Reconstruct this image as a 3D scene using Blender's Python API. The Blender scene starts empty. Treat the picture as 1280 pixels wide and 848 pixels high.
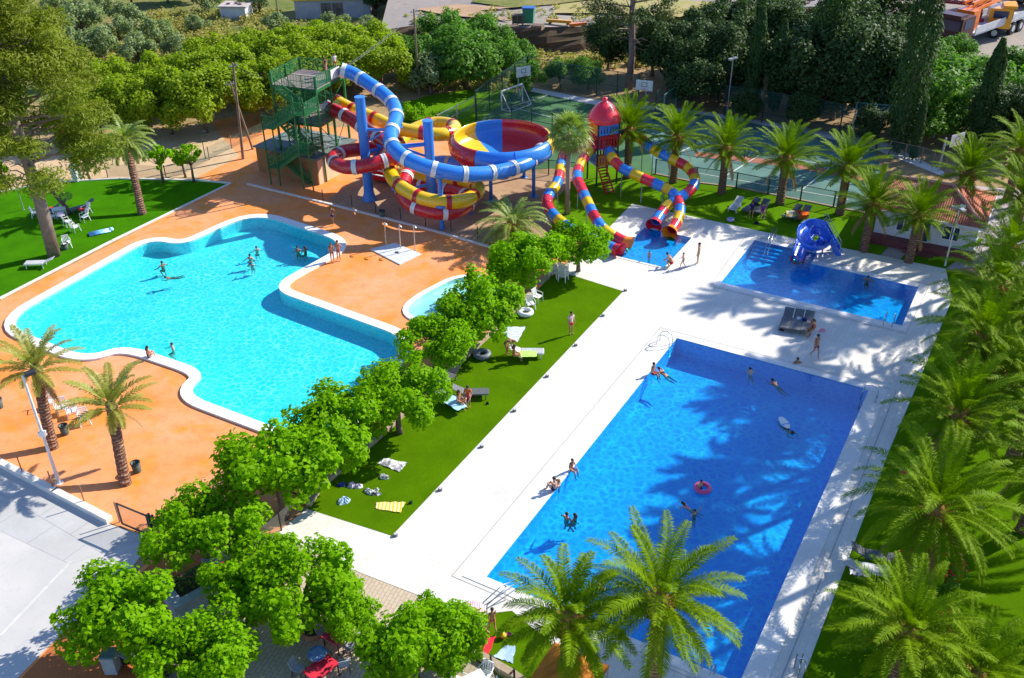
import bpy, bmesh, math, random
import numpy as np
from mathutils import Vector, Matrix
R = math.radians
rnd = random.Random(7)
SC = bpy.context.scene
COL = SC.collection

# ------------------------------------------------------------------ camera model (solved from the pool edges: f, pitch, roll; 1 unit = 1 m)
F, PITCH, ROLL, CAMH = 1195.1, 0.55672, -0.01362, 34.2
def P(u, v, z=0.0):
    """world point at height z seen at photo pixel (u, v)"""
    x = (u - 640) / F; y = -(v - 424) / F
    c, s = math.cos(ROLL), math.sin(ROLL)
    x, y = c * x - s * y, s * x + c * y
    dy = math.cos(PITCH) + y * math.sin(PITCH); dz = -math.sin(PITCH) + y * math.cos(PITCH)
    t = (CAMH - z) / (-dz)
    return Vector((x * t, dy * t, z))
cam = bpy.data.cameras.new('camera'); camo = bpy.data.objects.new('camera', cam); COL.objects.link(camo)
camo.location = (0, 0, CAMH)
camo.rotation_euler = (Matrix.Rotation(math.pi / 2 - PITCH, 3, 'X') @ Matrix.Rotation(ROLL, 3, 'Z')).to_euler()
cam.sensor_width = 36; cam.lens = F / 1280 * 36; cam.clip_end = 3000; cam.clip_start = 0.5
SC.camera = camo
YAW = R(59.85)      # long axis of the swimming pools

# ------------------------------------------------------------------ light
SUN_AZ, SUN_EL = R(28), R(35)
w = bpy.data.worlds.new('World'); SC.world = w; w.use_nodes = True
nt = w.node_tree; bg = nt.nodes['Background']
sk = nt.nodes.new('ShaderNodeTexSky'); sk.sky_type = 'NISHITA'; sk.sun_disc = False
sk.sun_elevation = SUN_EL; sk.sun_rotation = math.pi / 2 - SUN_AZ
sk.air_density = 1.0; sk.dust_density = 0.3; sk.ozone_density = 2.0
tint = nt.nodes.new('ShaderNodeMix'); tint.data_type = 'RGBA'; tint.blend_type = 'MULTIPLY'; tint.inputs[0].default_value = 1
tint.inputs[7].default_value = (.86, .95, 1.16, 1)      # a clear, deep blue sky
nt.links.new(sk.outputs[0], tint.inputs[6]); nt.links.new(tint.outputs[2], bg.inputs[0]); bg.inputs[1].default_value = 0.125
sl = bpy.data.lights.new('sun', 'SUN'); sl.energy = 5.0; sl.angle = R(0.5); sl.color = (1.0, 0.94, 0.82)
so = bpy.data.objects.new('sun', sl); COL.objects.link(so)
sd = Vector((math.cos(SUN_EL) * math.cos(SUN_AZ), math.cos(SUN_EL) * math.sin(SUN_AZ), math.sin(SUN_EL)))
so.rotation_euler = sd.to_track_quat('Z', 'Y').to_euler(); so.location = (30, 60, 60)
SC.view_settings.view_transform = 'Standard'; SC.view_settings.look = 'None'
SC.view_settings.exposure = 0.6; SC.view_settings.gamma = 1
SC.render.engine = 'CYCLES'
SC.cycles.max_bounces = 6; SC.cycles.diffuse_bounces = 3; SC.cycles.glossy_bounces = 2
SC.cycles.transmission_bounces = 3; SC.cycles.transparent_max_bounces = 10
SC.cycles.caustics_reflective = False; SC.cycles.caustics_refractive = False
SC.cycles.use_denoising = True

# ------------------------------------------------------------------ materials
MATS = {}
def newmat(name):
    m = bpy.data.materials.new(name); m.use_nodes = True; MATS[name] = m
    return m, m.node_tree, m.node_tree.nodes['Principled BSDF']
def noise(nt, scale, detail=4, rough=.6, coord='Object', rot=None, sc=None):
    tc = nt.nodes.new('ShaderNodeTexCoord'); n = nt.nodes.new('ShaderNodeTexNoise')
    n.inputs['Scale'].default_value = scale; n.inputs['Detail'].default_value = detail; n.inputs['Roughness'].default_value = rough
    if rot is not None or sc is not None:
        mp = nt.nodes.new('ShaderNodeMapping')
        if rot is not None: mp.inputs['Rotation'].default_value = rot
        if sc is not None: mp.inputs['Scale'].default_value = sc
        nt.links.new(tc.outputs[coord], mp.inputs[0]); nt.links.new(mp.outputs[0], n.inputs['Vector'])
    else: nt.links.new(tc.outputs[coord], n.inputs['Vector'])
    return n
def ramp(nt, src, stops):
    r = nt.nodes.new('ShaderNodeValToRGB'); e = r.color_ramp.elements
    e[0].position, e[0].color = stops[0][0], (*stops[0][1], 1)
    e[1].position, e[1].color = stops[-1][0], (*stops[-1][1], 1)
    for p, c in stops[1:-1]:
        x = e.new(p); x.color = (*c, 1)
    nt.links.new(src, r.inputs[0]); return r
def mixc(nt, a, b, fac, mode='MIX'):
    m = nt.nodes.new('ShaderNodeMix'); m.data_type = 'RGBA'; m.blend_type = mode
    for sock, val in ((m.inputs[6], a), (m.inputs[7], b), (m.inputs[0], fac)):
        if isinstance(val, (int, float)): sock.default_value = val
        elif isinstance(val, tuple): sock.default_value = (*val, 1)
        else: nt.links.new(val, sock)
    return m.outputs[2]
def bump(nt, b, h, strength=.3, dist=.02):
    n = nt.nodes.new('ShaderNodeBump'); n.inputs['Strength'].default_value = strength; n.inputs['Distance'].default_value = dist
    nt.links.new(h, n.inputs['Height']); nt.links.new(n.outputs[0], b.inputs['Normal'])
def M(name, c, rough=.6, c2=None, scale=3, spec=.5, bmp=0, metal=0, lo=.35, hi=.65, coat=0):
    """plain procedural material: two colours mixed by a noise, optional bump"""
    if name in MATS: return MATS[name]
    m, t, b = newmat(name)
    b.inputs['Roughness'].default_value = rough; b.inputs['Specular IOR Level'].default_value = spec
    b.inputs['Metallic'].default_value = metal
    if coat: b.inputs['Coat Weight'].default_value = coat
    c2 = c2 or tuple(x * .8 for x in c)
    n = noise(t, scale); r = ramp(t, n.outputs[0], [(lo, c), (hi, c2)])
    t.links.new(r.outputs[0], b.inputs['Base Color'])
    if bmp: bump(t, b, n.outputs[0], bmp)
    return m
def leafmat(name, c1, c2, trans=.45, rough=.5, scale=2.2, spec=.25, tint=1.5):
    """leaves: diffuse + light passing through + a little gloss, clump-to-clump colour change"""
    m, t, b = newmat(name)
    n = noise(t, scale, 3, .7); n2 = noise(t, scale * 7, 2, .7)
    r = ramp(t, n.outputs[0], [(.3, c1), (.7, c2)])
    col = mixc(t, r.outputs[0], tuple(min(1, x * 1.5) for x in c2), n2.outputs[0])
    t.links.new(col, b.inputs['Base Color']); b.inputs['Roughness'].default_value = rough
    b.inputs['Specular IOR Level'].default_value = spec
    tr = t.nodes.new('ShaderNodeBsdfTranslucent')
    hs = mixc(t, col, (tint * 1.0, tint * 1.15, tint * .5), 1.0, 'MULTIPLY'); t.links.new(hs, tr.inputs[0])
    mx = t.nodes.new('ShaderNodeMixShader'); mx.inputs[0].default_value = trans
    t.links.new(b.outputs[0], mx.inputs[1]); t.links.new(tr.outputs[0], mx.inputs[2])
    t.links.new(mx.outputs[0], t.nodes['Material Output'].inputs[0])
    return m

# ------------------------------------------------------------------ mesh builder
class MB:
    def __init__(s): s.v = []; s.f = []; s.mi = []; s.cur = 0
    def add(s, vs, fs):
        k = len(s.v); s.v += [tuple(x) for x in vs]; s.f += [tuple(i + k for i in f) for f in fs]; s.mi += [s.cur] * len(fs); return s
    def box(s, c, d, rz=0, M4=None):
        x, y, z = d[0] / 2, d[1] / 2, d[2] / 2
        vs = [Vector((i * x, j * y, k * z)) for i in (-1, 1) for j in (-1, 1) for k in (-1, 1)]
        if M4 is not None: vs = [M4 @ q for q in vs]
        elif rz: m = Matrix.Rotation(rz, 3, 'Z'); vs = [m @ q for q in vs]
        vs = [q + Vector(c) for q in vs]
        return s.add(vs, [(0, 1, 3, 2), (4, 6, 7, 5), (0, 4, 5, 1), (2, 3, 7, 6), (0, 2, 6, 4), (1, 5, 7, 3)])
    def beam(s, a, b, wd, h=None):
        a, b = Vector(a), Vector(b); d = b - a; L = d.length
        q = d.to_track_quat('X', 'Z').to_matrix()
        return s.box((a + b) / 2, (L, wd, h or wd), M4=q)
    def tube(s, pts, r, n=8, caps=True, closed=False):
        pts = [Vector(p) for p in pts]; N = len(pts)
        rs = r if isinstance(r, (list, tuple)) else [r] * N
        T = [(pts[min(i + 1, N - 1)] - pts[max(i - 1, 0)]).normalized() for i in range(N)]
        if closed: T = [(pts[(i + 1) % N] - pts[i - 1]).normalized() for i in range(N)]
        up = Vector((0, 0, 1)) if abs(T[0].z) < .9 else Vector((1, 0, 0))
        x = T[0].cross(up).normalized(); vs = []
        for i in range(N):
            x = (x - T[i] * x.dot(T[i])).normalized(); y = T[i].cross(x)
            for k in range(n):
                a = 2 * math.pi * k / n; vs.append(pts[i] + (x * math.cos(a) + y * math.sin(a)) * rs[i])
        fs = []
        for i in range(N if closed else N - 1):
            j = (i + 1) % N
            for k in range(n): fs.append((i * n + k, i * n + (k + 1) % n, j * n + (k + 1) % n, j * n + k))
        if caps and not closed: fs += [tuple(range(n))[::-1], tuple((N - 1) * n + k for k in range(n))]
        return s.add(vs, fs)
    def cyl(s, a, b, r0, r1=None, n=10): return s.tube([a, b], [r0, r0 if r1 is None else r1], n)
    def lathe(s, prof, n=20, c=(0, 0, 0), a0=0, a1=2 * math.pi, caps=False):
        full = abs(a1 - a0 - 2 * math.pi) < 1e-6; m = n if full else n + 1; c = Vector(c); vs = []
        for r, z in prof:
            for k in range(m):
                a = a0 + (a1 - a0) * k / n; vs.append(c + Vector((r * math.cos(a), r * math.sin(a), z)))
        fs = []
        for i in range(len(prof) - 1):
            for k in range(n):
                k2 = (k + 1) % m; fs.append((i * m + k, i * m + k2, (i + 1) * m + k2, (i + 1) * m + k))
        if caps and full: fs += [tuple(range(m))[::-1], tuple((len(prof) - 1) * m + k for k in range(m))]
        return s.add(vs, fs)
    def ell(s, c, d, n=10, m=6):
        prof = [(max(1e-3, math.sin(math.pi * i / m)), -math.cos(math.pi * i / m)) for i in range(m + 1)]
        k = len(s.v); s.lathe(prof, n)
        for i in range(k, len(s.v)):
            q = s.v[i]; s.v[i] = (c[0] + q[0] * d[0], c[1] + q[1] * d[1], c[2] + q[2] * d[2])
        return s
    def prism(s, poly, z0, z1):
        n = len(poly); vs = [(p[0], p[1], z0) for p in poly] + [(p[0], p[1], z1) for p in poly]
        return s.add(vs, [tuple(range(n))[::-1], tuple(range(n, 2 * n))] + [(i, (i + 1) % n, n + (i + 1) % n, n + i) for i in range(n)])
    def xform(s, k, M4):
        for i in range(k, len(s.v)): s.v[i] = tuple(M4 @ Vector(s.v[i]))
    def build(s, name, mat, parent=None, smooth=False, loc=None, rz=0):
        me = bpy.data.meshes.new(name); me.from_pydata(s.v, [], s.f)
        mats = mat if isinstance(mat, (list, tuple)) else [mat]
        for q in mats: me.materials.append(q)
        if len(mats) > 1: me.polygons.foreach_set('material_index', s.mi)
        if smooth: me.polygons.foreach_set('use_smooth', [True] * len(s.f))
        bm = bmesh.new(); bm.from_mesh(me); bmesh.ops.recalc_face_normals(bm, faces=bm.faces); bm.to_mesh(me); bm.free()
        me.update(); o = bpy.data.objects.new(name, me); COL.objects.link(o)
        if parent: o.parent = parent
        if loc is not None: o.location = loc
        if rz: o.rotation_euler.z = rz
        return o
def raw(name, v, f, mat, parent=None, smooth=False):
    """fast path for big leaf meshes: v (N,3) float array, f (M,4) int array of quads"""
    me = bpy.data.meshes.new(name); N, Q = len(v), len(f)
    me.vertices.add(N); me.vertices.foreach_set('co', np.asarray(v, np.float32).ravel())
    me.loops.add(Q * 4); me.loops.foreach_set('vertex_index', np.asarray(f, np.int32).ravel())
    me.polygons.add(Q); me.polygons.foreach_set('loop_start', np.arange(Q, dtype=np.int32) * 4)
    me.update(calc_edges=True); me.validate()
    if smooth: me.polygons.foreach_set('use_smooth', [True] * Q)
    me.materials.append(mat); o = bpy.data.objects.new(name, me); COL.objects.link(o)
    if parent: o.parent = parent
    return o
def tag(o, label=None, cat=None, group=None, kind=None):
    if label: o['label'] = label
    if cat: o['category'] = cat
    if group: o['group'] = group
    if kind: o['kind'] = kind
    return o
def thing(name, label, cat, loc=(0, 0, 0), rz=0, group=None):
    o = bpy.data.objects.new(name, None); COL.objects.link(o); o.location = loc; o.rotation_euler.z = rz
    o.empty_display_size = .3
    return tag(o, label, cat, group)
def kids(o): return KIDS.get(o.name, None) or [c for c in o.children]
KIDS = {}
def dup(o, loc=None, rz=None, label=None, group=None, scale=None, parent=None):
    c = o.copy(); COL.objects.link(c)
    if parent is not None: c.parent = parent
    for ch in list(o.children): dup(ch, parent=c)
    if loc is not None: c.location = loc
    if rz is not None: c.rotation_euler.z = rz
    if label: c['label'] = label
    if group: c['group'] = group
    if scale: c.scale = scale if isinstance(scale, tuple) else (scale,) * 3
    return c
def catmull(pts, step=.2):
    pts = [Vector(p) for p in pts]; q = [2 * pts[0] - pts[1]] + pts + [2 * pts[-1] - pts[-2]]; out = []
    for i in range(1, len(q) - 2):
        a, b, c, d = q[i - 1:i + 3]; L = max(2, int((c - b).length / .05))
        for k in range(L):
            t = k / L
            out.append(.5 * ((2 * b) + (c - a) * t + (2 * a - 5 * b + 4 * c - d) * t * t + (-a + 3 * b - 3 * c + d) * t ** 3))
    out.append(pts[-1]); res = [out[0]]; acc = 0
    for i in range(1, len(out)):
        acc += (out[i] - out[i - 1]).length
        if acc >= step: res.append(out[i]); acc = 0
    if (res[-1] - out[-1]).length > step * .3: res.append(out[-1])
    return res
# ================================================================== SETTING: ground, paving, pools
def sheet(name, outer, z, mat, holes=(), kind='structure', label=None, cat=None, thick=0):
    """flat sheet with holes; outer / holes are lists of world (x, y)"""
    bm = bmesh.new(); ed = []
    for loop in [outer] + list(holes):
        vs = [bm.verts.new((p[0], p[1], z)) for p in loop]
        for i in range(len(vs)): ed.append(bm.edges.new((vs[i], vs[(i + 1) % len(vs)])))
    bmesh.ops.triangle_fill(bm, use_beauty=True, use_dissolve=False, edges=ed, normal=(0, 0, 1))
    for f in bm.faces:
        if f.normal.z < 0: f.normal_flip()
    me = bpy.data.meshes.new(name); bm.to_mesh(me); bm.free(); me.materials.append(mat)
    o = bpy.data.objects.new(name, me); COL.objects.link(o)
    tag(o, label, cat, None, kind); return o
def px(*uv, z=0): return [P(u, v, z).xy for u, v in uv]
def smooth_loop(pts, rad=1.2, n=6):
    """round the corners of a polygon; pts = (x, y, radius)"""
    out = []; N = len(pts)
    for i in range(N):
        p = Vector(pts[i][:2]); a = Vector(pts[i - 1][:2]); b = Vector(pts[(i + 1) % N][:2]); r = pts[i][2]
        if r <= 0: out.append(p); continue
        da, db = (a - p), (b - p); la = min(r, da.length * .48); lb = min(r, db.length * .48)
        A, B = p + da.normalized() * la, p + db.normalized() * lb
        for k in range(n + 1):
            t = k / n; out.append(A * (1 - t) ** 2 + p * 2 * t * (1 - t) + B * t * t)
    return out
def offset_loop(loop, d):
    """offset a loop outwards (d > 0)"""
    N = len(loop); area = sum(loop[i][0] * loop[(i + 1) % N][1] - loop[(i + 1) % N][0] * loop[i][1] for i in range(N))
    s = 1 if area > 0 else -1; out = []
    for i in range(N):
        t = (Vector(loop[(i + 1) % N]) - Vector(loop[i - 1])).normalized(); out.append(Vector(loop[i]) + Vector((t.y, -t.x)) * d * s)
    return out

# --- ground materials
def m_dirt(name, a, b, c, s1=.12, s2=1.5):
    m, t, bs = newmat(name); n1 = noise(t, s1, 5); n2 = noise(t, s2, 6, .7)
    r1 = ramp(t, n1.outputs[0], [(.38, a), (.62, b)])
    col = mixc(t, r1.outputs[0], c, ramp(t, n2.outputs[0], [(.45, (0, 0, 0)), (.75, (1, 1, 1))]).outputs[0])
    t.links.new(col, bs.inputs['Base Color']); bs.inputs['Roughness'].default_value = .95; bs.inputs['Specular IOR Level'].default_value = .1
    bump(t, bs, n2.outputs[0], .5, .05); return m
DIRT = m_dirt('dry_earth', (.46, .30, .17), (.34, .23, .11), (.20, .17, .07))
SAND = m_dirt('sand', (.50, .33, .21), (.40, .26, .16), (.33, .22, .14), .3, 2)
GRIT = m_dirt('grey_grit', (.30, .26, .24), (.36, .31, .26), (.24, .22, .2), .06, 1)
BANKM = m_dirt('bank_earth', (.16, .10, .07), (.10, .07, .05), (.08, .09, .03), .3, 2)
SCRUBM = m_dirt('scrub_ground', (.13, .17, .035), (.30, .24, .10), (.07, .13, .02), .12, 1.2)
def m_turf(name, a, b, sc=60):
    m, t, bs = newmat(name); n1 = noise(t, .5, 4); n2 = noise(t, sc, 2, .8)
    r = ramp(t, n1.outputs[0], [(.35, a), (.65, b)])
    col = mixc(t, r.outputs[0], tuple(x * .45 for x in a), ramp(t, n2.outputs[0], [(.4, (0, 0, 0)), (.7, (1, 1, 1))]).outputs[0])
    t.links.new(col, bs.inputs['Base Color']); bs.inputs['Roughness'].default_value = 1; bs.inputs['Specular IOR Level'].default_value = .02
    bump(t, bs, n2.outputs[0], .8, .04); return m
TURF = m_turf('olive_turf', (.125, .27, .002), (.085, .20, .002))
LAWN = m_turf('bright_lawn', (.075, .29, .003), (.05, .20, .003))
LAWN2 = m_turf('lawn_yellow', (.15, .34, .006), (.11, .27, .005))
# orange stamped concrete, mottled
ORANGE, t, bs = newmat('orange_concrete')
n1 = noise(t, .16, 5, .65); n2 = noise(t, 1.3, 6, .7); n3 = noise(t, .5, 5, .6)
r1 = ramp(t, n1.outputs[0], [(.36, (.85, .25, .05)), (.48, (.83, .315, .12)), (.66, (.80, .355, .18))])
c1 = mixc(t, r1.outputs[0], (.82, .26, .015), ramp(t, n3.outputs[0], [(.50, (0, 0, 0)), (.72, (1, 1, 1))]).outputs[0])
c2 = mixc(t, c1, (.66, .23, .09), ramp(t, n2.outputs[0], [(.48, (0, 0, 0)), (.8, (.9, .9, .9))]).outputs[0])
t.links.new(c2, bs.inputs['Base Color']); bs.inputs['Roughness'].default_value = .8; bs.inputs['Specular IOR Level'].default_value = .2
# pavers
def m_paver(name, c1, c2, mortar, size=(.5, .25), rot=YAW, ms=.012, dirt=.85, rough=.7):
    m, t, bs = newmat(name); tc = t.nodes.new('ShaderNodeTexCoord'); mp = t.nodes.new('ShaderNodeMapping')
    mp.inputs['Rotation'].default_value = (0, 0, -rot); br = t.nodes.new('ShaderNodeTexBrick')
    t.links.new(tc.outputs['Object'], mp.inputs[0]); t.links.new(mp.outputs[0], br.inputs['Vector'])
    br.inputs['Color1'].default_value = (*c1, 1); br.inputs['Color2'].default_value = (*c2, 1); br.inputs['Mortar'].default_value = (*mortar, 1)
    br.inputs['Scale'].default_value = 1; br.inputs['Mortar Size'].default_value = ms; br.inputs['Brick Width'].default_value = size[0]; br.inputs['Row Height'].default_value = size[1]
    n = noise(t, .4, 5, .65); n2 = noise(t, 4, 4, .7)
    col = mixc(t, br.outputs[0], ramp(t, n.outputs[0], [(.3, (1, 1, 1)), (.75, (dirt, dirt * .98, dirt * .95))]).outputs[0], 1.0, 'MULTIPLY')
    col = mixc(t, col, ramp(t, n2.outputs[0], [(.35, (1, 1, 1)), (.8, (.93, .93, .92))]).outputs[0], 1.0, 'MULTIPLY')
    t.links.new(col, bs.inputs['Base Color']); bs.inputs['Roughness'].default_value = rough; bs.inputs['Specular IOR Level'].default_value = .25
    return m
DECKM = m_paver('white_pavers', (.81, .785, .73), (.775, .75, .70), (.66, .635, .59), (.6, .3), ms=.01, dirt=.80)
COPEM = m_paver('white_coping', (.87, .86, .84), (.84, .83, .81), (.72, .7, .68), (.5, 2), ms=.01)
TERM = m_paver('terrace_pavers', (.62, .50, .38), (.56, .45, .34), (.42, .33, .25), (.4, .2), R(70), .02)
BRICKM = m_paver('red_brick_paving', (.62, .19, .04), (.52, .15, .04), (.38, .13, .05), (.25, .12), R(66), .02)
ROADM, t, bs = newmat('pale_concrete'); n1 = noise(t, .25, 5); n2 = noise(t, 2, 6, .7)
r1 = ramp(t, n1.outputs[0], [(.35, (.50, .485, .465)), (.65, (.60, .57, .53))])
c2 = mixc(t, r1.outputs[0], (.42, .42, .43), ramp(t, n2.outputs[0], [(.5, (0, 0, 0)), (.85, (1, 1, 1))]).outputs[0])
t.links.new(c2, bs.inputs['Base Color']); bs.inputs['Roughness'].default_value = .85
WALK = m_paver('pavement_slabs', (.56, .55, .53), (.52, .52, .52), (.36, .36, .38), (2.6, 2.6), R(-33), .02)
CURB = M('pale_kerb_stone', (.78, .74, .68), .8, (.66, .62, .57), 2)
COURTG = M('green_court', (.055, .17, .045), .9, (.04, .12, .05), .6)
COURTB = M('blue_green_court', (.10, .22, .17), .9, (.07, .16, .15), .5)
LINE = M('white_line_paint', (.75, .75, .72), .7)

# --- water: clear tinted surface with ripples; the bright net of ripple light is painted into the tint
def m_water(name, tint_a, tint_b, scale=1.2, bscale=3, gl=1.0, lo=.02, hi=.22, rgh=.06, thin=False):
    m, t, bs = newmat(name); t.nodes.remove(bs)
    tc = t.nodes.new('ShaderNodeTexCoord'); nz = t.nodes.new('ShaderNodeTexNoise'); nz.inputs['Scale'].default_value = scale * .9; nz.inputs['Detail'].default_value = 2
    t.links.new(tc.outputs['Object'], nz.inputs['Vector'])
    ad = t.nodes.new('ShaderNodeMix'); ad.data_type = 'VECTOR'; ad.inputs[0].default_value = .28
    t.links.new(tc.outputs['Object'], ad.inputs[4]); t.links.new(nz.outputs['Color'], ad.inputs[5])
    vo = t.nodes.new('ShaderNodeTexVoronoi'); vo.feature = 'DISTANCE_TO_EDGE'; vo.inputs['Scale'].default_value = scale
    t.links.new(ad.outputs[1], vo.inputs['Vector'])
    r = ramp(t, vo.outputs['Distance'], [(lo, tint_b), ((lo + hi) / 2, tuple((a + b) / 2 for a, b in zip(tint_a, tint_b))), (hi, tint_a)])  # painted caustic net: lighter tint along the voronoi cell edges
    n0 = noise(t, .35, 3); big = ramp(t, n0.outputs[0], [(.3, (.86, .94, .96)), (.7, (1, 1, 1))])
    n1 = noise(t, .55, 4, .65); n2 = noise(t, scale * 2.2, 3, .7)      # patches where the painted light net fades
    calm = mixc(t, tint_a, tuple(a * .6 + b * .4 for a, b in zip(tint_a, tint_b)), n2.outputs[0])
    col = mixc(t, r.outputs[0], calm, ramp(t, n1.outputs[0], [(.38, (0, 0, 0)), (.66, (.85, .85, .85))]).outputs[0])
    col = mixc(t, col, big.outputs[0], 1.0, 'MULTIPLY')
    tr = t.nodes.new('ShaderNodeBsdfTransparent'); t.links.new(col, tr.inputs[0])
    go = t.nodes.new('ShaderNodeBsdfGlossy'); go.inputs['Roughness'].default_value = rgh
    nb = noise(t, bscale, 3, .6); bp = t.nodes.new('ShaderNodeBump'); bp.inputs['Strength'].default_value = .35; bp.inputs['Distance'].default_value = .06
    t.links.new(nb.outputs[0], bp.inputs['Height']); t.links.new(bp.outputs[0], go.inputs['Normal'])
    fr = t.nodes.new('ShaderNodeLayerWeight'); fr.inputs['Blend'].default_value = .5
    pw = t.nodes.new('ShaderNodeMath'); pw.operation = 'POWER'; pw.inputs[1].default_value = 5; t.links.new(fr.outputs['Facing'], pw.inputs[0])
    mu = t.nodes.new('ShaderNodeMath'); mu.operation = 'MULTIPLY_ADD'; mu.inputs[1].default_value = .98 * gl; mu.inputs[2].default_value = .02 * gl; t.links.new(pw.outputs[0], mu.inputs[0])
    mx = t.nodes.new('ShaderNodeMixShader'); t.links.new(mu.outputs[0], mx.inputs[0]); t.links.new(tr.outputs[0], mx.inputs[1]); t.links.new(go.outputs[0], mx.inputs[2])
    t.links.new(mx.outputs[0], t.nodes['Material Output'].inputs[0]); return m
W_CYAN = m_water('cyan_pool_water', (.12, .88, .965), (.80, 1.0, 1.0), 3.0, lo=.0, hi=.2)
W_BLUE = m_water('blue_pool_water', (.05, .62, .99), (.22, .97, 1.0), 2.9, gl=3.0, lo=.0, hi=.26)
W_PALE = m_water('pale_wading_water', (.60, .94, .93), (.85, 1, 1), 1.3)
def m_tile(name, c1, c2, g, s=.3):
    return m_paver(name, c1, c2, g, (s, s), YAW, .02, .92, .4)
T_CYAN = m_tile('cyan_pool_tile', (.42, .86, .88), (.38, .83, .86), (.5, .88, .9))
T_BLUE = m_tile('blue_pool_tile', (.27, .64, .97), (.24, .59, .95), (.31, .67, .97))
T_PALE = m_tile('pale_pool_tile', (.72, .86, .82), (.68, .84, .80), (.74, .86, .83))

# --- pool outlines (world)
def rectA(o, ex, ey, L, W):
    return [o, o + ex * W, o + ex * W + ey * L, o + ey * L]
eY = Vector((math.cos(YAW), math.sin(YAW))); eX = Vector((math.sin(YAW), -math.cos(YAW)))
BIG0 = P(608, 722.5).xy
BIG = rectA(BIG0, eX, eY, 24.9, 12.6)
c0 = P(901, 354.5).xy
MID = [c0, c0 + eX * 12.9, c0 + eX * 12.9 + eY * 6.2, c0 + eX * 5.0 + eY * 6.2, c0 + eX * 5.0 + eY * 8.1, c0 + eY * 8.1]
SPL = px((769, 321), (828, 338), (865, 298.5), (806, 285.5))
s0 = Vector(SPL[0]); sW = (Vector(SPL[1]) - s0).dot(eX); sL = (Vector(SPL[3]) - s0).dot(eY)
SPL = rectA(s0, eX, eY, sL, sW)
LEFT = smooth_loop([(*P(u, v).xy, r) for u, v, r in (
    (1, 406, 3.0), (188, 301, 2.0), (228, 309, 1.6), (318, 268, 3.0), (419, 301, 1.2), (423, 313, 1.2), (334, 362, 2.4),
    (512, 426, 2.2), (408, 560, .5), (231, 494, 2.0), (262, 467, 2.2), (158, 432, 2.5), (108, 449, 2.2))], n=7)
WADE = smooth_loop([(*P(u, v).xy, r) for u, v, r in ((575, 345, 2), (505, 383, 2.5), (518, 402, 2.5), (570, 400, 2), (640, 372, 2), (625, 352, 2))])
def pool(name, loop, wz, depth, tile, water, cope, cw, ch=.06, cmat=None):
    wall = MB(); n = len(loop)
    cz = .05 + ch
    wall.add([(p[0], p[1], cz - .01) for p in loop] + [(p[0], p[1], -depth) for p in loop], [(i, (i + 1) % n, n + (i + 1) % n, n + i) for i in range(n)])
    o = wall.build('pool_wall', tile); tag(o, None, None, None, 'structure')
    sheet('pool_floor', loop, -depth, tile)
    sheet('pool_water', loop, wz, water)
    ol = offset_loop(loop, cw); il = offset_loop(loop, -.0)
    k = MB(); z0 = .0
    vs = [(p[0], p[1], cz) for p in il] + [(p[0], p[1], cz) for p in ol] + [(p[0], p[1], z0) for p in ol]
    k.add(vs, [(i, (i + 1) % n, n + (i + 1) % n, n + i) for i in range(n)] + [(n + i, n + (i + 1) % n, 2 * n + (i + 1) % n, 2 * n + i) for i in range(n)])
    o = k.build('pool_coping', cmat or COPEM); tag(o, None, None, None, 'structure')
HOLES = [offset_loop(l, .05) for l in (BIG, MID, SPL, LEFT, WADE)]
pool('big', BIG, .045, 1.3, T_BLUE, W_BLUE, None, 1.15, .03)
pool('mid', MID, .045, .75, T_BLUE, W_BLUE, None, .7, .03)
pool('spl', SPL, .045, .35, T_BLUE, W_BLUE, None, .35, .03)
WHITEC = M('white_pool_rim', (.86, .85, .83), .6, (.78, .77, .75), 1.5)
pool('left', LEFT, .0, .9, T_CYAN, W_CYAN, None, .75, .10, WHITEC)
pool('wade', WADE, .02, .25, T_PALE, W_PALE, None, .4, .06, WHITEC)
# dark joint line round the pools
JOINT = M('dark_joint', (.45, .44, .43), .8)
def ring(loop, d0, d1, z, mat, name):
    a, b = offset_loop(loop, d0), offset_loop(loop, d1); n = len(loop)
    k = MB(); k.add([(p[0], p[1], z) for p in a] + [(p[0], p[1], z) for p in b], [(i, (i + 1) % n, n + (i + 1) % n, n + i) for i in range(n)])
    tag(k.build(name, mat), None, None, None, 'structure')
for l, d in ((BIG, 1.16), (MID, .71)): ring(l, d * 1.4142, d * 1.4142 + .06, .066, JOINT, 'paving_joint')
# steps of the blue pool
k = MB()
for i in range(4):
    a = MID[5] + eX * .05 - eY * (.12 + i * .4); b = MID[4] - eX * .05 - eY * (.12 + i * .4)
    c = (a + b) / 2 - eY * .2
    k.box((c.x, c.y, -.75 + (.6 - i * .15) / 2), (4.8, .4, .6 - i * .15), YAW - math.pi / 2)
tag(k.build('pool_steps', T_BLUE), None, None, None, 'structure')

# --- ground sheets
BIGG = [(-900, -60), (900, -60), (900, 1400), (-900, 1400)]
sheet('ground', BIGG, 0, DIRT, HOLES)
o = sheet('orange_paving', px((-90, 430), (-30, 360), (0, 377), (288, 230), (246, 222), (300, 196), (262, 152), (345, 136), (420, 160), (560, 152), (575, 178), (600, 215), (470, 214), (440, 228), (404, 254), (541, 289), (645, 319), (700, 300), (735, 300), (690, 345), (621, 412), (537, 490), (400, 610), (330, 690), (210, 790), (120, 870), (20, 850), (75, 795), (130, 755), (198, 690), (190, 671), (140, 655), (0, 580), (-90, 530)), .016, ORANGE, [HOLES[3], HOLES[4]])
sheet('road', px((-200, 470), (0, 583), (140, 657), (192, 674), (130, 757), (70, 800), (10, 860), (-20, 900), (-300, 900)), .02, ROADM)
sheet('pavement', px((-200, 480), (0, 590), (132, 660), (178, 676), (88, 706), (0, 664), (-200, 590)), .026, WALK)
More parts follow.
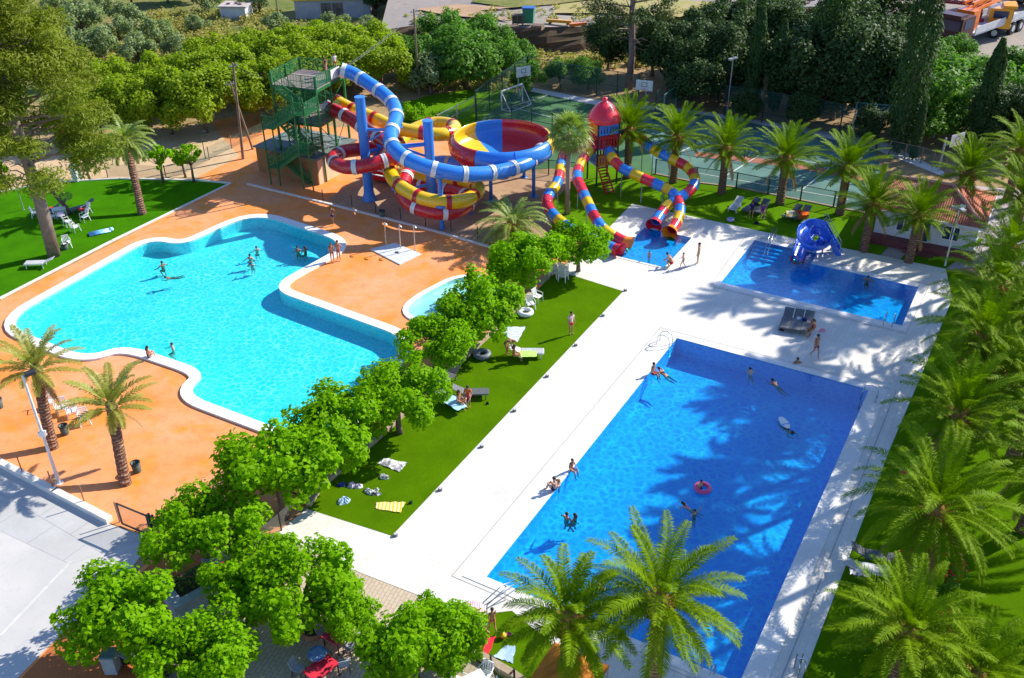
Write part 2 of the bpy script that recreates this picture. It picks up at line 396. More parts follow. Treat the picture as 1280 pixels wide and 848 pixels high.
sheet('brick_paving', px((195, 700), (262, 690), (330, 692), (215, 800), (180, 870), (-40, 920), (75, 797), (132, 757)), .03, BRICKM)
sheet('terrace_paving', px((262, 690), (350, 665), (420, 700), (600, 760), (575, 800), (690, 870), (640, 960), (150, 960), (205, 790)), .036, TERM)
DECK = px((790, 255.6), (905, 280), (1000, 300.5), (1100, 320), (1182, 337), (1190, 374), (1151, 471), (1113, 560), (1004, 848), (960, 960), (640, 960), (700, 870), (600, 775), (420, 705), (345, 668), (384, 637), (490, 671), (779, 365), (715, 345), (698, 340), (745, 302))
sheet('pool_deck', DECK, .05, DECKM, HOLES[:3])
sheet('turf', px((779, 365), (490, 671), (384, 637), (400, 610), (537, 490), (621, 414), (690, 345), (715, 345)), .06, TURF)
sheet('turf', px((578, 772), (640, 765), (742, 850), (690, 900), (560, 800)), .075, TURF)
sheet('turf', px((1182, 337), (1190, 374), (1151, 471), (1113, 560), (1004, 848), (950, 1000), (1500, 1000), (1500, 420), (1330, 380)), .04, TURF)
sheet('turf', px((790, 255.6), (905, 280), (1000, 300.5), (1100, 320), (1120, 300), (1090, 268), (920, 235), (870, 229), (818, 218), (730, 205), (708, 236), (690, 252), (690, 300), (745, 302)), .04, LAWN2)
sheet('turf', px((1125, 325), (1182, 337), (1230, 300), (1160, 290)), .056, TURF)
sheet('lawn', px((-140, 440), (0, 372), (288, 229.5), (243, 226), (150, 224), (60, 229), (0, 241), (-150, 270), (-260, 340)), .03, LAWN)
sheet('lawn', px((480, 180), (492, 132), (540, 119), (600, 110), (650, 92), (640, 120), (600, 150), (560, 170)), .03, LAWN2)
sheet('sand_bed', px((404, 254), (440, 228), (470, 214), (600, 212), (640, 214), (722, 222), (705, 245), (690, 262), (690, 300), (645, 319), (541, 289)), .024, SAND)
sheet('sports_court', px((566, 190), (600, 128), (655, 112), (760, 130), (800, 140), (818, 218), (730, 208), (640, 214), (590, 208)), .026, COURTG)
sheet('sports_court', px((800, 140), (860, 138), (1000, 160), (1095, 184), (1100, 215), (1085, 268), (920, 235), (870, 229), (818, 218)), .034, COURTB)
sheet('path', px((655, 113), (664, 110), (760, 128), (860, 137), (1000, 159), (1110, 180), (1180, 215), (1180, 222), (1095, 188), (1000, 165), (860, 141), (750, 133)), .04, CURB)
sheet('clay_strip', px((870, 190), (990, 203), (1085, 222), (1083, 228), (985, 209), (868, 196)), .044, M('red_clay', (.45, .17, .10), .9))
sheet('yard', px((1090, 268), (1130, 225), (1300, 240), (1320, 330), (1182, 337), (1100, 320)), .02, M('patio_concrete', (.42, .36, .36), .85, (.34, .30, .31), .8))
sheet('truck_yard', px((990, 60), (1060, 70), (1290, 110), (1400, 40), (1300, -40), (980, -20)), .03, GRIT)
sheet('scrub_ground', px((90, 150), (280, 55), (420, 50), (640, 60), (700, 30), (640, 0), (420, -10), (60, -20), (-100, 60)), .014, SCRUBM)
sheet('dirt_path', px((-60, 200), (60, 180), (180, 168), (262, 152), (300, 196), (246, 222), (150, 223), (60, 228), (0, 240), (-100, 258)), .012, m_dirt('pale_path_sand', (.62, .45, .28), (.55, .38, .22), (.48, .33, .19), .3, 2))
sheet('dirt_track', px((175, 52), (300, 40), (330, 52), (230, 72)), .03, SAND)
# court markings
k = MB()
def pline(a, b, wd=.1, z=.05):
    a, b = P(*a), P(*b); d = b - a
    k.box(((a.x + b.x) / 2, (a.y + b.y) / 2, z), (d.length, wd, .008), math.atan2(d.y, d.x))
for a, b in (((628, 138), (690, 118)), ((640, 135), (700, 150)), ((600, 165), (720, 190)), ((610, 150), (660, 160)), ((830, 200), (905, 165)), ((900, 225), (965, 185)), ((860, 215), (1060, 250)), ((820, 190), (870, 150)), ((1000, 240), (1050, 200)), ((850, 175), (1080, 215))): pline(a, b)
tag(k.build('court_line', LINE), None, None, None, 'structure')
# line between the two concretes of the road, kerb walls
k = MB()
def kerb(pts, wd, h, z0=0):
    for a, b in zip(pts[:-1], pts[1:]):
        a, b = P(*a), P(*b); d = b - a
        k.box(((a.x + b.x) / 2, (a.y + b.y) / 2, z0 + h / 2), (d.length + wd * .3, wd, h), math.atan2(d.y, d.x))
kerb([(-60, 549), (0, 581), (70, 618), (137, 653)], .38, .34)
tag(k.build('kerb', CURB), None, None, None, 'structure')
k = MB(); kerb([(0, 374), (140, 302), (288, 230)], .22, .1); kerb([(288, 230), (243, 226), (150, 224), (60, 229), (0, 241)], .25, .12); kerb([(310, 231), (404, 254), (541, 289), (645, 319)], .22, .12)
tag(k.build('kerb', CURB), None, None, None, 'structure')
k = MB(); kerb([(700, 332), (621, 412), (537, 490), (470, 552), (400, 612), (386, 634)], .3, .3); kerb([(560, 800), (640, 846), (690, 880)], .35, .3); kerb([(818, 218), (870, 229), (920, 235), (1085, 268)], .2, .12)
tag(k.build('kerb', M('brown_kerb', (.50, .36, .26), .85, (.4, .28, .2))), None, None, None, 'structure')
k = MB(); kerb([(88, 703), (0, 795)], .12, .03); 
tag(k.build('drain_channel', M('worn_channel', (.64, .62, .58), .85)), None, None, None, 'structure')

# plateau (old field) behind the courts with an earth bank, rolling ground beyond
def terrain(name, pts_lo, pts_hi, back, mat_top, mat_bank):
    k = MB(); n = len(pts_lo); N = 6
    vs = []
    for j in range(N + 1):
        t = j / N
        for i in range(n):
            a, b = Vector(pts_lo[i]), Vector(pts_hi[i]); p = a.lerp(b, t)
            q = math.sin(i * 2.3 + j * 1.7) * .35 * (0 < j < N)
            vs.append((p.x + q, p.y + q, p.z + .2 * math.sin(i * 3.1 + j)))
    k.add(vs, [(j * n + i, j * n + i + 1, (j + 1) * n + i + 1, (j + 1) * n + i) for j in range(N) for i in range(n - 1)])
    k.cur = 1
    top = [vs[N * n + i] for i in range(n)]
    k.add(top + [(p[0] * 1.25, p[1] + back, p[2]) for p in top], [(i, i + 1, n + i + 1, n + i) for i in range(n - 1)])
    tag(k.build(name, [mat_bank, mat_top]), None, None, None, 'structure')
lo, hi = [], []
for i in range(14):
    t = i / 13; x = -16 + 56 * t; y = 124 + 2 * math.sin(i * .9) + 5 * t
    lo.append((x, y, -.05)); hi.append((x - .5, y + 2.2, 3.0))
terrain('terrain', lo, hi, 90, GRIT, BANKM)
# grassy patches on the field
sheet('field_grass', px((590, 3), (640, 10), (690, 6), (760, -3), (700, -12), (600, -10), z=3.2), 3.25, SCRUBM)
sheet('field_grass', px((690, 17), (760, 17), (850, 22), (900, 4), (780, -4), (700, 6), z=3.2), 3.26, M('dry_grass_ground', (.30, .28, .07), .95, (.38, .30, .14), .4))
sheet('field_sand', px((520, 12), (570, 6), (640, 10), (600, 14), (640, 26), (560, 20), z=3.2), 3.27, SAND)
# ================================================================== VEGETATION
RN = np.random.default_rng(11)
def unit(a): return a / (np.linalg.norm(a, axis=1, keepdims=True) + 1e-9)
def leaves(pos, nrm, size, aspect=.7, fold=.18, along=None, rn=None):
    """diamond-shaped folded leaf quads"""
    rn = rn or RN; n = len(pos); nrm = unit(nrm)
    t = rn.normal(size=(n, 3)) if along is None else along + rn.normal(size=(n, 3)) * .25
    u = unit(t - nrm * (t * nrm).sum(1, keepdims=True)); w = np.cross(nrm, u)
    L = (size * rn.uniform(.7, 1.25, n))[:, None]; W = L * aspect
    v = np.stack([pos - u * L * .5, pos + w * W * .5 + nrm * L * fold, pos + u * L * .55, pos - w * W * .5 + nrm * L * fold], 1)
    return v.reshape(-1, 3), np.arange(n * 4).reshape(-1, 4)
def clump_leaves(clumps, per, size, aspect=.7, up=.5, centre=None, rn=None, inner=.55, flat=1.0):
    rn = rn or RN; P_, N_ = [], []
    for (c, r) in clumps:
        n = int(per * r * r * 4) + 6; d = unit(rn.normal(size=(n, 3))); c = np.array(c)
        rad = rn.uniform(inner, 1.05, (n, 1)) * r; off = d * rad; off[:, 2] *= flat
        P_.append(c + off); out = d
        if centre is not None: out = d + .6 * unit((c - np.array(centre))[None])
        N_.append(out * .7 + np.array([0, 0, up]) + rn.normal(size=(n, 3)) * .62)
    return leaves(np.concatenate(P_), np.concatenate(N_), size, aspect, rn=rn)
L_MUL = leafmat('plane_tree_leaves', (.055, .17, .001), (.17, .33, .002), .42, .55, .9, .07)
L_HEDGE = leafmat('yellow_green_leaves', (.12, .20, .004), (.21, .28, .006), .4, .6, .5)
L_MID = leafmat('mid_green_leaves', (.05, .13, .015), (.09, .20, .02), .35, .6, .7)
L_DARK = leafmat('dark_evergreen_leaves', (.022, .05, .012), (.045, .085, .02), .2, .6, .7)
L_CYP = leafmat('cypress_leaves', (.018, .045, .012), (.035, .08, .015), .15, .7, .9)
L_OLIVE = leafmat('grey_olive_leaves', (.13, .18, .07), (.20, .25, .11), .3, .6, .7)
L_PINE = leafmat('pine_needles', (.07, .115, .005), (.16, .19, .010), .32, .6, .5)
L_PALM = leafmat('palm_leaflets', (.022, .068, .001), (.14, .225, .001), .20, .6, 1.3, .07)
L_PALM2 = leafmat('dry_palm_leaflets', (.17, .20, .03), (.25, .25, .05), .3, .45, 1.2, .3)
L_PALM3 = leafmat('pale_palm_leaflets', (.11, .18, .025), (.20, .26, .05), .3, .45, 1.0, .3)
L_DEAD = leafmat('dead_palm_leaflets', (.28, .18, .07), (.20, .12, .05), .2, .7, 1.5, .2)
BARK = M('grey_brown_bark', (.20, .15, .12), .95, (.12, .09, .07), 6, .1, .6)
BARKP = M('pine_bark', (.30, .22, .18), .95, (.19, .14, .12), 2.5, .1, 1)
BARKPALM, t, bs = newmat('palm_trunk_bark')
n1 = noise(t, 7, 3, .7, sc=(1, 1, 1.8)); wv = t.nodes.new('ShaderNodeTexWave'); wv.bands_direction = 'Z'; wv.inputs['Scale'].default_value = 1.8; wv.inputs['Distortion'].default_value = 6; wv.inputs['Detail'].default_value = 2
tc = t.nodes.new('ShaderNodeTexCoord'); t.links.new(tc.outputs['Object'], wv.inputs['Vector'])
col = mixc(t, ramp(t, wv.outputs[0], [(.2, (.22, .11, .07)), (.8, (.40, .25, .17))]).outputs[0], (.15, .08, .06), ramp(t, n1.outputs[0], [(.45, (0, 0, 0)), (.65, (1, 1, 1))]).outputs[0])
t.links.new(col, bs.inputs['Base Color']); bs.inputs['Roughness'].default_value = .95; bs.inputs['Specular IOR Level'].default_value = .1; bump(t, bs, wv.outputs[0], 1.0, .08)
BOOT = M('palm_boot_fibre', (.42, .22, .06), .95, (.26, .13, .05), 7, .1, 1)

# ---- broadleaf trees
def broadleaf(name, Rr, Hh, trunk_h, leafm, nclump=34, per=46, size=.27, seed=1, trunk_r=.17, cr=(.55, .95), flat=.75, bark=None, aspect=.75, low=-.35, lean=0):
    rn = np.random.default_rng(seed); r2 = random.Random(seed); cl = []
    cz = trunk_h + Hh * .42; nl = max(4, nclump // 6); a0 = r2.uniform(0, 6.28)
    lob = [((lean, 0, cz + Hh * .16), Rr * .55, Hh * .42)]
    for i in range(nl):     # a few uneven boughs, each a cluster of leaf clumps
        a = a0 + i * 6.283 / nl + r2.uniform(-.35, .35); q = Rr * r2.uniform(.42, .74); rl = Rr * r2.uniform(.30, .48)
        lob.append(((lean + math.cos(a) * q, math.sin(a) * q, cz + Hh * r2.uniform(-.22, .20)), rl, rl * r2.uniform(.65, .95) * max(1, Hh / (1.5 * Rr))))
    for (lc, lr, lh) in lob:
        m = max(4, int(nclump / (nl + 1)))
        for i in range(m):
            d = Vector((r2.gauss(0, 1), r2.gauss(0, 1), r2.gauss(.25, .9))).normalized(); rr = r2.uniform(*cr) * Rr / 3.1
            cl.append(((lc[0] + d.x * lr * .78, lc[1] + d.y * lr * .78, max(trunk_h * .75, lc[2] + d.z * lh * .8)), rr))
            if r2.random() < .55:   # sprigs that stick out
                g = r2.uniform(1.05, 1.4); cl.append(((lc[0] + d.x * lr * g, lc[1] + d.y * lr * g, max(trunk_h * .7, lc[2] + d.z * lh * g)), rr * r2.uniform(.3, .5)))
    root = thing(name, None, None)
    v, f = clump_leaves(cl, per, size, aspect, .55, (lean, 0, trunk_h), rn)
    raw('crown', v, f, leafm, root)
    k = MB(); top = Vector((lean * .6, 0, trunk_h))
    k.tube([(0, 0, -.05), (.03 + lean * .15, 0, trunk_h * .35), (lean * .35, .04, trunk_h * .7), top], [trunk_r * 1.35, trunk_r, trunk_r * .9, trunk_r * .85], 8)
    for c, rr in cl[::3]:
        c = Vector(c); m = top.lerp(c, .5) + Vector((0, 0, -.15)); k.tube([top - Vector((0, 0, .1)), m, c], [trunk_r * .55, trunk_r * .3, .02], 5)
    k.build('trunk', bark or BARK, root, smooth=True)
    return root
POOL = {}
def plant(kind, makers, loc, label, cat='tree', group=None, scale=1, rz=None, idx=None, name=None):
    """first use of a variant moves the prototype itself, later uses copy it"""
    lst = POOL.setdefault(kind, [])
    i = idx if idx is not None else rnd.randrange(len(makers))
    while len(lst) < len(makers): lst.append(None)
    rz = rnd.uniform(0, 6.28) if rz is None else rz
    if lst[i] is None:
        o = makers[i](); lst[i] = o; o.location = loc; o.rotation_euler.z = rz
        o.scale = scale if isinstance(scale, tuple) else (scale,) * 3
        tag(o, label, cat, group)
    else: o = dup(lst[i], loc, rz, label, group, scale); o['category'] = cat
    return o
MUL = [lambda s=s: broadleaf('plane_tree', 2.75, 2.15, 1.9, L_MUL, 46, 84, .245, s) for s in (3, 8, 21, 34)]
mul = [  # crown centre pixel, crown-centre height, scale, label
    (724, 300, 2.7, .84, 'round bright green plane tree over the stacked white chairs near the slide mouths'),
    (652, 325, 3.0, 1.09, 'bright green plane tree with an armchair under it, beside the drooping palm'),
    (599, 380, 3.0, 1.09, 'bright green plane tree between the wading pool and the spread white towel'),
    (549, 421, 2.8, 0.90, 'slim plane tree with bare trunk standing behind the two sunbathers on loungers'),
    (495, 492, 2.9, 0.99, 'plane tree at the right angle corner of the cyan pool, beside the turf'),
    (417, 533, 3.0, 1.06, 'plane tree between the cyan pool and the towels heaped on the turf'),
    (345, 592, 3.0, 1.21, 'plane tree with trunk in an orange gap at the foot of the turf strip'),
    (250, 655, 3.0, 0.95, 'plane tree beside the open metal gate, between plaza and terrace'),
    (318, 700, 3.0, 0.81, 'small plane tree crown squeezed between gate tree and terrace trees'),
    (150, 765, 3.0, 0.98, 'plane tree leaning over the pale road and the red brick paving'),
    (212, 798, 2.8, 0.63, 'low plane tree with gaps showing the terrace, right of the roadside tree'),
    (252, 805, 3.0, 0.85, 'plane tree in the middle of the terrace, left of the red tables'),
    (372, 722, 3.2, 0.93, 'plane tree rooted in a round planter beside the pink table'),
    (430, 738, 3.0, 0.57, 'small plane tree overhanging the pink table'),
    (515, 795, 3.0, 0.88, 'plane tree on the terrace right of the pink table, above the glass fence'),
    (556, 775, 2.8, 0.68, 'plane tree at the end of the terrace beside the pink parasol'),
]
for i, (u, v, z, s, lab) in enumerate(mul):
    c = P(u, v, z); plant('mul', MUL, (c.x, c.y, .03), lab, 'tree', 'plane trees in a row beside the turf and terrace', s, idx=i % 4, rz=rnd.uniform(0, 6.28))
LOL = [lambda s=s: broadleaf('small_tree', 1.25, 1.5, 1.5, L_MUL, 16, 62, .26, s, .1, (.5, .8)) for s in (5, 6)]
for i, (u, v, s, lab) in enumerate(((112, 224, 1.15, 'small round tree behind the palm, near the white locker on the lawn edge'), (204, 228, 1.2, 'small leafy tree just right of the leaning lawn palm'), (243, 228, 1.15, 'small forked tree at the right tip of the lawn'), (232, 222, .95, 'small tree with thin trunk in front of the sandy bank'), (-4, 245, 1.2, 'small dark tree cut by the left frame edge under the big pine'))):
    c = P(u, v); plant('lol', LOL, (c.x, c.y, .03), lab, 'tree', 'small trees along the lawn edge', s, idx=i % 2)
HED = [lambda s=s: broadleaf('broadleaf_tree', 3.4, 4.2, 2.2, L_HEDGE, 46, 48, .31, s, .18, (.8, 1.2), low=-.7) for s in (41, 42, 43)]
hb = [(128, 176, .95), (172, 172, 1.0), (215, 168, 1.05), (258, 166, 1.05), (300, 158, 1.0), (338, 150, 1.0), (372, 140, 1.0), (408, 132, 1.05), (445, 122, 1.05), (478, 116, 1.0),
      (150, 145, .95), (200, 140, .95), (250, 136, 1.0), (300, 128, 1.0), (345, 120, 1.05), (390, 112, 1.05), (432, 104, 1.05), (470, 98, 1.0), (270, 108, .9), (318, 100, .9), (365, 94, .9), (410, 88, .9)]
ord_ = ['first', 'second', 'third', 'fourth', 'fifth', 'sixth', 'seventh', 'eighth', 'ninth', 'tenth', 'eleventh', 'twelfth']
for i, (u, v, s) in enumerate(hb):
    c = P(u, v)
    row, k_ = ('front row', i) if i < 10 else (('middle row', i - 10) if i < 18 else ('back row', i - 18))
    plant('hed', HED, (c.x, c.y, 0), f'yellow green tree, {ord_[k_]} from left in {row} of belt behind tower', 'tree', 'tree belt behind the slide tower', (s, s, s * 1.02), idx=i % 3)
MIDT = [lambda s=s: broadleaf('bushy_tree', 2.6, 3.4, 1.2, L_MID, 34, 44, .30, s, .14, (.8, 1.2), low=-.9) for s in (51, 52)]
for i, (u, v, s, lab) in enumerate(((585, 112, 1.5, 'tall deep green bushy tree left of the earth bank'), (548, 108, 1.1, 'green bushy tree beside the wire pole at the end of the belt'), (610, 85, 1.25, 'green bushy tree with pale tips below the dirt field'), (560, 70, 1.2, 'bushy tree at the edge of the dirt field behind the wire pole'), (505, 92, 1.0, 'bushy tree just behind the start of the blue slide'),
    (1165, 165, 1.6, 'mid green bushy tree right of the tall cypress'), (1200, 150, 1.4, 'mid green bushy tree left of the slim cypress'), (1180, 112, .95, 'pale green bushy tree in front of the crane truck'), (1215, 108, .8, 'bushy tree right in front of the dark red truck arm'), (1255, 165, 1.3, 'dark bushy tree behind the palms at the right edge'), (1272, 112, 1.0, 'bushy tree at the right edge below the truck yard'), (1150, 128, .9, 'bushy tree hiding the cab of the crane truck'),
    (660, 118, .75, 'low green bush behind the goal frame'), (700, 108, .7, 'low green bush under the earth bank beside the court fence'), (735, 112, .75, 'low green bush left of the bare pine trunk'), (528, 92, 1.0, 'bushy tree right of the thin pole behind the lawn'), (575, 92, 1.25, 'bushy tree in the second line behind the green lawn'), (632, 100, .95, 'bushy tree at the foot of the bank left of the goal'), (596, 62, 1.0, 'bushy tree on the lip of the dirt field'), (650, 88, .8, 'small bushy tree in the shadow of the earth bank'), (1195, 178, .9, 'bushy tree at the foot of the slim cypress'), (1150, 180, .9, 'bushy tree right beside the foot of the tallest cypress'), (1238, 130, .9, 'bushy tree right of the slim cypress top'), (1192, 88, .9, 'bushy tree half hiding the wheels of the crane truck'), (1156, 92, 1.0, 'bushy tree just right of the tallest cypress, before the yard'))):
    c = P(u, v); plant('midt', MIDT, (c.x, c.y, 0), lab, 'tree', 'bushy trees beyond the courts', s, idx=i % 2)
DRK = [lambda s=s: broadleaf('evergreen_tree', 3.0, 7.6, 1.3, L_DARK, 66, 40, .30, s, .2, (.7, 1.25), low=-.8) for s in (61, 62, 63)]
dk = [(862, 138, .95, 'dark grey green evergreen just behind the court corner'), (838, 118, 1.0, 'dark evergreen between the bare pine trunk and the court corner'), (880, 112, 1.15, 'tall dark evergreen behind the left corner of the tennis court'), (912, 125, 1.1, 'dark evergreen left of the paired cypresses'), (985, 138, 1.1, 'dark evergreen right of the paired cypresses'), (1010, 150, 1.2, 'dark evergreen behind the middle of the far court fence'), (1040, 150, 1.25, 'dark evergreen with bare stems, left of the green shelter frame'), (1072, 155, 1.3, 'dark evergreen directly behind the green shelter frame'), (1098, 160, 1.1, 'dark evergreen left of the tall cypress'), (1030, 118, 1.2, 'dark evergreen in the second line below the red shed'), (1075, 120, 1.2, 'dark evergreen in the second line left of the tall cypress'), (905, 85, 1.1, 'dark evergreen against the asphalt at the top of the photo'), (945, 95, 1.1, 'dark evergreen filling the gap behind the paired cypresses'), (990, 100, 1.1, 'dark evergreen in front of the red shed'), (815, 95, 1.0, 'dark evergreen right of the bare pine trunk'), (760, 88, .9, 'dark evergreen left of the bare pine trunk'),
      (1235, 190, .85, 'dark evergreen in deep shade behind the slim cypress'), (1270, 195, .8, 'dark evergreen at the right edge behind the palms'), (120, 10, 1.0, 'dark tree at the top left behind the scrub'), (165, 6, 1.0, 'dark tree at the top, left of the scrub clearing'), (210, 4, 1.0, 'dark tree at the top above the olive trees'), (245, 2, .9, 'dark tree at the top beside the white cabin'), (470, 20, .8, 'dark shrub beside the grey warehouse'), (490, 8, .9, 'dark tree behind the warehouse corner'), (930, 155, .5, 'dark shrub at the foot of the left paired cypress'), (1000, 165, .55, 'dark shrub behind the middle of the far court fence'), (1085, 182, .5, 'dark shrub beside the green shelter frame'), (960, 70, 1.2, 'dark evergreen rising in front of the asphalt at the top'), (1050, 85, 1.2, 'dark evergreen right of the red shed'), (1100, 95, 1.2, 'dark evergreen in the back line left of the tall cypress')]
for i, (u, v, s, lab) in enumerate(dk):
    c = P(u, v); plant('drk', DRK, (c.x, c.y, 0), lab, 'tree', 'dark evergreens behind the courts', s, idx=i % 3)
OLV = [lambda s=s: broadleaf('olive_tree', 2.2, 2.4, .9, L_OLIVE, 24, 60, .25, s, .16, (.7, 1.1), low=-.5) for s in (71, 72)]
for i, (u, v, s, lab) in enumerate(((105, 50, 1.5, 'big grey green olive tree near the top of the pine'), (200, 62, 1.2, 'olive tree with visible trunk in the dry clearing'), (165, 42, 1.2, 'round olive tree left of the dry clearing'), (248, 43, .8, 'thin small olive tree alone in the middle of the clearing'), (262, 18, 1.0, 'olive tree left of the white cabin'), (325, 18, 1.0, 'olive tree right of the white cabin'), (130, 78, 1.3, 'olive tree in the scrub behind the belt, by the pine'), (100, 105, 1.2, 'olive tree half hidden by the pine crown'), (538, 118, 1.3, 'grey green shrubby olive at the foot of the wire pole'), (520, 58, 1.0, 'pale olive on the edge of the dirt field'), (75, 30, 1.2, 'olive tree at the top left corner'), (150, 60, 1.2, 'olive tree between pine crown and tree belt'), (175, 85, 1.2, 'olive tree touching the back row of the belt'), (125, 28, 1.1, 'olive tree under the dark trees at top left'), (225, 78, 1.0, 'olive tree just behind the belt below the clearing'), (90, 80, 1.3, 'olive tree right beside the pine crown'), (345, 45, .9, 'olive tree in front of the warehouse corner'), (420, 45, .9, 'olive tree in front of the warehouse gate'), (460, 55, 1.0, 'olive tree right of the warehouse'))):
    c = P(u, v); plant('olv', OLV, (c.x, c.y, 0), lab, 'tree', 'olive trees in the scrub', s, idx=i % 2)
# scrub as one mass
pts = []
for (u0, u1, v0, v1, n) in ((80, 260, 40, 135, 620), (180, 350, 16, 62, 300), (350, 540, 30, 80, 260), (500, 640, 55, 115, 260), (560, 740, 38, 52, 0)):
    for _ in range(n):
        c = P(rnd.uniform(u0, u1), rnd.uniform(v0, v1)); pts.append(((c.x, c.y, .3), rnd.uniform(.35, .9)))
for _ in range(150):
    x = rnd.uniform(-14, 38); pts.append(((x, 128 + rnd.uniform(-1, 6) + 5 * (x + 16) / 56, 3.0 + rnd.uniform(-.8, .3)), rnd.uniform(.3, .8)))
for _ in range(170):
    c = P(rnd.uniform(520, 1130), 0); x = rnd.uniform(-10, 22); pts.append(((x, 121 + rnd.uniform(-4, 3), .5), rnd.uniform(.4, .9)))
v, f = clump_leaves(pts, 18, .42, .5, .6, None)
tag(raw('scrub', v, f, leafmat('scrub_leaves', (.16, .19, .04), (.32, .28, .09), .3, .7, .25)), 'dry yellow green scrub and weeds covering the waste ground', 'scrub', None, 'stuff')
# ---- cypresses
def cypress(Hh, Rr, seed, n=4200):
    rn = np.random.default_rng(seed); root = thing('cypress_tree', None, None)
    zz = rn.uniform(0, 1, n) ** .9; a = rn.uniform(0, 6.283, n)
    rad = Rr * (np.sin(np.pi * np.clip(zz * .86 + .12, 0, 1)) ** .6) * (1 + .22 * np.sin(a * 3 + zz * 17) * np.sin(zz * 31 + a)) * rn.uniform(.7, 1.05, n)
    pos = np.stack([np.cos(a) * rad, np.sin(a) * rad, .5 + zz * Hh], 1)
    nr = np.stack([np.cos(a), np.sin(a), .5 + 0 * a], 1) + rn.normal(size=(n, 3)) * .4
    v, f = leaves(pos, nr, .42, .4, .1, along=np.tile([0, 0, 1.0], (n, 1)), rn=rn)
    raw('crown', v, f, L_CYP, root); k = MB(); k.cyl((0, 0, -.05), (0, 0, Hh * .5), .2, .08, 7); k.build('trunk', BARK, root)
    return root
CY = [lambda: cypress(11, 1.0, 81), lambda: cypress(16, 1.5, 82, 5600)]
for u, v, s, i, lab in ((938, 138, .95, 0, 'left of the two dark cypresses standing behind the tennis court'), (966, 140, .85, 0, 'right of the two dark cypresses standing behind the tennis court, lit on one side'), (1122, 192, 1.05, 1, 'tallest broad dark cypress rising past the top of the photo'), (1218, 192, .95, 0, 'slim dark cypress leaning alone among bushes at the right'), (1022, 140, 1.15, 1, 'tall dark cypress in the shaded row behind the far court'), (1140, 200, .5, 0, 'short cypress at the foot of the tallest cypress')):
    c = P(u, v); plant('cyp', CY, (c.x, c.y, 0), lab, 'tree', 'cypresses behind the courts', s, idx=i)
# ---- pines
def pine(Hh, z0, Rr, seed, trunk_r, mat, n=70, per=60, size=.34, cr=(.8, 1.5), bare=8):
    rn = np.random.default_rng(seed); r2 = random.Random(seed); root = thing('pine_tree', None, None); cl = []
    k = MB(); k.tube([(0, 0, -.1), (.15, 0, Hh * .25), (-.1, .1, Hh * .5), (.1, 0, Hh * .75), (0, 0, Hh * .95)], [trunk_r * 1.15, trunk_r, trunk_r * .85, trunk_r * .6, .08], 10)
    for i in range(n):
        t = r2.random(); a = i * 2.39996; z = z0 + (Hh - z0) * t; q = Rr * (1 - .55 * t ** 1.6) * math.sqrt(r2.uniform(.12, 1))
        c = (math.cos(a) * q, math.sin(a) * q, z + r2.uniform(-.5, .5)); rr = r2.uniform(*cr)
        cl.append((c, rr))
        if i % 2 == 0: k.tube([(0, 0, z - .8), (c[0] * .5, c[1] * .5, z - .4), c], [trunk_r * .3, trunk_r * .16, .03], 5)
    for i in range(bare):
        a = r2.uniform(0, 6.28); z = z0 * r2.uniform(.5, 1); L = r2.uniform(1, 2.6); k.tube([(0, 0, z), (math.cos(a) * L * .5, math.sin(a) * L * .5, z + .5), (math.cos(a) * L, math.sin(a) * L, z + .2)], [.07, .05, .02], 5)
    v, f = clump_leaves(cl, per, size, .22, .7, None, rn, .3, .6); raw('crown', v, f, mat, root)
    k.build('trunk', BARKP, root, smooth=True); return root
c = P(68, 320); o = pine(22, 8.0, 6.6, 91, .45, L_PINE, 170, 62, .42, (.9, 1.9)); o.location = (c.x, c.y, 0); tag(o, 'huge yellow green pine with thick bare trunk on the left lawn', 'tree', 'pines')
c = P(786, 112); o = pine(17, 7.5, 5.2, 92, .38, leafmat('dark_pine_needles', (.03, .05, .012), (.06, .085, .02), .2, .6, .6), 60, 44, .42, (.8, 1.4), 12); o.location = (c.x, c.y, 0); tag(o, 'dark pine with a tall bare pale trunk and dead side branches behind the courts', 'tree', 'pines')
c = P(-10, 190); o = pine(15, 5.0, 4.5, 93, .35, L_PINE, 80, 60, .42); o.location = (c.x, c.y, 0); tag(o, 'second yellow green pine mostly cut off by the left frame edge', 'tree', 'pines')
# cloud-pruned tree on the lawn
c = P(86, 268); o = thing('topiary_tree', 'cloud pruned grey tree with three flat pads beside the lawn loungers', 'tree', (c.x, c.y, .03))
k = MB(); k.tube([(0, 0, 0), (-.2, .1, .8), (-.6, 0, 1.5), (-1.0, .1, 2.4), (-1.1, 0, 3.4)], [.24, .2, .16, .1, .06], 8); k.tube([(-.25, 0, .9), (.15, -.1, 1.5)], [.14, .06], 6); k.build('trunk', BARK, o, True)
for q, r_ in (((-1.15, 0, 3.6), .95), ((-.95, .1, 2.5), 1.0), ((.15, -.1, 1.65), .6)):
    v, f = clump_leaves([(q, r_)], 190, .16, .4, .4, None, None, .8, .5); raw('crown_pad', v, f, L_OLIVE, o)

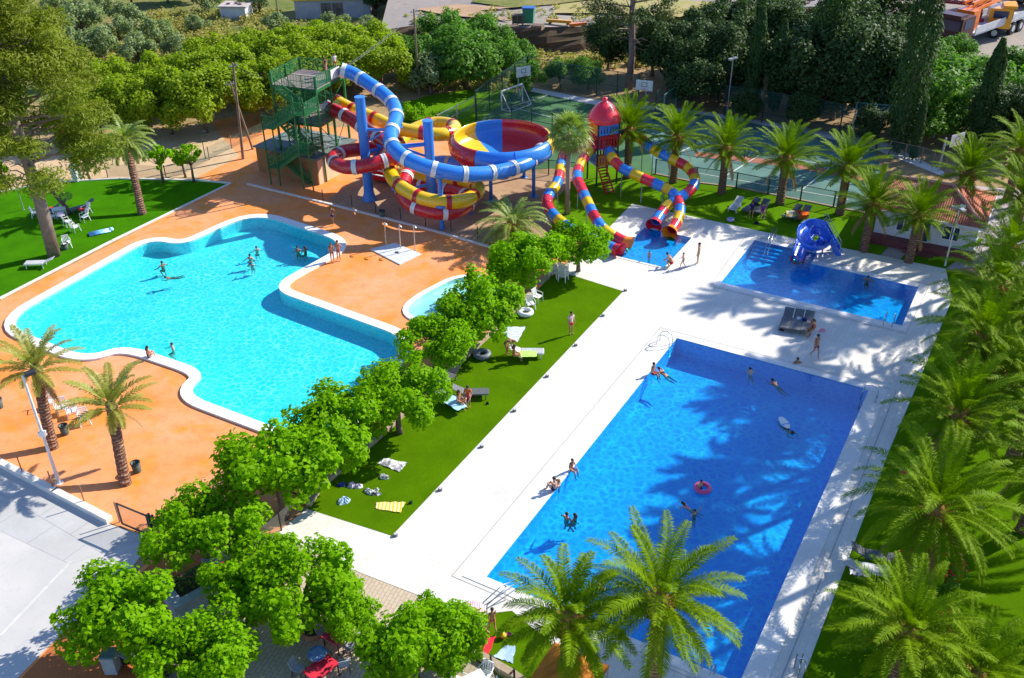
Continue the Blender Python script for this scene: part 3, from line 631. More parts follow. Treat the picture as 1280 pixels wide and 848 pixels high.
# ---- palms
def frond_quads(base, az, e0, L, droop, nl, ll, wl, rn, tw=.0, vee=.35):
    """one feather frond: rachis strip and leaflets -> list of quads"""
    S = 14; t = np.linspace(0, 1, S + 1); e = e0 - droop * t ** 1.35
    azv = az + tw * t ** 2
    dx = np.cos(e) * np.cos(azv); dy = np.cos(e) * np.sin(azv); dz = np.sin(e); T = np.stack([dx, dy, dz], 1)
    pts = np.concatenate([[base], base + np.cumsum((T[:-1] + T[1:]) / 2 * (L / S), 0)])
    side = np.stack([-np.sin(azv), np.cos(azv), 0 * azv], 1); nrm = np.cross(T, side) * 1.0
    nrm = np.where(nrm[:, 2:3] < 0, -nrm, nrm); Q = []
    for i in range(S):
        w0, w1 = .05 * (1 - t[i] * .8), .05 * (1 - t[i + 1] * .8)
        Q.append([pts[i] - side[i] * w0, pts[i] + side[i] * w0, pts[i + 1] + side[i + 1] * w1, pts[i + 1] - side[i + 1] * w1])
    for sg in (-1, 1):
        tt = np.linspace(.13, .995, nl) + rn.uniform(-.006, .006, nl); x = np.clip(tt, 0, 1) * S; i0 = np.minimum(x.astype(int), S - 1); fr = (x - i0)[:, None]
        p = pts[i0] * (1 - fr) + pts[i0 + 1] * fr; Tt = unit(T[i0] * (1 - fr) + T[i0 + 1] * fr); sd = side[i0] * sg; nn = unit(nrm[i0])
        l = ll * (np.sin(np.pi * np.clip(.16 + tt * .80, 0, 1)) ** .55) * rn.uniform(.8, 1.12, nl)
        d = unit(Tt * .62 + sd * .80 + nn * vee * rn.uniform(.4, 1.3, (nl, 1)) - np.array([0, 0, .12]))
        w = Tt * wl
        tip = p + d * l[:, None] - np.array([0, 0, 1]) * (l * .22)[:, None]
        mid = p + d * (l * .55)[:, None]
        Q += list(np.stack([p - w * .5, p + w * .5, mid + w * .6, mid - w * .6], 1)); Q += list(np.stack([mid - w * .6, mid + w * .6, tip + w * .12, tip - w * .12], 1))
    return Q
def date_palm(seed, Hh, n=58, L=3.5, trunk_r=.36, mat=None, emin=-25, emax=86, nl=32, ll=.52, wl=.055, boss=True, droop=(.75, 1.35), dead=3, lean=(0, 0), name='date_palm'):
    rn = np.random.default_rng(seed); r2 = random.Random(seed); root = thing(name, None, None); top = np.array([lean[0], lean[1], Hh]); Q, D = [], []
    for i in range(n):
        t = (i + .5) / n; e = R(emax - (emax - emin) * t ** .85 + r2.uniform(-6, 6)); az = i * 2.39996 + r2.uniform(-.2, .2)
        LL = L * (.72 + .28 * math.sin(math.pi * min(1, .15 + t * .9))) * r2.uniform(.9, 1.08)
        b = top + np.array([math.cos(az) * .18, math.sin(az) * .18, .35 - .6 * t])
        Q += frond_quads(b, az, e, LL, r2.uniform(*droop) * (1.0 - .25 * t), nl, ll, wl, rn, r2.uniform(-.35, .35))
    for i in range(dead):
        az = r2.uniform(0, 6.28); D += frond_quads(top + np.array([0, 0, -.4]), az, R(-35), L * .75, .7, nl, ll * .8, wl, rn)
    q = np.array(Q).reshape(-1, 3); raw('crown', q, np.arange(len(q)).reshape(-1, 4), mat or L_PALM, root)
    if D: q = np.array(D).reshape(-1, 3); raw('dead_fronds', q, np.arange(len(q)).reshape(-1, 4), L_DEAD, root)
    k = MB(); N = 22; pp, rr = [], []
    for i in range(N + 1):
        t = i / N; pp.append((lean[0] * t ** 1.2, lean[1] * t ** 1.2, -.05 + (Hh - .2) * t)); rr.append(trunk_r * (1.16 - .16 * min(1, t * 4)) * (1 + (.05 if i % 2 else -.03)))
    k.tube(pp, rr, 12); k.build('trunk', BARKPALM, root, False)
    if boss:
        k = MB(); k.lathe([(trunk_r * .95, -1.15), (trunk_r * 1.3, -.9), (trunk_r * 1.55, -.5), (trunk_r * 1.35, -.1), (trunk_r * .7, .35), (.05, .55)], 12, top)
        for i in range(70):   # cut frond stubs
            a = i * 2.39996; t = i / 70; rad = trunk_r * (1.1 + .5 * math.sin(math.pi * t)); b = Vector(top) + Vector((math.cos(a) * rad, math.sin(a) * rad, -1.0 + t * 1.15))
            k.beam(b - Vector((math.cos(a), math.sin(a), 0)) * .08, b + Vector((math.cos(a) * .16, math.sin(a) * .16, .16)), .10, .05)
        k.build('crown_boss', BOOT, root)
    return root
PALM = [lambda: date_palm(101, 4.4, 50, 3.7, nl=54, wl=.038, ll=.48, emin=-14), lambda: date_palm(102, 4.4, 54, 4.0, nl=56, wl=.038, ll=.50, emin=-20, droop=(.85, 1.5), dead=5), lambda: date_palm(103, 4.4, 46, 3.6, emin=-10, nl=54, wl=.038, ll=.48, droop=(.6, 1.2)), lambda: date_palm(104, 4.4, 50, 3.6, emin=-6, nl=52, wl=.038, droop=(.6, 1.05))]
gp = [  # crown centre pixel, crown height, scale of the crown, label
    (1134, 792, 4.0, .92, 'date palm beside the two loungers, nearest the bottom of the right grove'),
    (1170, 640, 5.0, 1.0, 'big date palm with orange crown base standing over the two shaded loungers'),
    (1197, 520, 5.0, 1.0, 'date palm overhanging the deck at the far right corner of the big pool'),
    (1229, 424, 5.0, 1.05, 'date palm between the two blue pools on the deck edge of the right grove'),
    (1246, 362, 5.0, 1.05, 'date palm beside the right end of the smaller blue pool'),
    (1262, 310, 4.4, 1.0, 'date palm behind the street lamp by the smaller blue pool'),
    (1211, 218, 4.6, .9, 'date palm growing behind the tiled roof of the pool house'),
    (1276, 190, 4.4, .95, 'date palm cut by the right frame edge, farthest back in the grove'),
    (1280, 248, 4.4, 1.0, 'date palm at the right edge beside the pool house yard'),
    (1250, 470, 4.2, .9, 'smaller date palm tucked in the second row behind the pool corner palm'),
    (1282, 400, 4.4, .95, 'date palm in the second row at the right edge, level with the smaller pool'),
    (1292, 495, 4.4, 1.0, 'date palm at the right edge, level with the far end of the big pool'),
    (1222, 845, 3.4, .85, 'low date palm in the bottom right corner behind the red flowers'),
    (1310, 580, 4.4, .95, 'date palm at the right edge whose fronds hang over the sunny lawn'),
    (1390, 700, 4.8, 1.0, 'date palm right of the lawn whose shadow falls across the sunny grass'),
    (787, 163, 4.6, .92, 'dark date palm hiding the right side of the play tower'),
    (846, 172, 4.3, .92, 'date palm behind the crossing of the two striped tube slides'),
    (908, 186, 4.2, .92, 'date palm left of the loungers on the court side turf'),
    (983, 198, 4.2, .96, 'date palm between two pairs of loungers on the court side turf'),
    (1060, 210, 4.2, .98, 'date palm just behind the blue spiral slide'),
    (1091, 256, 4.0, .88, 'date palm in a dark square bed left of the pool house window'),
    (1149, 270, 3.9, .86, 'date palm in a dark square bed right of the pool house door'),
]
for i, (u, v, z, s, lab) in enumerate(gp):
    c = P(u, v, z); plant('palm', PALM, (c.x, c.y, .03), lab, 'palm', 'date palms round the blue pools', (s, s, z / 4.4), idx=3 if u < 1100 and v < 270 or 'pool house' in lab else i % 3)
c = P(826, 752, 5.2); o = date_palm(111, 5.2, 40, 3.65, .34, None, -24, 84, 54, .5, .038, True, (.9, 1.35), 0); o.location = (c.x, c.y, .05); tag(o, 'tall date palm in front of the big pool, right of the pair', 'palm', 'pair of date palms in front of the big pool')
c = P(712, 775, 4.6); o = date_palm(112, 4.6, 40, 3.1, .34, None, -26, 84, 54, .48, .038, True, (1.0, 1.5), 0); o.location = (c.x, c.y, .05); tag(o, 'date palm in front of the big pool corner, left of the pair', 'palm', 'pair of date palms in front of the big pool')
for j, (u, v, b, lab) in enumerate(((139, 508, (157, 605), 'sparse upright palm with brown trunk, right of the two on the orange plaza'), (45, 462, (66, 560), 'sparse palm beside the lamp post, left of the two on the orange plaza'))):
    g = P(*b); z = 3.9 if j == 0 else 4.6; c = P(u, v, z); o = date_palm(121 + j, z, 26, 2.75, .30, L_PALM2, 2, 84, 34, .42, .055, False, (.8, 1.25), 1, (c.x - g.x, c.y - g.y)); o.location = (g.x, g.y, .016); tag(o, lab, 'palm', 'palms on the orange plaza')
    k = MB(); k.lathe([(.28, -.35), (.34, -.1), (.25, .25), (.05, .4)], 10, (c.x - g.x, c.y - g.y, z)); k.build('crown_boss', M('dark_boot', (.22, .13, .09), .95), o)
g = P(178, 268); c = P(158, 178, 5.6); o = date_palm(131, 5.6, 36, 2.8, .32, L_PALM3, -25, 80, 34, .45, .06, True, (1.2, 1.9), 4, (c.x - g.x, c.y - g.y)); o.location = (g.x, g.y, .03); tag(o, 'pale leaning palm on the left lawn with a bulbous trunk top', 'palm')
c = P(640, 280, 1.8); o = date_palm(141, 1.8, 40, 3.2, .33, L_PALM3, -20, 70, 34, .45, .06, True, (1.2, 1.8), 3); o.location = (c.x, c.y, .02); tag(o, 'low drooping palm below the funnel bowl with dry brown frond tips', 'palm')
# tall palms standing to the right of the frame; their shadows lie over the blue pools
TP = [lambda: date_palm(151, 15.0, 52, 2.7, .22, nl=24, wl=.09, ll=.55, boss=False, emin=0, droop=(.6, 1.0), dead=0, name='tall_palm')]
sdir = Vector((math.cos(SUN_AZ), math.sin(SUN_AZ)))
for i, (u, v, t_) in enumerate(((985, 352, 27), (1060, 372, 26), (1040, 440, 27), (1085, 470, 25), (1018, 520, 27), (1000, 575, 26), (978, 628, 26), (955, 680, 26), (925, 735, 26), (905, 790, 26), (1120, 395, 27))):
    q = P(u, v).xy + sdir * t_; h = (t_ + 3.2) * math.tan(SUN_EL); plant('tallp', TP, (q.x, q.y, .03), 'tall slim palm standing farther right than the date palm grove', 'palm', 'tall palms right of the grove', (1, 1, h / 15.0), idx=0)
# fan palm
def fan_palm(Hh):
    rn = np.random.default_rng(5); r2 = random.Random(5); root = thing('fan_palm', None, None); Q, D = [], []
    for i in range(46):
        t = i / 46; e = R(80 - 135 * t); az = i * 2.39996; dead = t > .82; lp = r2.uniform(.95, 1.45); rad = r2.uniform(.95, 1.2); out = D if dead else Q
        d = np.array([math.cos(e) * math.cos(az), math.cos(e) * math.sin(az), math.sin(e)]); b = np.array([0, 0, Hh]); h = b + d * lp; sd = np.array([-math.sin(az), math.cos(az), 0]); n_ = np.cross(d, sd)
        out.append([b - sd * .02, b + sd * .02, h + sd * .02, h - sd * .02])
        for j in range(17):
            a = (j - 8) / 8 * 1.9; q = d * math.cos(a) + sd * math.sin(a); q = q - np.array([0, 0, .25 + .2 * r2.random()]); q /= np.linalg.norm(q); r_ = rad * (1 - .25 * abs(a) / 1.9) * r2.uniform(.85, 1.1); w_ = np.cross(q, n_); w_ /= (np.linalg.norm(w_) + 1e-6)
            m_ = h + q * r_ * .5; out.append([h - w_ * .015, h + w_ * .015, m_ + w_ * .06, m_ - w_ * .06]); tp = h + q * r_ - np.array([0, 0, .22 * r_]); out.append([m_ - w_ * .06, m_ + w_ * .06, tp + w_ * .01, tp - w_ * .01])
    for nm, L_, m_ in (('crown', Q, L_PALM3), ('dead_fronds', D, L_DEAD)):
        q = np.array(L_).reshape(-1, 3); raw(nm, q, np.arange(len(q)).reshape(-1, 4), m_, root)
    k = MB(); k.tube([(0, 0, -.05), (0, 0, Hh * .4), (0, 0, Hh)], [.26, .2, .17], 10); k.build('trunk', M('fan_palm_bark', (.42, .30, .24), .9, (.32, .22, .18), 4, .1, .5), root, True); return root
c = P(709, 268); o = fan_palm(7.2); o.location = (c.x, c.y, .04); tag(o, 'tall fan palm with slim trunk between the funnel bowl and the play tower', 'palm')
# flowering shrubs in the grove
FLOW = M('red_petals', (.75, .02, .015), .6, (.6, .01, .02), 8)
def hibiscus(seed):
    root = thing('hibiscus_bush', None, None); rn = np.random.default_rng(seed); r2 = random.Random(seed)
    cl = [((r2.uniform(-.7, .7), r2.uniform(-.7, .7), r2.uniform(.4, 1.3)), r2.uniform(.35, .55)) for _ in range(12)]
    v, f = clump_leaves(cl, 90, .16, .6, .4, None, rn); raw('crown', v, f, L_MID, root)
    k = MB(); k.tube([(0, 0, 0), (0, .05, 1.0)], [.06, .03], 6); k.build('trunk', BARK, root)
    pos = np.array([[c[0] + r2.uniform(-.4, .2), c[1] + r2.uniform(-.5, .1), c[2] + r_ * r2.uniform(.5, 1)] for c, r_ in cl for _ in range(3)]); p2 = np.repeat(pos, 4, 0) + rn.normal(size=(len(pos) * 4, 3)) * .04
    v, f = leaves(p2, rn.normal(size=(len(p2), 3)) + [0, -.3, .8], .15, .9, .1, rn=rn); o = raw('blossoms', v, f, FLOW, root); return root
HIB = [lambda: hibiscus(1), lambda: hibiscus(2)]
for i, (u, v, s, lab) in enumerate(((1150, 842, 1.5, 'bush with a dense cluster of red flowers at the foot of the nearest grove palm'), (1100, 826, 1.2, 'bush with a few red flowers in the bottom right, by the deck edge'), (1140, 728, .9, 'flowering bush beside the trunk of the big grove palm'), (1180, 735, .9, 'bush with single red flower right of the big grove palm trunk'))):
    c = P(u, v); plant('hib', HIB, (c.x, c.y, .04), lab, 'bush', 'red flowering bushes in the palm grove', s, idx=i % 2)
c = P(512, 152); o = broadleaf('round_bush', 1.7, 1.6, .3, L_MUL, 16, 50, .26, 77, .06, (.7, 1.0)); o.location = (c.x, c.y, .03); tag(o, 'bright green bush under the yellow slide in front of the lawn', 'bush')
c = P(548, 158); o = broadleaf('round_bush', 1.3, 1.2, .2, L_MUL, 12, 50, .26, 78, .06, (.7, 1.0)); o.location = (c.x, c.y, .03); tag(o, 'bright green bush left of the court fence, behind the yellow loop', 'bush')
# ================================================================== WATER SLIDES
def plastic(name, c, rough=.22, coat=.4):
    m, t, b = newmat(name); n = noise(t, 1.6, 4, .6)
    r = ramp(t, n.outputs[0], [(.3, c), (.75, tuple(x * .86 + .012 for x in c))]); t.links.new(r.outputs[0], b.inputs['Base Color'])
    n2 = noise(t, 6, 3); rr = ramp(t, n2.outputs[0], [(.3, (rough,) * 3), (.8, (rough + .15,) * 3)]); t.links.new(rr.outputs[0], b.inputs['Roughness'])
    b.inputs['Coat Weight'].default_value = coat; b.inputs['Coat Roughness'].default_value = .12; return m
PB = plastic('blue_fibreglass', (.03, .24, .80)); PR = plastic('red_fibreglass', (.55, .008, .02)); PY = plastic('yellow_fibreglass', (.88, .55, .005))
PO = plastic('orange_fibreglass', (.92, .27, .008)); PW = plastic('white_joint_plastic', (.78, .78, .77), .4, .1); PDB = plastic('deep_blue_plastic', (.03, .15, .72)); PPK = plastic('pink_red_plastic', (.74, .015, .04))
STEELB = plastic('blue_painted_steel', (.03, .22, .72), .35, .2)
GREEN = M('green_painted_steel', (.015, .16, .045), .5, (.01, .11, .03), 3)
GALV = M('galvanised_steel', (.50, .52, .54), .4, (.40, .42, .44), 5, .5, 0, .5)
DARKST = M('dark_steel', (.03, .035, .04), .5)
def sweep(mb, pts, prof):
    """sweep a closed 2-D profile (side, up) along pts with an upright frame"""
    N, n = len(pts), len(prof); vs = []
    for i in range(N):
        T = (pts[min(i + 1, N - 1)] - pts[max(i - 1, 0)]).normalized(); s = T.cross(Vector((0, 0, 1))).normalized(); u = s.cross(T)
        vs += [pts[i] + s * a + u * b for a, b in prof]
    fs = [(i * n + k, i * n + (k + 1) % n, (i + 1) * n + (k + 1) % n, (i + 1) * n + k) for i in range(N - 1) for k in range(n)]
    fs += [tuple(range(n))[::-1], tuple((N - 1) * n + k for k in range(n))]
    mb.add(vs, fs)
def uprof(r, th=.06, a0=170, a1=370, n=12):
    o = [(math.cos(R(a0 + (a1 - a0) * i / n)) * r, math.sin(R(a0 + (a1 - a0) * i / n)) * r) for i in range(n + 1)]
    return o + [(x * (r - th) / r, y * (r - th) / r) for x, y in o[::-1]]
def local(pts, root): return [p - root.location for p in pts]
def pathpx(lst, step=.18): return catmull([P(*q) for q in lst], step)
def hollow(mb, pts, r, th=.05, n=16):
    k = len(mb.v); mb.tube(pts, r, n, False); mb.tube(pts, r - th, n, False)
    m = len(pts)
    for e in (0, m - 1):
        a = k + e * n; b = k + m * n + e * n
        mb.f += [(a + i, a + (i + 1) % n, b + (i + 1) % n, b + i) for i in range(n)]; mb.mi += [mb.cur] * n
def tube_slide(name, label, pts, r, colours, joint=None, group=None, mouth=None, jw=.16, posts=(), jdouble=True):
    root = thing(name, label, 'water slide', pts[0].copy(), 0, group); root.location.z = 0
    pts = local(pts, root); N = len(pts); m = len(colours)
    cuts = [round(i * (N - 1) / m) for i in range(m + 1)]
    for i in range(m):
        seg = pts[cuts[i]:cuts[i + 1] + 1]; k = MB(); hollow(k, seg, r)
        if not joint:   # moulded flange at both ends
            for e, s in ((0, 1), (-1, -1)): q = seg[e]; d = (seg[1] - seg[0]).normalized() if e == 0 else (seg[-1] - seg[-2]).normalized(); k.tube([q + d * s * .004, q + d * s * .05], r + .03, 16)if 0 else k.tube([q + d * s * .006, q + d * s * .05], r + .022, 16, False)
        k.build('tube_section', colours[i], root, True)
    if joint:
        for i in range(0, m + 1):
            c = min(max(cuts[i], 1), N - 2); d = (pts[c + 1] - pts[c - 1]).normalized(); k = MB()
            if jdouble:
                for o_ in (-.13, .13): k.tube([pts[c] + d * (o_ - .075), pts[c] + d * (o_ + .075)], r + .05, 16, False)
                k.tube([pts[c] - d * .1, pts[c] + d * .1], r + .025, 16, False)
            else: k.tube([pts[c] - d * jw, pts[c] + d * jw], r + .045, 16, False)
            k.build('joint_ring', joint, root, True)
    if mouth:
        d = (pts[-1] - pts[-3]).normalized(); k = MB(); q = [pts[-1] + d * (i * .12) for i in range(6)]
        k.tube(q, [r + .02, r + .04, r + .07, r + .11, r + .17, r + .24], 16, False); k.tube(q, [r - .03, r - .01, r + .02, r + .06, r + .12, r + .19], 16, False)
        k.build('mouth', mouth, root, True)
    for i in posts:
        q = pts[cuts[i]]; k = MB(); k.cyl((q.x, q.y, 0), (q.x, q.y, q.z - r + .05), .05, n=6); k.build('support_post', GALV, root)
    return root
blue = pathpx([(427, 88, 9.25), (440, 92, 9.0), (455, 101, 8.7), (470, 111, 8.3), (484, 122, 7.9), (493, 134, 7.5), (495, 147, 7.2), (491, 160, 6.9), (488, 172, 6.6), (491, 183, 6.35), (499, 192, 6.1), (511, 200, 5.85), (530, 208, 5.5), (553, 214, 5.15), (580, 218, 4.8), (610, 217, 4.5), (640, 211, 4.3), (663, 201, 4.25), (677, 188, 4.3)])
tube_slide('blue_tube_slide', 'long blue tube slide with white rings winding from the tower top into the funnel bowl', blue, .62, [PB] * 13, PW)
yel = pathpx([(421, 127, 6.1), (436, 135, 5.9), (450, 141, 5.75), (470, 149, 5.5), (485, 156, 5.3), (503, 162, 5.1), (520, 165, 5.0), (540, 168, 4.8), (556, 168, 4.7), (568, 163, 4.6), (566, 157, 4.5), (550, 154, 4.4), (534, 156, 4.3), (520, 161, 4.15), (508, 168, 4.0), (499, 180, 3.8), (491, 193, 3.55), (487, 205, 3.35), (489, 219, 3.15), (497, 230, 2.95), (509, 239, 2.8), (530, 249, 2.6), (556, 253, 2.45), (580, 251, 2.3), (594, 243, 2.15), (597, 235, 2.05), (586, 229, 1.95), (565, 226, 1.8), (540, 224, 1.6), (515, 220, 1.3), (495, 215, .95)])
tube_slide('yellow_tube_slide', 'yellow tube slide with red rings looping down from the lower tower deck', yel, .6, [PY] * 20, PR, jdouble=True)
red = pathpx([(408, 134, 6.1), (420, 139, 5.95), (437, 148, 5.7), (450, 157, 5.45), (463, 166, 5.2), (475, 174, 5.0), (487, 182, 4.8), (496, 189, 4.65), (494, 197, 4.5), (482, 201, 4.35), (464, 206, 4.2), (445, 209, 4.05), (427, 208, 3.95), (416, 200, 3.85), (426, 191, 3.75), (445, 187.5, 3.65), (462, 186, 3.55), (478, 188, 3.4), (495, 195, 3.2), (508, 205, 3.0), (510, 215, 2.85), (505, 227, 2.6), (503, 240, 2.3), (509, 252, 2.0), (522, 260, 1.8), (541, 265, 1.65), (562, 266, 1.5), (580, 260, 1.4), (587, 250, 1.3), (576, 242, 1.2), (556, 237, 1.1), (530, 232, .95), (505, 226, .8)])
tube_slide('red_tube_slide', 'dark red tube slide with white rings spiralling under the yellow one', red, .6, [PR] * 20, PW)
bex = pathpx([(612, 213, 2.7), (590, 208, 2.55), (570, 205, 2.4), (553, 203, 2.2), (540, 205, 1.9), (527, 211, 1.5), (512, 218, 1.0)])
tube_slide('bowl_exit_tube', 'short blue tube with cream ring leaving the funnel bowl towards the red run out lanes', bex, .62, [PB] * 4, M('cream_ring', (.70, .60, .45), .5))
for j, (a, b, lab) in enumerate((((592, 243, .45), (468, 218, .45), 'front red run out lane with white edge under the slides'), ((560, 229, .45), (463, 211.5, .45), 'middle red run out lane under the slide spirals'), ((545, 220, .45), (470, 206, .45), 'rear red run out lane beside the yellow shed wall'))):
    p = [P(*a).lerp(P(*b), i / 12) for i in range(13)]; root = thing('runout_lane', lab, 'slide lane', p[0].copy(), 0, 'red run out lanes of the slides'); root.location.z = 0; p = local(p, root)
    k = MB(); sweep(k, p, [(-.75, .3), (-.68, .3), (-.6, -.15), (.6, -.15), (.68, .3), (.75, .3), (.66, -.24), (-.66, -.24)]); k.build('trough', PR, root)
    k = MB()
    for s in (-.72, .72): sweep(k, p, [(s - .08, .302), (s + .08, .302), (s + .08, .36), (s - .08, .36)])
    k.build('edge_strip', PW, root)
    for q in p[1::4]:
        k = MB(); k.box((q.x, q.y, .12), (.18, 1.1, .24), 0); k.build('support_block', STEELB, root)
# funnel bowl
BC = Vector((-.65, 79.9, 0)); BZ = 5.35
root = thing('funnel_bowl', 'big open funnel bowl in red, blue and yellow panels on blue posts', 'water slide', BC)
oprof = [(4.12, 0), (4.3, -.05), (4.52, -.3), (4.68, -.75), (4.62, -1.2), (4.3, -1.65), (3.6, -2.05), (2.6, -2.35), (1.4, -2.6), (.55, -2.75)]
iprof = [(4.12, 0), (4.05, -.06), (4.22, -.45), (4.36, -.85), (4.25, -1.2), (3.9, -1.5), (3.2, -1.8), (2.3, -2.1), (1.2, -2.35), (.45, -2.5)]
V0 = 0.0
for a0, a1, m in ((-24, 24, PY), (24, 100, PR), (100, 178, PY), (178, 240, PR), (240, 285, PB), (285, 336, PB)):
    k = MB(); k.lathe([(r, z + BZ) for r, z in oprof], max(4, int((a1 - a0) / 5)), (0, 0, 0), R(a0), R(a1)); k.build('outer_panel', m, root, True)
for a0, a1, m in ((-40, 90, PR), (90, 124, PB), (124, 215, PY), (215, 320, PB)):
    k = MB(); k.lathe([(r, z + BZ) for r, z in iprof], max(4, int((a1 - a0) / 5)), (0, 0, 0), R(a0), R(a1)); k.build('inner_panel', m, root, True)
for a in (24, 100, 178, 240, 285, 336):   # bolted seams between the panels
    k = MB(); pts_ = [Vector((math.cos(R(a)) * (r + .02), math.sin(R(a)) * (r + .02), z + BZ)) for r, z in oprof[:8]]; k.tube(pts_, .035, 5); k.build('seam_flange', PDB if a > 240 else PR, root)
k = MB(); k.lathe([(.55, BZ - 2.75), (.62, BZ - 3.4), (.62, BZ - 3.9)], 14); k.build('drain_throat', PB, root, True)
for u, v in ((667, 246), (614, 252), (655, 222), (602, 226)):
    g = P(u, v) - BC; rr = g.xy.length; zt = BZ - 2.35 + (rr - 2.6) * .35
    k = MB(); k.cyl((g.x, g.y, 0), (g.x, g.y, max(zt, 2.9)), .16, n=10); k.cyl((g.x, g.y, 0), (g.x, g.y, .06), .35, n=10); k.build('support_post', STEELB, root, True)
# posts that carry the tube slides
def near(path, p, z=None): return min(path, key=lambda q: (q - p).length)
def slide_post(base, h, r, label, arms, flare=True):
    b = P(*base); root = thing('slide_support', label, 'support post', (b.x, b.y, 0), 0, 'blue posts carrying the tube slides')
    k = MB(); k.lathe([(r * 1.5, 0), (r * 1.45, .12), (r * 1.05, .7), (r, 1.2), (r, h)] if flare else [(r, 0), (r, h)], 18); k.build('column', STEELB, root, True)
    k = MB(); k.lathe([(r + .03, h - .02), (r + .03, h + .07), (.02, h + .08)], 18); k.build('cap', STEELB, root)
    for pth, z, rt in arms:
        q = near(pth, Vector((b.x, b.y, z))); q = Vector((q.x - b.x, q.y - b.y, q.z - rt * .9)); k = MB()
        k.beam((0, 0, q.z), q, .16, .2); k.beam((0, 0, q.z - 1.2), (q.x * .75, q.y * .75, q.z - .1), .11); k.build('brace_arm', STEELB, root)
        k = MB(); k.lathe([(rt * .55, -.05), (rt + .07, .25), (rt + .07, .45)], 14, q, 0, math.pi * 2); k.build('saddle', STEELB, root)
slide_post((462, 250), 9.25, .43, 'tallest thick blue post, left, holding the first bend of the blue slide', [(blue, 7.6, .62), (red, 5.0, .6), (red, 4.0, .6)])
slide_post((541, 262), 7.9, .42, 'second thick blue post rising from inside the yellow spiral', [(blue, 6.3, .62), (blue, 5.5, .62), (yel, 4.2, .6), (yel, 2.7, .6), (red, 1.8, .6)])
slide_post((553, 287), 4.5, .19, 'slim blue post in front, with an arm reaching under the blue slide', [(blue, 5.0, .62), (yel, 2.5, .6)], False)
slide_post((589, 268), 1.6, .14, 'short blue post under the right end of the red spiral', [(red, 1.4, .6)], False)
# ---------------- green stair tower
Bc = P(395, 112, 8.6); TW = thing('slide_tower', 'green steel stair tower with two decks where the tube slides start', 'tower', (Bc.x, Bc.y, 0), R(158))
ZU, ZL = 8.6, 5.45; DX, DY = 4.7, 4.9
NET, t, bs = newmat('green_net_panel'); tr = t.nodes.new('ShaderNodeBsdfTransparent'); mx = t.nodes.new('ShaderNodeMixShader'); bs.inputs['Base Color'].default_value = (.02, .20, .07, 1); bs.inputs['Roughness'].default_value = .8
n1 = noise(t, 14, 2); rr_ = ramp(t, n1.outputs[0], [(.3, (.25,) * 3), (.7, (.45,) * 3)]); t.links.new(rr_.outputs[0], mx.inputs[0]); t.links.new(tr.outputs[0], mx.inputs[1]); t.links.new(bs.outputs[0], mx.inputs[2]); t.links.new(mx.outputs[0], t.nodes['Material Output'].inputs[0])
BOARD = M('grey_deck_boards', (.34, .27, .25), .85, (.26, .21, .20), 1.5)
def railing(parent, pts, h=1.1, bars=.28, name='railing', net=True, mat=None):
    k = MB(); pts = [Vector(p) for p in pts]
    for a, b in zip(pts[:-1], pts[1:]):
        for z in (h, h * .5, .1): k.beam(a + Vector((0, 0, z)), b + Vector((0, 0, z)), .05 if z == h else .035)
        n = max(1, int((b - a).length / 1.3))
        for i in range(n + 1): q = a.lerp(b, i / n); k.beam(q, q + Vector((0, 0, h)), .055)
        n = max(1, int((b - a).length / bars))
        for i in range(1, n): q = a.lerp(b, i / n); k.beam(q + Vector((0, 0, .1)), q + Vector((0, 0, h)), .022)
    o = k.build(name, mat or GREEN, parent)
    if net:
        k = MB()
        for a, b in zip(pts[:-1], pts[1:]): k.add([a + Vector((0, 0, .12)), b + Vector((0, 0, .12)), b + Vector((0, 0, h - .05)), a + Vector((0, 0, h - .05))], [(0, 1, 2, 3)])
        k.build('net_panel', NET, o)
    return o
for x, y in ((.08, -.08), (DX - .08, -.08), (.08, -DY + .08), (DX - .08, -DY + .08), (.08, -DY / 2), (DX - .08, -DY / 2), (DX / 2, -.08), (DX / 2, -DY + .08)):
    k = MB(); k.beam((x, y, 0), (x, y, ZU + (1.1 if x != DX / 2 else 0)), .17); k.build('post', GREEN, TW)
for z, x0 in ((ZU, 0), (ZL, 0)):
    k = MB(); k.box(((x0 + DX) / 2, -DY / 2, z - .04), (DX - x0, DY, .08)); k.build('deck', BOARD, TW)
    k = MB()
    for y in (-.0, -DY): k.box((DX / 2, y, z - .2), (DX + .1, .1, .26))
    for x in (0, DX): k.box((x, -DY / 2, z - .2), (.1, DY - .1, .26))
    for i in range(1, 5): k.box((i * DX / 5, -DY / 2, z - .17), (.08, DY - .15, .16))
    k.build('deck_frame', GREEN, TW)
    railing(TW, [(.0, -.1, z), (.0, -DY + 1.3, z)]); railing(TW, [(DX, -.1, z), (DX, -DY, z), (1.0, -DY, z)]); railing(TW, [(.1, 0, z), (DX * .6, 0, z)])
k = MB()
for a, b in (((0, 0, .3), (0, -DY, ZL - .3)), ((0, -DY, .3), (0, 0, ZL - .3)), ((0, 0, ZL), (0, -DY, ZU - .3)), ((0, -DY, ZL), (0, 0, ZU - .3)), ((0, 0, .3), (DX, 0, ZL - .3)), ((DX, -DY, .3), (DX, 0, ZL - .3)), ((0, -DY, ZL), (DX, -DY, ZU - .3))): k.beam(a, b, .05)
k.build('cross_brace', GREEN, TW)
k = MB(); k.box((-.05, -DY + 1.6, ZU + .55), (.05, 1.5, .85)); k.build('sign_board', M('white_board', (.8, .82, .84), .5), TW)
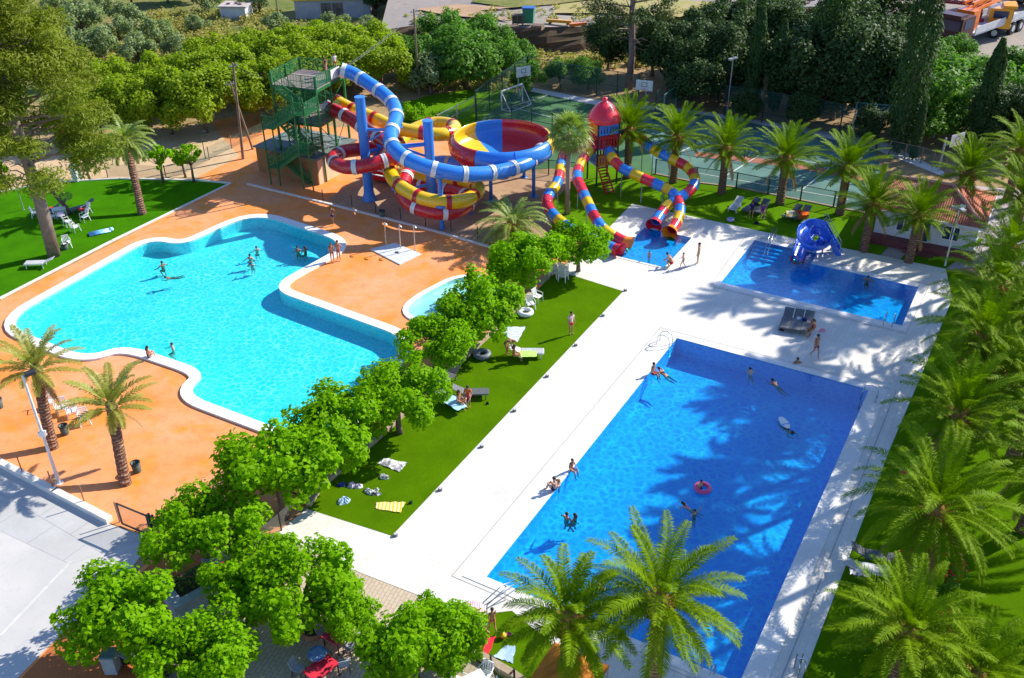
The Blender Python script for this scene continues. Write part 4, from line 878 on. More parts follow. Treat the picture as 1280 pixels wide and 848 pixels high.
# zigzag stairs
lev = [0, 1.72, 3.44, 5.45, 7.0, 8.6]; SX0, SX1 = .95, 3.35
for i in range(5):
    y = .75 if i % 2 == 0 else 1.95; za, zb = lev[i], lev[i + 1]; xa, xb = (SX0, SX1) if i % 2 == 0 else (SX1, SX0)
    k = MB(); n = 9
    for j in range(n): t_ = (j + .5) / n; k.box((xa + (xb - xa) * t_, y, za + (zb - za) * (j + 1) / n - .03), (abs(xb - xa) / n + .04, 1.0, .05))
    for s in (-.53, .53): k.beam((xa, y + s, za - .05), (xb, y + s, zb - .05), .06, .25)
    fl = k.build('stair_flight', GREEN, TW)
    for s in (-.53, .53): railing(fl, [(xa, y + s, za), (xb, y + s, zb)], 1.05, .3, 'handrail')
for i, z in enumerate(lev[1:5]):
    x = (SX1 + .55) if i % 2 == 0 else (SX0 - .55); k = MB(); k.box((x, 1.35, z - .05), (1.1, 2.3, .1)); ld = k.build('landing', GREEN, TW)
    e = .55 if i % 2 == 0 else -.55
    railing(ld, [(x - e, .2, z), (x + e, .2, z), (x + e, 2.5, z), (x - e, 2.5, z)], 1.1, .3, 'handrail')
    k = MB(); k.box((x, .4, z - .12), (.9, .12, .1)); k.build('landing_beam', GREEN, TW)
for x in (SX0 - 1.05, SX0 - .05, SX1 + .05, SX1 + 1.05):
    for y in (.2, 2.5): k = MB(); k.beam((x, y, 0), (x, y, lev[5] if x < SX1 else lev[3] + .3), .1); k.build('post', GREEN, TW)
# shed below the tower
a, b, c = P(324, 214), P(399, 232), P(440, 205); ang = math.atan2(a.y - b.y, a.x - b.x); LW = (a - b).length; LD = (c - b).length
SH = thing('pool_shed', 'tan boarded shed with a flat grey green roof under the slide tower', 'shed', (b.x, b.y, 0), ang)
TAN = m_paver('tan_boards', (.55, .30, .12), (.50, .27, .10), (.34, .18, .08), (6, .22), 0, .01); CREAM = M('cream_render', (.72, .56, .38), .85, (.66, .5, .33), 2)
k = MB(); k.box((LW / 2, -.06, 1.2), (LW, .12, 2.4)); k.box((LW - .06, -LD / 2, 1.2), (.12, LD - .24, 2.4)); k.box((LW / 2, -LD + .06, 1.2), (LW, .12, 2.4)); k.build('wall', TAN, SH)
k = MB(); k.box((.06, -LD / 2, 1.2), (.12, LD - .25, 2.4)); k.build('side_wall', CREAM, SH)
k = MB(); k.box((LW / 2, -LD / 2, 2.46), (LW + .3, LD + .3, .12)); k.box((LW / 2, .12, 2.53), (LW + .3, .06, .1)); k.box((-.12, -LD / 2, 2.53), (.06, LD + .2, .1)); k.build('roof', M('grey_green_roof', (.17, .21, .20), .8, (.12, .17, .15), .6), SH)
for y in (-.9, -2.6, -4.3): k = MB(); k.beam((.6, y, 2.9), (LW * .55, y - .4, 2.9), .07); k.beam((.7, y, 2.52), (.7, y, 2.9), .05); k.beam((LW * .5, y - .38, 2.52), (LW * .5, y - .38, 2.9), .05); k.build('roof_rail', M('white_paint', (.8, .8, .79), .4), SH)
k = MB(); k.box((1.5, .02, 1.0), (.95, .05, 2.0)); k.build('door', M('brown_door', (.30, .13, .05), .6), SH)
# ---------------- play tower
PT = P(752, 227); T2 = thing('play_tower', 'play tower with red domed roof and coloured panels where the striped slides begin', 'tower', (PT.x, PT.y, .04), R(20))
for x in (-1, 1):
    for y in (-1, 1): k = MB(); k.beam((x, y, 0), (x, y, 5.85), .12); k.build('post', DARKST, T2)
k = MB(); k.lathe([(1.46, 5.75), (1.5, 5.92), (1.38, 6.25), (1.2, 6.58), (.98, 6.88), (.74, 7.14), (.48, 7.34), (.3, 7.44), (.23, 7.5), (.24, 7.68), (.2, 7.8), (.02, 7.84)], 24); k.lathe([(1.46, 5.75), (1.3, 5.9), (.95, 6.5), (.5, 7.0), (.05, 7.25)], 24)
rf = k.build('dome_roof', plastic('red_roof_plastic', (.85, .015, .045), .35), T2, True)
for i in range(4):
    k = MB(); pp = []
    for j in range(14): t_ = j / 13; a_ = i * 1.57 + t_ * 1.7; rr = 1.5 - 1.15 * t_ ** 1.15; zz = 5.97 + 1.45 * t_ ** .95; pp.append((rr * math.cos(a_), rr * math.sin(a_), zz))
    k.tube(pp, .055, 5); k.build('roof_rib', PPK, rf, True)
for z, m in ((1.9, PDB), (3.5, PDB), (4.6, PR)): k = MB(); k.box((0, 0, z), (2.0, 2.0, .12)); k.build('deck', m, T2)
panels = [((0, -1.03), 0, 2.4, PO, 1.0), ((-1.03, 0), 1, 2.5, PDB, 1.0), ((1.03, 0), 1, 2.5, PB, 1.1), ((0, 1.03), 0, 2.5, PY, 1.0), ((0, -1.03), 0, 4.05, PR, 1.0), ((-1.03, 0), 1, 4.05, PR, 1.0), ((1.03, 0), 1, 4.05, PY, 1.0), ((0, 1.03), 0, 4.05, PB, 1.0), ((0, -1.03), 0, 5.2, PB, .9), ((-1.03, 0), 1, 5.2, PO, .9), ((1.03, 0), 1, 5.2, PR, .9), ((0, 1.03), 0, 5.2, PR, .9)]
for (x, y), s, z, m, h in panels:
    k = MB()
    for i in range(7): o_ = -.84 + i * .28; k.box((x + (o_ if not s else 0), y + (o_ if s else 0), z), (.17 if not s else .06, .06 if not s else .17, h))
    for dz in (-h / 2 + .08, h / 2 - .08): k.box((x, y, z + dz), (1.86 if not s else .085, .085 if not s else 1.86, .14))
    k.build('side_panel', m, T2)
k = MB()
for i in range(9): k.box((-.6, -1.15 - .22 * (8 - i), .2 + i * .2), (.8, .2, .05))
k.beam((-1.0, -3.1, .05), (-1.0, -1.1, 1.9), .06, .2); k.beam((-.2, -3.1, .05), (-.2, -1.1, 1.9), .06, .2); k.build('ladder_steps', PR, T2)
for s, z in ((1, 3.95), (-1, 3.85)): k = MB(); k.ell((s * 1.25, -.3, z), (.5, .6, .62), 14, 8); k.build('slide_hood', PO if s > 0 else PR, T2, True)
COLR = {'r': PPK, 'b': PB, 'y': PY, 'o': PO}
def striped(label, pts, cols, mouth, posts, r=.45):
    return tube_slide('striped_tube_slide', label, pathpx(pts, .12), r, [COLR[c] for c in cols], None, 'striped tube slides of the play tower', mouth, posts=posts)
striped('striped tube slide whose red mouth opens under the orange one at the splash pool', [(742, 176, 3.9), (728, 179, 3.75), (715, 183, 3.6), (706, 191, 3.35), (702, 202, 3.1), (700, 214, 2.85), (698, 224, 2.6), (694, 233, 2.4), (687, 242, 2.2), (684, 252, 2.0), (687, 262, 1.75), (694, 271, 1.55), (706, 281, 1.3), (722, 291, 1.05), (740, 299, .85), (757, 306, .65), (768, 311, .55)], 'rrobrbyrbybrrbybrbbb', PPK, (5, 8, 11, 14))
striped('striped tube slide with a big orange mouth at the left of the splash pool', [(744, 183, 3.7), (738, 187, 3.55), (731, 196, 3.3), (725, 206, 3.1), (722, 216, 2.85), (722, 225, 2.65), (726, 234, 2.45), (730, 243, 2.25), (735, 254, 2.0), (740, 265, 1.75), (745, 274, 1.55), (752, 284, 1.3), (760, 291, 1.05), (770, 297, .8), (780, 302, .62)], 'ryryrbrrbybrbyr', PO, (6, 9, 12))
striped('striped tube slide ending in an orange mouth at the right of the splash pool', [(758, 181, 3.5), (762, 191, 3.3), (767, 200, 3.1), (777, 210, 2.8), (789, 216, 2.6), (801, 222, 2.4), (813, 227, 2.2), (824, 232, 2.0), (835, 237, 1.8), (844, 245, 1.6), (849, 255, 1.4), (850, 264, 1.15), (848, 273, .9), (844, 281, .7), (840, 287, .58)], 'obyrbyrbybrbyr', PO, (4, 6, 8))
striped('striped tube slide that loops out past a palm trunk to a dark red mouth', [(764, 170, 4.2), (780, 168, 4.0), (801, 174, 3.75), (812, 183, 3.55), (822, 190, 3.35), (834, 196, 3.1), (846, 202, 2.85), (856, 207, 2.65), (863, 213, 2.45), (868, 221, 2.25), (868, 230, 2.05), (863, 238, 1.85), (855, 244, 1.65), (846, 250, 1.45), (837, 255, 1.25), (830, 262, 1.0), (824, 270, .8), (820, 277, .62)], 'bbbyrbybyryrybrbbyrb', PPK, (4, 6, 8, 11))
# small spiral slide at the middle pool
sp = [(1030, 281, 2.35), (1017, 278, 2.3), (1006, 285, 2.15), (1005, 297, 1.95), (1016, 306, 1.7), (1030, 302, 1.45), (1031, 291, 1.2), (1018, 288, 1.05), (1006, 297, .85), (1000, 310, .6), (997, 322, .3)]
pts = pathpx(sp, .12); root = thing('spiral_slide', 'small deep blue spiral slide with stairs beside the smaller blue pool', 'water slide', (P(1018, 305).x, P(1018, 305).y, .05)); q = [p - root.location for p in pts]
k = MB(); sweep(k, q, uprof(.5)); k.build('flume', PDB, root, True)
k = MB(); e = q[-1]; d = (q[-1] - q[-4]).normalized(); sweep(k, [e, e + d * .25], uprof(.53, .09)); k.build('flume_lip', PR, root)
a, b = P(1049, 318, 0) - root.location, P(1031, 283, 2.2) - root.location; b.z = 2.15; a.z = 0
sd_ = (b - a).cross(Vector((0, 0, 1))).normalized(); k = MB()
for s in (-.42, .42): k.beam(a + sd_ * s, b + sd_ * s, .08, .4)
for i in range(9): t_ = (i + .6) / 9; k.box(a.lerp(b, t_), (.26, .8, .05), math.atan2(b.y - a.y, b.x - a.x))
k.build('stairs', PDB, root)
for s in (-.42, .42): k = MB(); k.tube([a + sd_ * s + Vector((0, 0, .2)), a + sd_ * s + Vector((0, 0, .85)), b + sd_ * s + Vector((0, 0, .9)), b + sd_ * s + (b - a).normalized() * .4 + Vector((0, 0, .3))], .03, 6); k.build('handrail', GALV, root)
for u, v, z in ((1006, 285, 1.8), (1030, 302, 1.1), (1018, 290, .8)): c = P(u, v, z) - root.location; k = MB(); k.cyl((c.x, c.y, 0), (c.x, c.y, z), .06, n=7); k.build('support_post', PDB, root)
# ================================================================== BUILT THINGS ROUND THE POOLS
FNET, t, bs = newmat('fence_netting'); tr = t.nodes.new('ShaderNodeBsdfTransparent'); mx = t.nodes.new('ShaderNodeMixShader'); bs.inputs['Base Color'].default_value = (.03, .12, .10, 1); bs.inputs['Roughness'].default_value = .7
mx.inputs[0].default_value = .26; t.links.new(tr.outputs[0], mx.inputs[1]); t.links.new(bs.outputs[0], mx.inputs[2]); t.links.new(mx.outputs[0], t.nodes['Material Output'].inputs[0])
GLASS, t, bs = newmat('fence_glass'); tr = t.nodes.new('ShaderNodeBsdfTransparent'); tr.inputs[0].default_value = (.86, .93, .92, 1); mx = t.nodes.new('ShaderNodeMixShader'); gl = t.nodes.new('ShaderNodeBsdfGlossy'); gl.inputs['Roughness'].default_value = .05; mx.inputs[0].default_value = .12
t.links.new(tr.outputs[0], mx.inputs[1]); t.links.new(gl.outputs[0], mx.inputs[2]); t.links.new(mx.outputs[0], t.nodes['Material Output'].inputs[0])
WHITEP = M('white_plastic', (.82, .82, .82), .35, (.76, .77, .78), 6)
GREYP = M('grey_woven_plastic', (.13, .14, .16), .6, (.09, .10, .115), 12)
WOOD = M('weathered_wood', (.28, .20, .15), .9, (.20, .14, .10), 5)
FGREEN = M('dark_green_steel', (.012, .06, .045), .5)
def fence(label, pts, h, name='wire_fence', group=None, post=FGREEN, pw=.11, panel=FNET, rails=(1.0, .5), gap=3.2, cat='fence'):
    w = [P(*q) if len(q) == 2 else Vector(q) for q in pts]; root = thing(name, label, cat, w[0].copy(), 0, group); w = [q - root.location for q in w]
    r_ = MB(); n_ = MB(); first = True
    for a, b in zip(w[:-1], w[1:]):
        n = max(1, round((b - a).length / gap))
        for i in range(0 if first else 1, n + 1):
            q = a.lerp(b, i / n); k = MB(); k.beam(q, q + Vector((0, 0, h + .05)), pw); k.build('post', post, root)
        for f_ in rails: r_.beam(a + Vector((0, 0, h * f_)), b + Vector((0, 0, h * f_)), pw * .5)
        n_.add([a + Vector((0, 0, .08)), b + Vector((0, 0, .08)), b + Vector((0, 0, h - .03)), a + Vector((0, 0, h - .03))], [(0, 1, 2, 3)]); first = False
    if rails: r_.build('rail', post, root)
    if panel: n_.build('net_panel' if panel is FNET else 'glass_panel', panel, root)
    return root
fence('tall green court fence along the left side of the green court', [(595, 152), (628, 127), (659, 106)], 3.3, group='court fences')
fence('tall green court fence behind the green court under the earth bank', [(660, 106), (700, 115), (745, 122), (797, 131)], 3.3, group='court fences')
fence('court fence between the green court and the funnel bowl', [(596, 153), (640, 160), (690, 171), (740, 180)], 2.6, group='court fences')
fence('sloping court fence left of the green court beside the round bushes', [(548, 166), (594, 142)], 1.9, group='court fences', post=GALV)
fence('green fence dividing the two courts behind the play tower', [(818, 152), (846, 128), (866, 118)], 3.2, group='court fences')
fence('pale green fence beside the dividing fence, on the tennis court side', [(828, 156), (858, 132), (884, 120)], 3.2, group='court fences', post=M('pale_green_steel', (.12, .30, .24), .5))
fence('long dark fence behind the tennis court under the cypresses', [(907, 147), (952, 154), (1000, 163), (1048, 172), (1095, 187)], 3.4, group='court fences', rails=(1, .66, .33))
fence('short dark fence at the back corner of the tennis court', [(866, 118), (888, 122), (905, 146)], 3.2, group='court fences')
fence('low thin fence between the back turf and the tennis court', [(819, 218.5), (870, 229), (920, 236), (1000, 252), (1084, 268)], 1.5, group='court fences', rails=(1.0,))
fence('low fence in the middle of the tennis court beside the clay strip', [(868, 188), (930, 198), (990, 207), (1085, 226)], 1.5, group='court fences', rails=(1.0,))
fence('thin dark fence behind the sand bed, between sand and court', [(600, 212), (650, 216), (722, 223)], 1.5, group='court fences', rails=(1.0,))
fence('shabby wire fence at the right end of the courts by the basketball board', [(1110, 196), (1150, 205), (1180, 214)], 1.6, group='court fences', post=WOOD, pw=.1, rails=(1.0,), gap=1.5)
# plaza fences
fence('thin rusty posts on the white kerb between plaza and road', [(-16, 572), (30, 595.5), (68, 614), (107, 632), (150, 653)], 1.35, 'post_fence', None, M('rusty_steel', (.30, .14, .08), .8), .05, None, (), 99)
fence('row of short dark posts along the sand bed kerb in front of the slides', [(404, 251), (440, 258), (470, 267), (501, 275), (532, 283), (564, 290), (597, 298), (640, 312)], 1.0, 'post_fence', None, DARKST, .07, None, (), 99)
fence('thin wooden posts with wire between lawn and dirt path', [(135, 222), (170, 222), (208, 224), (230, 218), (262, 200), (290, 186), (330, 168)], 1.3, 'post_fence', None, WOOD, .08, FNET, (), 4)
fence('dark posts with grey netting behind the row of plane trees', [(684, 342), (621, 409), (571, 455), (543, 479), (470, 549), (400, 608), (385, 632), (352, 664), (310, 700)], 1.25, 'pool_fence', None, DARKST, .07, GLASS, (1.0,), 3.0)
fence('glass fence with black posts beside the small turf at the terrace edge', [(555, 803), (585, 823), (614, 842), (643, 860), (676, 880)], 1.15, 'glass_fence', None, DARKST, .09, GLASS, (), 9)
# sliding gate
a, b = P(153, 657), P(191, 673); L = (b - a).length; root = thing('metal_gate', 'open frame metal gate with wire mesh between road and plaza', 'gate', (a.x, a.y, .02), math.atan2(b.y - a.y, b.x - a.x))
k = MB()
for z in (.12, 1.5): k.box((L / 2, 0, z), (L, .07, .07))
for x in (.03, L - .03): k.box((x, 0, .8), (.07, .07, 1.4))
k.build('gate_frame', DARKST, root); k = MB(); k.add([(0.05, 0, .15), (L - .05, 0, .15), (L - .05, 0, 1.47), (.05, 0, 1.47)], [(0, 1, 2, 3)]); k.build('mesh_panel', FNET, root)
for x in (L + .15, L + .4): k = MB(); k.box((x, 0, .85), (.1, .14, 1.7)); k.build('gate_post', DARKST, root)
# goal and basketball boards
a, b = P(627, 138), P(653, 128); d = b - a; root = thing('football_goal', 'white framed goal standing on the green court', 'goal', a, math.atan2(d.y, d.x)); L = d.length
k = MB()
for x in (0, L): k.beam((x, 0, 0), (x, 0, 2.1), .12); k.beam((x, 0, 2.05), (x, -1.3, .05), .07); k.beam((x, 0, .05), (x, -1.3, .05), .07)
k.beam((0, 0, 2.1), (L, 0, 2.1), .12); k.beam((0, -1.3, .05), (L, -1.3, .05), .07); k.build('goal_frame', M('white_paint', (.8, .8, .79), .4), root)
k = MB(); k.add([(0, 0, 2.05), (L, 0, 2.05), (L, -1.3, .05), (0, -1.3, .05)], [(0, 1, 2, 3)]); k.build('goal_net', FNET, root)
def hoop(u, v, rz, label):
    g = P(u, v); root = thing('basketball_hoop', label, 'basketball hoop', g, rz, 'basketball hoops')
    k = MB(); k.beam((0, 0, 0), (0, 0, 3.2), .14); k.beam((0, 0, 2.4), (1.1, 0, 3.3), .09); k.build('stand', GALV, root)
    k = MB(); k.box((1.15, 0, 3.4), (.05, 1.8, 1.1)); bb = k.build('backboard', M('white_paint', (.8, .8, .79), .4), root)
    k = MB(); 
    for y, z, w_, h_ in ((0, 3.28, .6, .05), (0, 3.7, .6, .05), (-.28, 3.49, .05, .42), (.28, 3.49, .05, .42)): k.box((1.18, y, z), (.012, w_, h_))
    k.build('target_square', DARKST, bb)
    k = MB(); k.tube([(1.42 + .23 * math.cos(i * .524), .23 * math.sin(i * .524), 3.05) for i in range(12)], .02, 6, False, True); k.build('rim', PR, root)
hoop(648, 124, R(-60), 'basketball hoop with white board above the football goal'); hoop(806, 142, R(-110), 'basketball hoop with white board right of the red dome'); hoop(1173, 214, R(-60), 'basketball hoop with grey board at the far right end of the courts')
# green shelter frame
a = P(1062, 181); root = thing('shelter_frame', 'green steel shelter frame with netting at the tennis court corner', 'shelter', a, R(-20)); k = MB()
for x in (0, 4.2):
    for y in (0, 2.2): k.beam((x, y, 0), (x, y, 3.6 if y else 3.0), .11)
for y, z in ((0, 3.0), (2.2, 3.6)): k.beam((0, y, z), (4.2, y, z), .1)
for x in (0, 4.2): k.beam((x, 0, 3.0), (x, 2.2, 3.6), .1)
k.build('frame', M('pale_green_steel', (.12, .30, .24), .5), root); k = MB(); k.add([(0, 0, 3), (4.2, 0, 3), (4.2, 2.2, 3.6), (0, 2.2, 3.6), (0, 2.2, .1), (4.2, 2.2, .1)], [(0, 1, 2, 3), (3, 2, 5, 4)]); k.build('net_panel', FNET, root)
# ---------------- pool house
a = P(1090, 299); root = thing('pool_house', 'small white pool house with orange tiled roof behind two palms', 'house', (a.x, a.y, .03), math.atan2(eX.y, eX.x))
WL, DP, HW = 7.4, 6.6, 2.75
WALLW = M('white_render', (.72, .74, .78), .85, (.64, .66, .72), 1.5); TILE, t, bs = newmat('roof_tiles')
wv = t.nodes.new('ShaderNodeTexWave'); wv.inputs['Scale'].default_value = 1.9; wv.bands_direction = 'X'; tc = t.nodes.new('ShaderNodeTexCoord'); t.links.new(tc.outputs['Object'], wv.inputs['Vector']); n1 = noise(t, 1.5, 4)
col = mixc(t, ramp(t, n1.outputs[0], [(.35, (.62, .20, .10)), (.65, (.48, .14, .08))]).outputs[0], (.34, .10, .06), ramp(t, wv.outputs[0], [(.0, (1, 1, 1)), (.4, (0, 0, 0))]).outputs[0]); t.links.new(col, bs.inputs['Base Color']); bs.inputs['Roughness'].default_value = .85; bump(t, bs, wv.outputs[0], 1, .06)
k = MB(); k.box((WL / 2, -.0 + .1, HW / 2 + .3), (WL, .2, HW - .6 + .0)); k.box((.1, DP / 2 + .1, HW / 2), (.2, DP - .2, HW)); k.box((WL - .1, DP / 2 + .1, HW / 2), (.2, DP - .2, HW)); k.box((WL / 2, DP - .1, HW / 2), (WL - .42, .2, HW)); k.build('wall', WALLW, root)
k = MB(); k.box((WL / 2, -.35, .3), (WL + .4, 1.1, .6)); k.box((WL / 2, -1.15, .14), (2.2, .55, .28)); k.build('terrace_plinth', M('dark_red_tiles', (.20, .05, .05), .7, (.15, .04, .05), 3), root)
k = MB(); e = .45; ax, bx, ay, by = -e, WL + e, -e, DP + e; z0, z1 = HW, HW + 1.55; rx0, rx1 = WL / 2 - 1.0, WL / 2 + 1.0; my = DP / 2
k.add([(ax, ay, z0), (bx, ay, z0), (bx, by, z0), (ax, by, z0), (rx0, my, z1), (rx1, my, z1)], [(0, 1, 5, 4), (1, 2, 5), (2, 3, 4, 5), (3, 0, 4)]); k.add([(ax, ay, z0 - .03), (bx, ay, z0 - .03), (bx, by, z0 - .03), (ax, by, z0 - .03)], [(3, 2, 1, 0)]); rf = k.build('roof', TILE, root)
for q0, q1 in (((ax, ay, z0), (rx0, my, z1)), ((bx, ay, z0), (rx1, my, z1)), ((bx, by, z0), (rx1, my, z1)), ((ax, by, z0), (rx0, my, z1)), ((rx0, my, z1), (rx1, my, z1))): k = MB(); k.tube([Vector(q0) + Vector((0, 0, .05)), Vector(q1) + Vector((0, 0, .05))], .13, 8); k.build('ridge_tiles', M('pale_ridge_tiles', (.68, .36, .26), .85), rf, True)
k = MB(); k.box((WL / 2, ay - .02, z0 - .07), (WL + 2 * e, .06, .16)); k.box((bx + .02, my, z0 - .07), (.06, DP + 2 * e, .16)); k.build('gutter', WALLW, root)
for x, w_, nm in ((2.1, 1.0, 'window'), (3.6, 1.0, 'door'), (5.6, 1.2, 'window')):
    h_ = 1.95 if nm == 'door' else 1.15; zc = .62 + h_ / 2 if nm == 'door' else 1.75
    k = MB(); 
    for dx in (-w_ / 2, w_ / 2): k.box((x + dx, -.03, zc), (.09, .07, h_))
    for dz in (-h_ / 2, h_ / 2): k.box((x, -.03, zc + dz), (w_ + .09, .075, .09))
    k.box((x, -.03, zc), (.06, .06, h_)); o = k.build(nm, WHITEP, root); k = MB(); k.box((x, -.012, zc), (w_, .03, h_)); k.build('pane', M('dark_window_glass', (.02, .04, .09), .1, (.03, .05, .12), 1), o)
# stepped wall / stones right of the pool house
g = P(1178, 305); root = thing('garden_wall', 'low orange stone wall with red cap right of the pool house', 'wall', (g.x, g.y, .03), math.atan2(eX.y, eX.x)); k = MB(); k.box((0, 0, .7), (2.6, .4, 1.4)); k.build('stonework', m_paver('orange_stone', (.55, .30, .12), (.45, .22, .10), (.3, .2, .12), (.5, .3), 0, .04), root); k = MB(); k.box((0, 0, 1.46), (2.8, .55, .12)); k.build('cap', PR, root)
# ---------------- far buildings
def shed(label, u, v, L, D, H, rz, wall, roof, name='cabin', cat='building', door=True, tilt=.0):
    g = P(u, v); root = thing(name, label, cat, g, rz); k = MB(); k.box((L / 2, .1, H / 2), (L, .2, H)); k.box((L / 2, D - .1, H / 2), (L, .2, H)); k.box((.1, D / 2, H / 2), (.2, D - .4, H)); k.box((L - .1, D / 2, H / 2), (.2, D - .4, H)); k.build('wall', wall, root)
    k = MB(); k.box((L / 2, D / 2, H + .1), (L + .5, D + .5, .18)); rf = k.build('roof', roof, root)
    if door: k = MB(); k.box((L * .6, -.03, 1.15), (min(3.2, L * .3), .06, 2.3)); d_ = k.build('door', M('dark_shutter', (.05, .05, .06), .6, (.08, .08, .09), 2), root)
    return root
o = shed('small white concrete cabin with flat roof in the dry clearing', 277, 26, 3.8, 3.2, 1.9, R(-6), M('white_concrete', (.62, .63, .66), .9, (.5, .52, .55), 1), M('stained_roof', (.55, .50, .48), .9, (.35, .28, .26), 1), door=False)
for x, y in ((1.0, 1.2), (2.1, 1.6), (2.8, 1.0)): k = MB(); k.box((x, y, 2.18), (.5, .4, .25)); k.build('roof_block', WOOD, o)
o = shed('grey warehouse with a yellow roof edge and dark gate at the top of the photo', 370, 24, 11, 6, 2.6, R(2), M('grey_render', (.42, .42, .45), .9, (.34, .34, .38), .8), M('yellow_sheet_roof', (.70, .50, .03), .6), 'warehouse', door=False)
for x in (4.6, 6.3): k = MB(); k.box((x, -.04, 1.1), (1.5, .06, 2.2)); d_ = k.build('gate_leaf', M('glazed_gate', (.22, .17, .12), .4, (.1, .09, .09), 1), o); k = MB(); k.box((x, -.08, 1.1), (.05, .03, 2.2)); k.box((x, -.08, 1.3), (1.5, .03, .05)); k.build('mullion', DARKST, d_)
o = shed('dark red shed with rubbish on its roof beside the truck yard', 998, 38, 4.6, 5, 3.0, R(8), M('red_sheet_wall', (.32, .04, .04), .7, (.25, .03, .04), 2), M('grey_junk_roof', (.30, .28, .29), .9, (.2, .17, .17), 2), 'red_shed')
for x, y in ((1.2, 1.5), (2.6, 3), (3.4, 1.2)): k = MB(); k.box((x, y, 3.3), (.9, .7, .25), .4); k.build('roof_rubbish', WOOD, o)
# ---------------- trucks
ORG = M('orange_vehicle_paint', (.85, .20, .01), .35, (.78, .17, .01), 1.5, coat=.4); YELO = M('amber_vehicle_paint', (.85, .38, .01), .35, coat=.4); DRED = M('dark_red_paint', (.28, .015, .02), .4); RUB = M('black_rubber', (.02, .02, .022), .85); TWH = M('pale_grey_paint', (.60, .62, .65), .5)
def wheel(parent, x, y, r=.5):
    k = MB(); k.cyl((x, y - .15, r), (x, y + .15, r), r, n=16); w_ = k.build('wheel', RUB, parent); k = MB(); k.cyl((x, y - .17, r), (x, y + .17, r), r * .5, n=12); k.build('rim', TWH, w_)
def truck(label, u, v, rz, bed, boom, cabm, boommat=None, L=8.0, z=0, sc=1.0, slope=.45):
    g = P(u, v, z); root = thing('crane_truck', label, 'truck', g, rz, 'works trucks in the yard'); root.scale = (sc,) * 3; k = MB(); k.box((L / 2, 0, .85), (L, 1.0, .3)); k.build('chassis', DARKST, root)
    k = MB(); k.box((1.0, 0, 1.75), (1.9, 2.3, 1.7)); k.box((.35, 0, 2.72), (1.1, 2.1, .25)); c_ = k.build('cab', cabm, root); k = MB(); k.box((.02, 0, 2.05), (.05, 2.0, .75)); k.box((1.0, -1.16, 2.1), (1.2, .04, .6)); k.box((1.0, 1.16, 2.1), (1.2, .04, .6)); k.build('window', M('dark_window_glass', (.02, .04, .09), .1), c_)
    for y in (-.8, .8): k = MB(); k.box((-.0, y, 1.1), (.06, .3, .2)); k.build('headlight', TWH, c_)
    k = MB(); k.box(((L + 2.2) / 2, 0, 1.15), (L - 2.3, 2.4, .14)); k.box(((L + 2.2) / 2, -1.2, 1.45), (L - 2.3, .06, .5)); k.box(((L + 2.2) / 2, 1.2, 1.45), (L - 2.3, .06, .5)); k.build('load_bed', bed, root)
    for x in (1.2, L - 2.2, L - .9):
        for y in (-1.0, 1.0): wheel(root, x, y)
    if boom:
        k = MB(); k.box((3.0, 0, 2.0), (1.0, 1.4, 1.4)); k.build('crane_turret', boommat, root)
        k = MB()
        for y, z_ in ((-.35, 2.6), (.35, 2.6), (-.35, 3.2), (.35, 3.2)): k.beam((2.6, y, z_), (L + boom, y * .6, z_ + boom * slope), .2)
        for i in range(9): t_ = i / 9; x0 = 2.6 + (L + boom - 2.6) * t_; x1 = 2.6 + (L + boom - 2.6) * (t_ + .11); dz = boom * slope * t_; k.beam((x0, -.35, 2.6 + dz), (x1, -.3, 3.2 + dz), .09); k.beam((x0, .35, 3.2 + dz), (x1, .3, 2.6 + dz), .09)
        k.build('boom', boommat, root)
    return root
truck('orange crane truck with lattice boom and long grey bed in the yard', 1176, 66, R(40), TWH, 3.5, M('dark_cab_paint', (.07, .02, .03), .4), ORG, 11, sc=1.7, slope=.2)
truck('dark red crane truck pointing a yellow arm at the bushes', 1258, 46, R(160), DRED, 2.0, YELO, DRED, 6.5, sc=1.5, slope=.1)
truck('amber lorry at the very top right with its long orange side', 1222, 10, R(5), ORG, 0, YELO, None, 7.5, sc=1.4)
truck('orange lorry at the top behind the red shed', 1024, 10, R(20), ORG, 1.5, ORG, YELO, 7, sc=1.4)
truck('orange lorry nearly hidden by the tall cypress at the top', 1098, 12, R(70), ORG, 1.0, ORG, YELO, 6.5, sc=1.4)
# ---------------- scrap on the field edge (z = 3.1)
FZ = 3.15
def scrap(name, label, u, v, cat, fn):
    g = P(u, v, FZ); root = thing(name, label, cat, g, rnd.uniform(-.4, .4)); fn(root); return root
def f_bin(r):
    k = MB(); k.add([(-.6, -.5, .15), (.6, -.5, .15), (.6, .5, .15), (-.6, .5, .15), (-.75, -.65, 2.0), (.75, -.65, 2.0), (.75, .65, 2.0), (-.75, .65, 2.0)], [(0, 1, 5, 4), (1, 2, 6, 5), (2, 3, 7, 6), (3, 0, 4, 7), (3, 2, 1, 0)]); k.build('body', M('green_container', (.03, .25, .14), .5), r); k = MB(); k.box((0, 0, 2.06), (1.6, 1.4, .14)); k.build('lid', M('blue_lid', (.03, .13, .45), .5), r)
def f_pal(n):
    def f(r):
        for i in range(n):
            k = MB()
            for y in (-.5, -.25, 0, .25, .5): k.box((0, y, i * .2 + .18), (1.5, .16, .05))
            for x in (-.65, 0, .65): k.box((x, 0, i * .2 + .08), (.12, 1.2, .13))
            k.build('pallet_layer', WOOD, r)
    return f
def f_beam(m, L):
    def f(r):
        k = MB(); k.box((0, 0, .35), (L, .5, .35)); k.build('beam', m, r)
        for x in (-L * .35, L * .35): k = MB(); k.box((x, 0, .09), (.3, .7, .18)); k.build('foot', DARKST, r)
    return f
scrap('waste_container', 'green waste container with a blue lid among the scrap', 661, 30, 'container', f_bin)
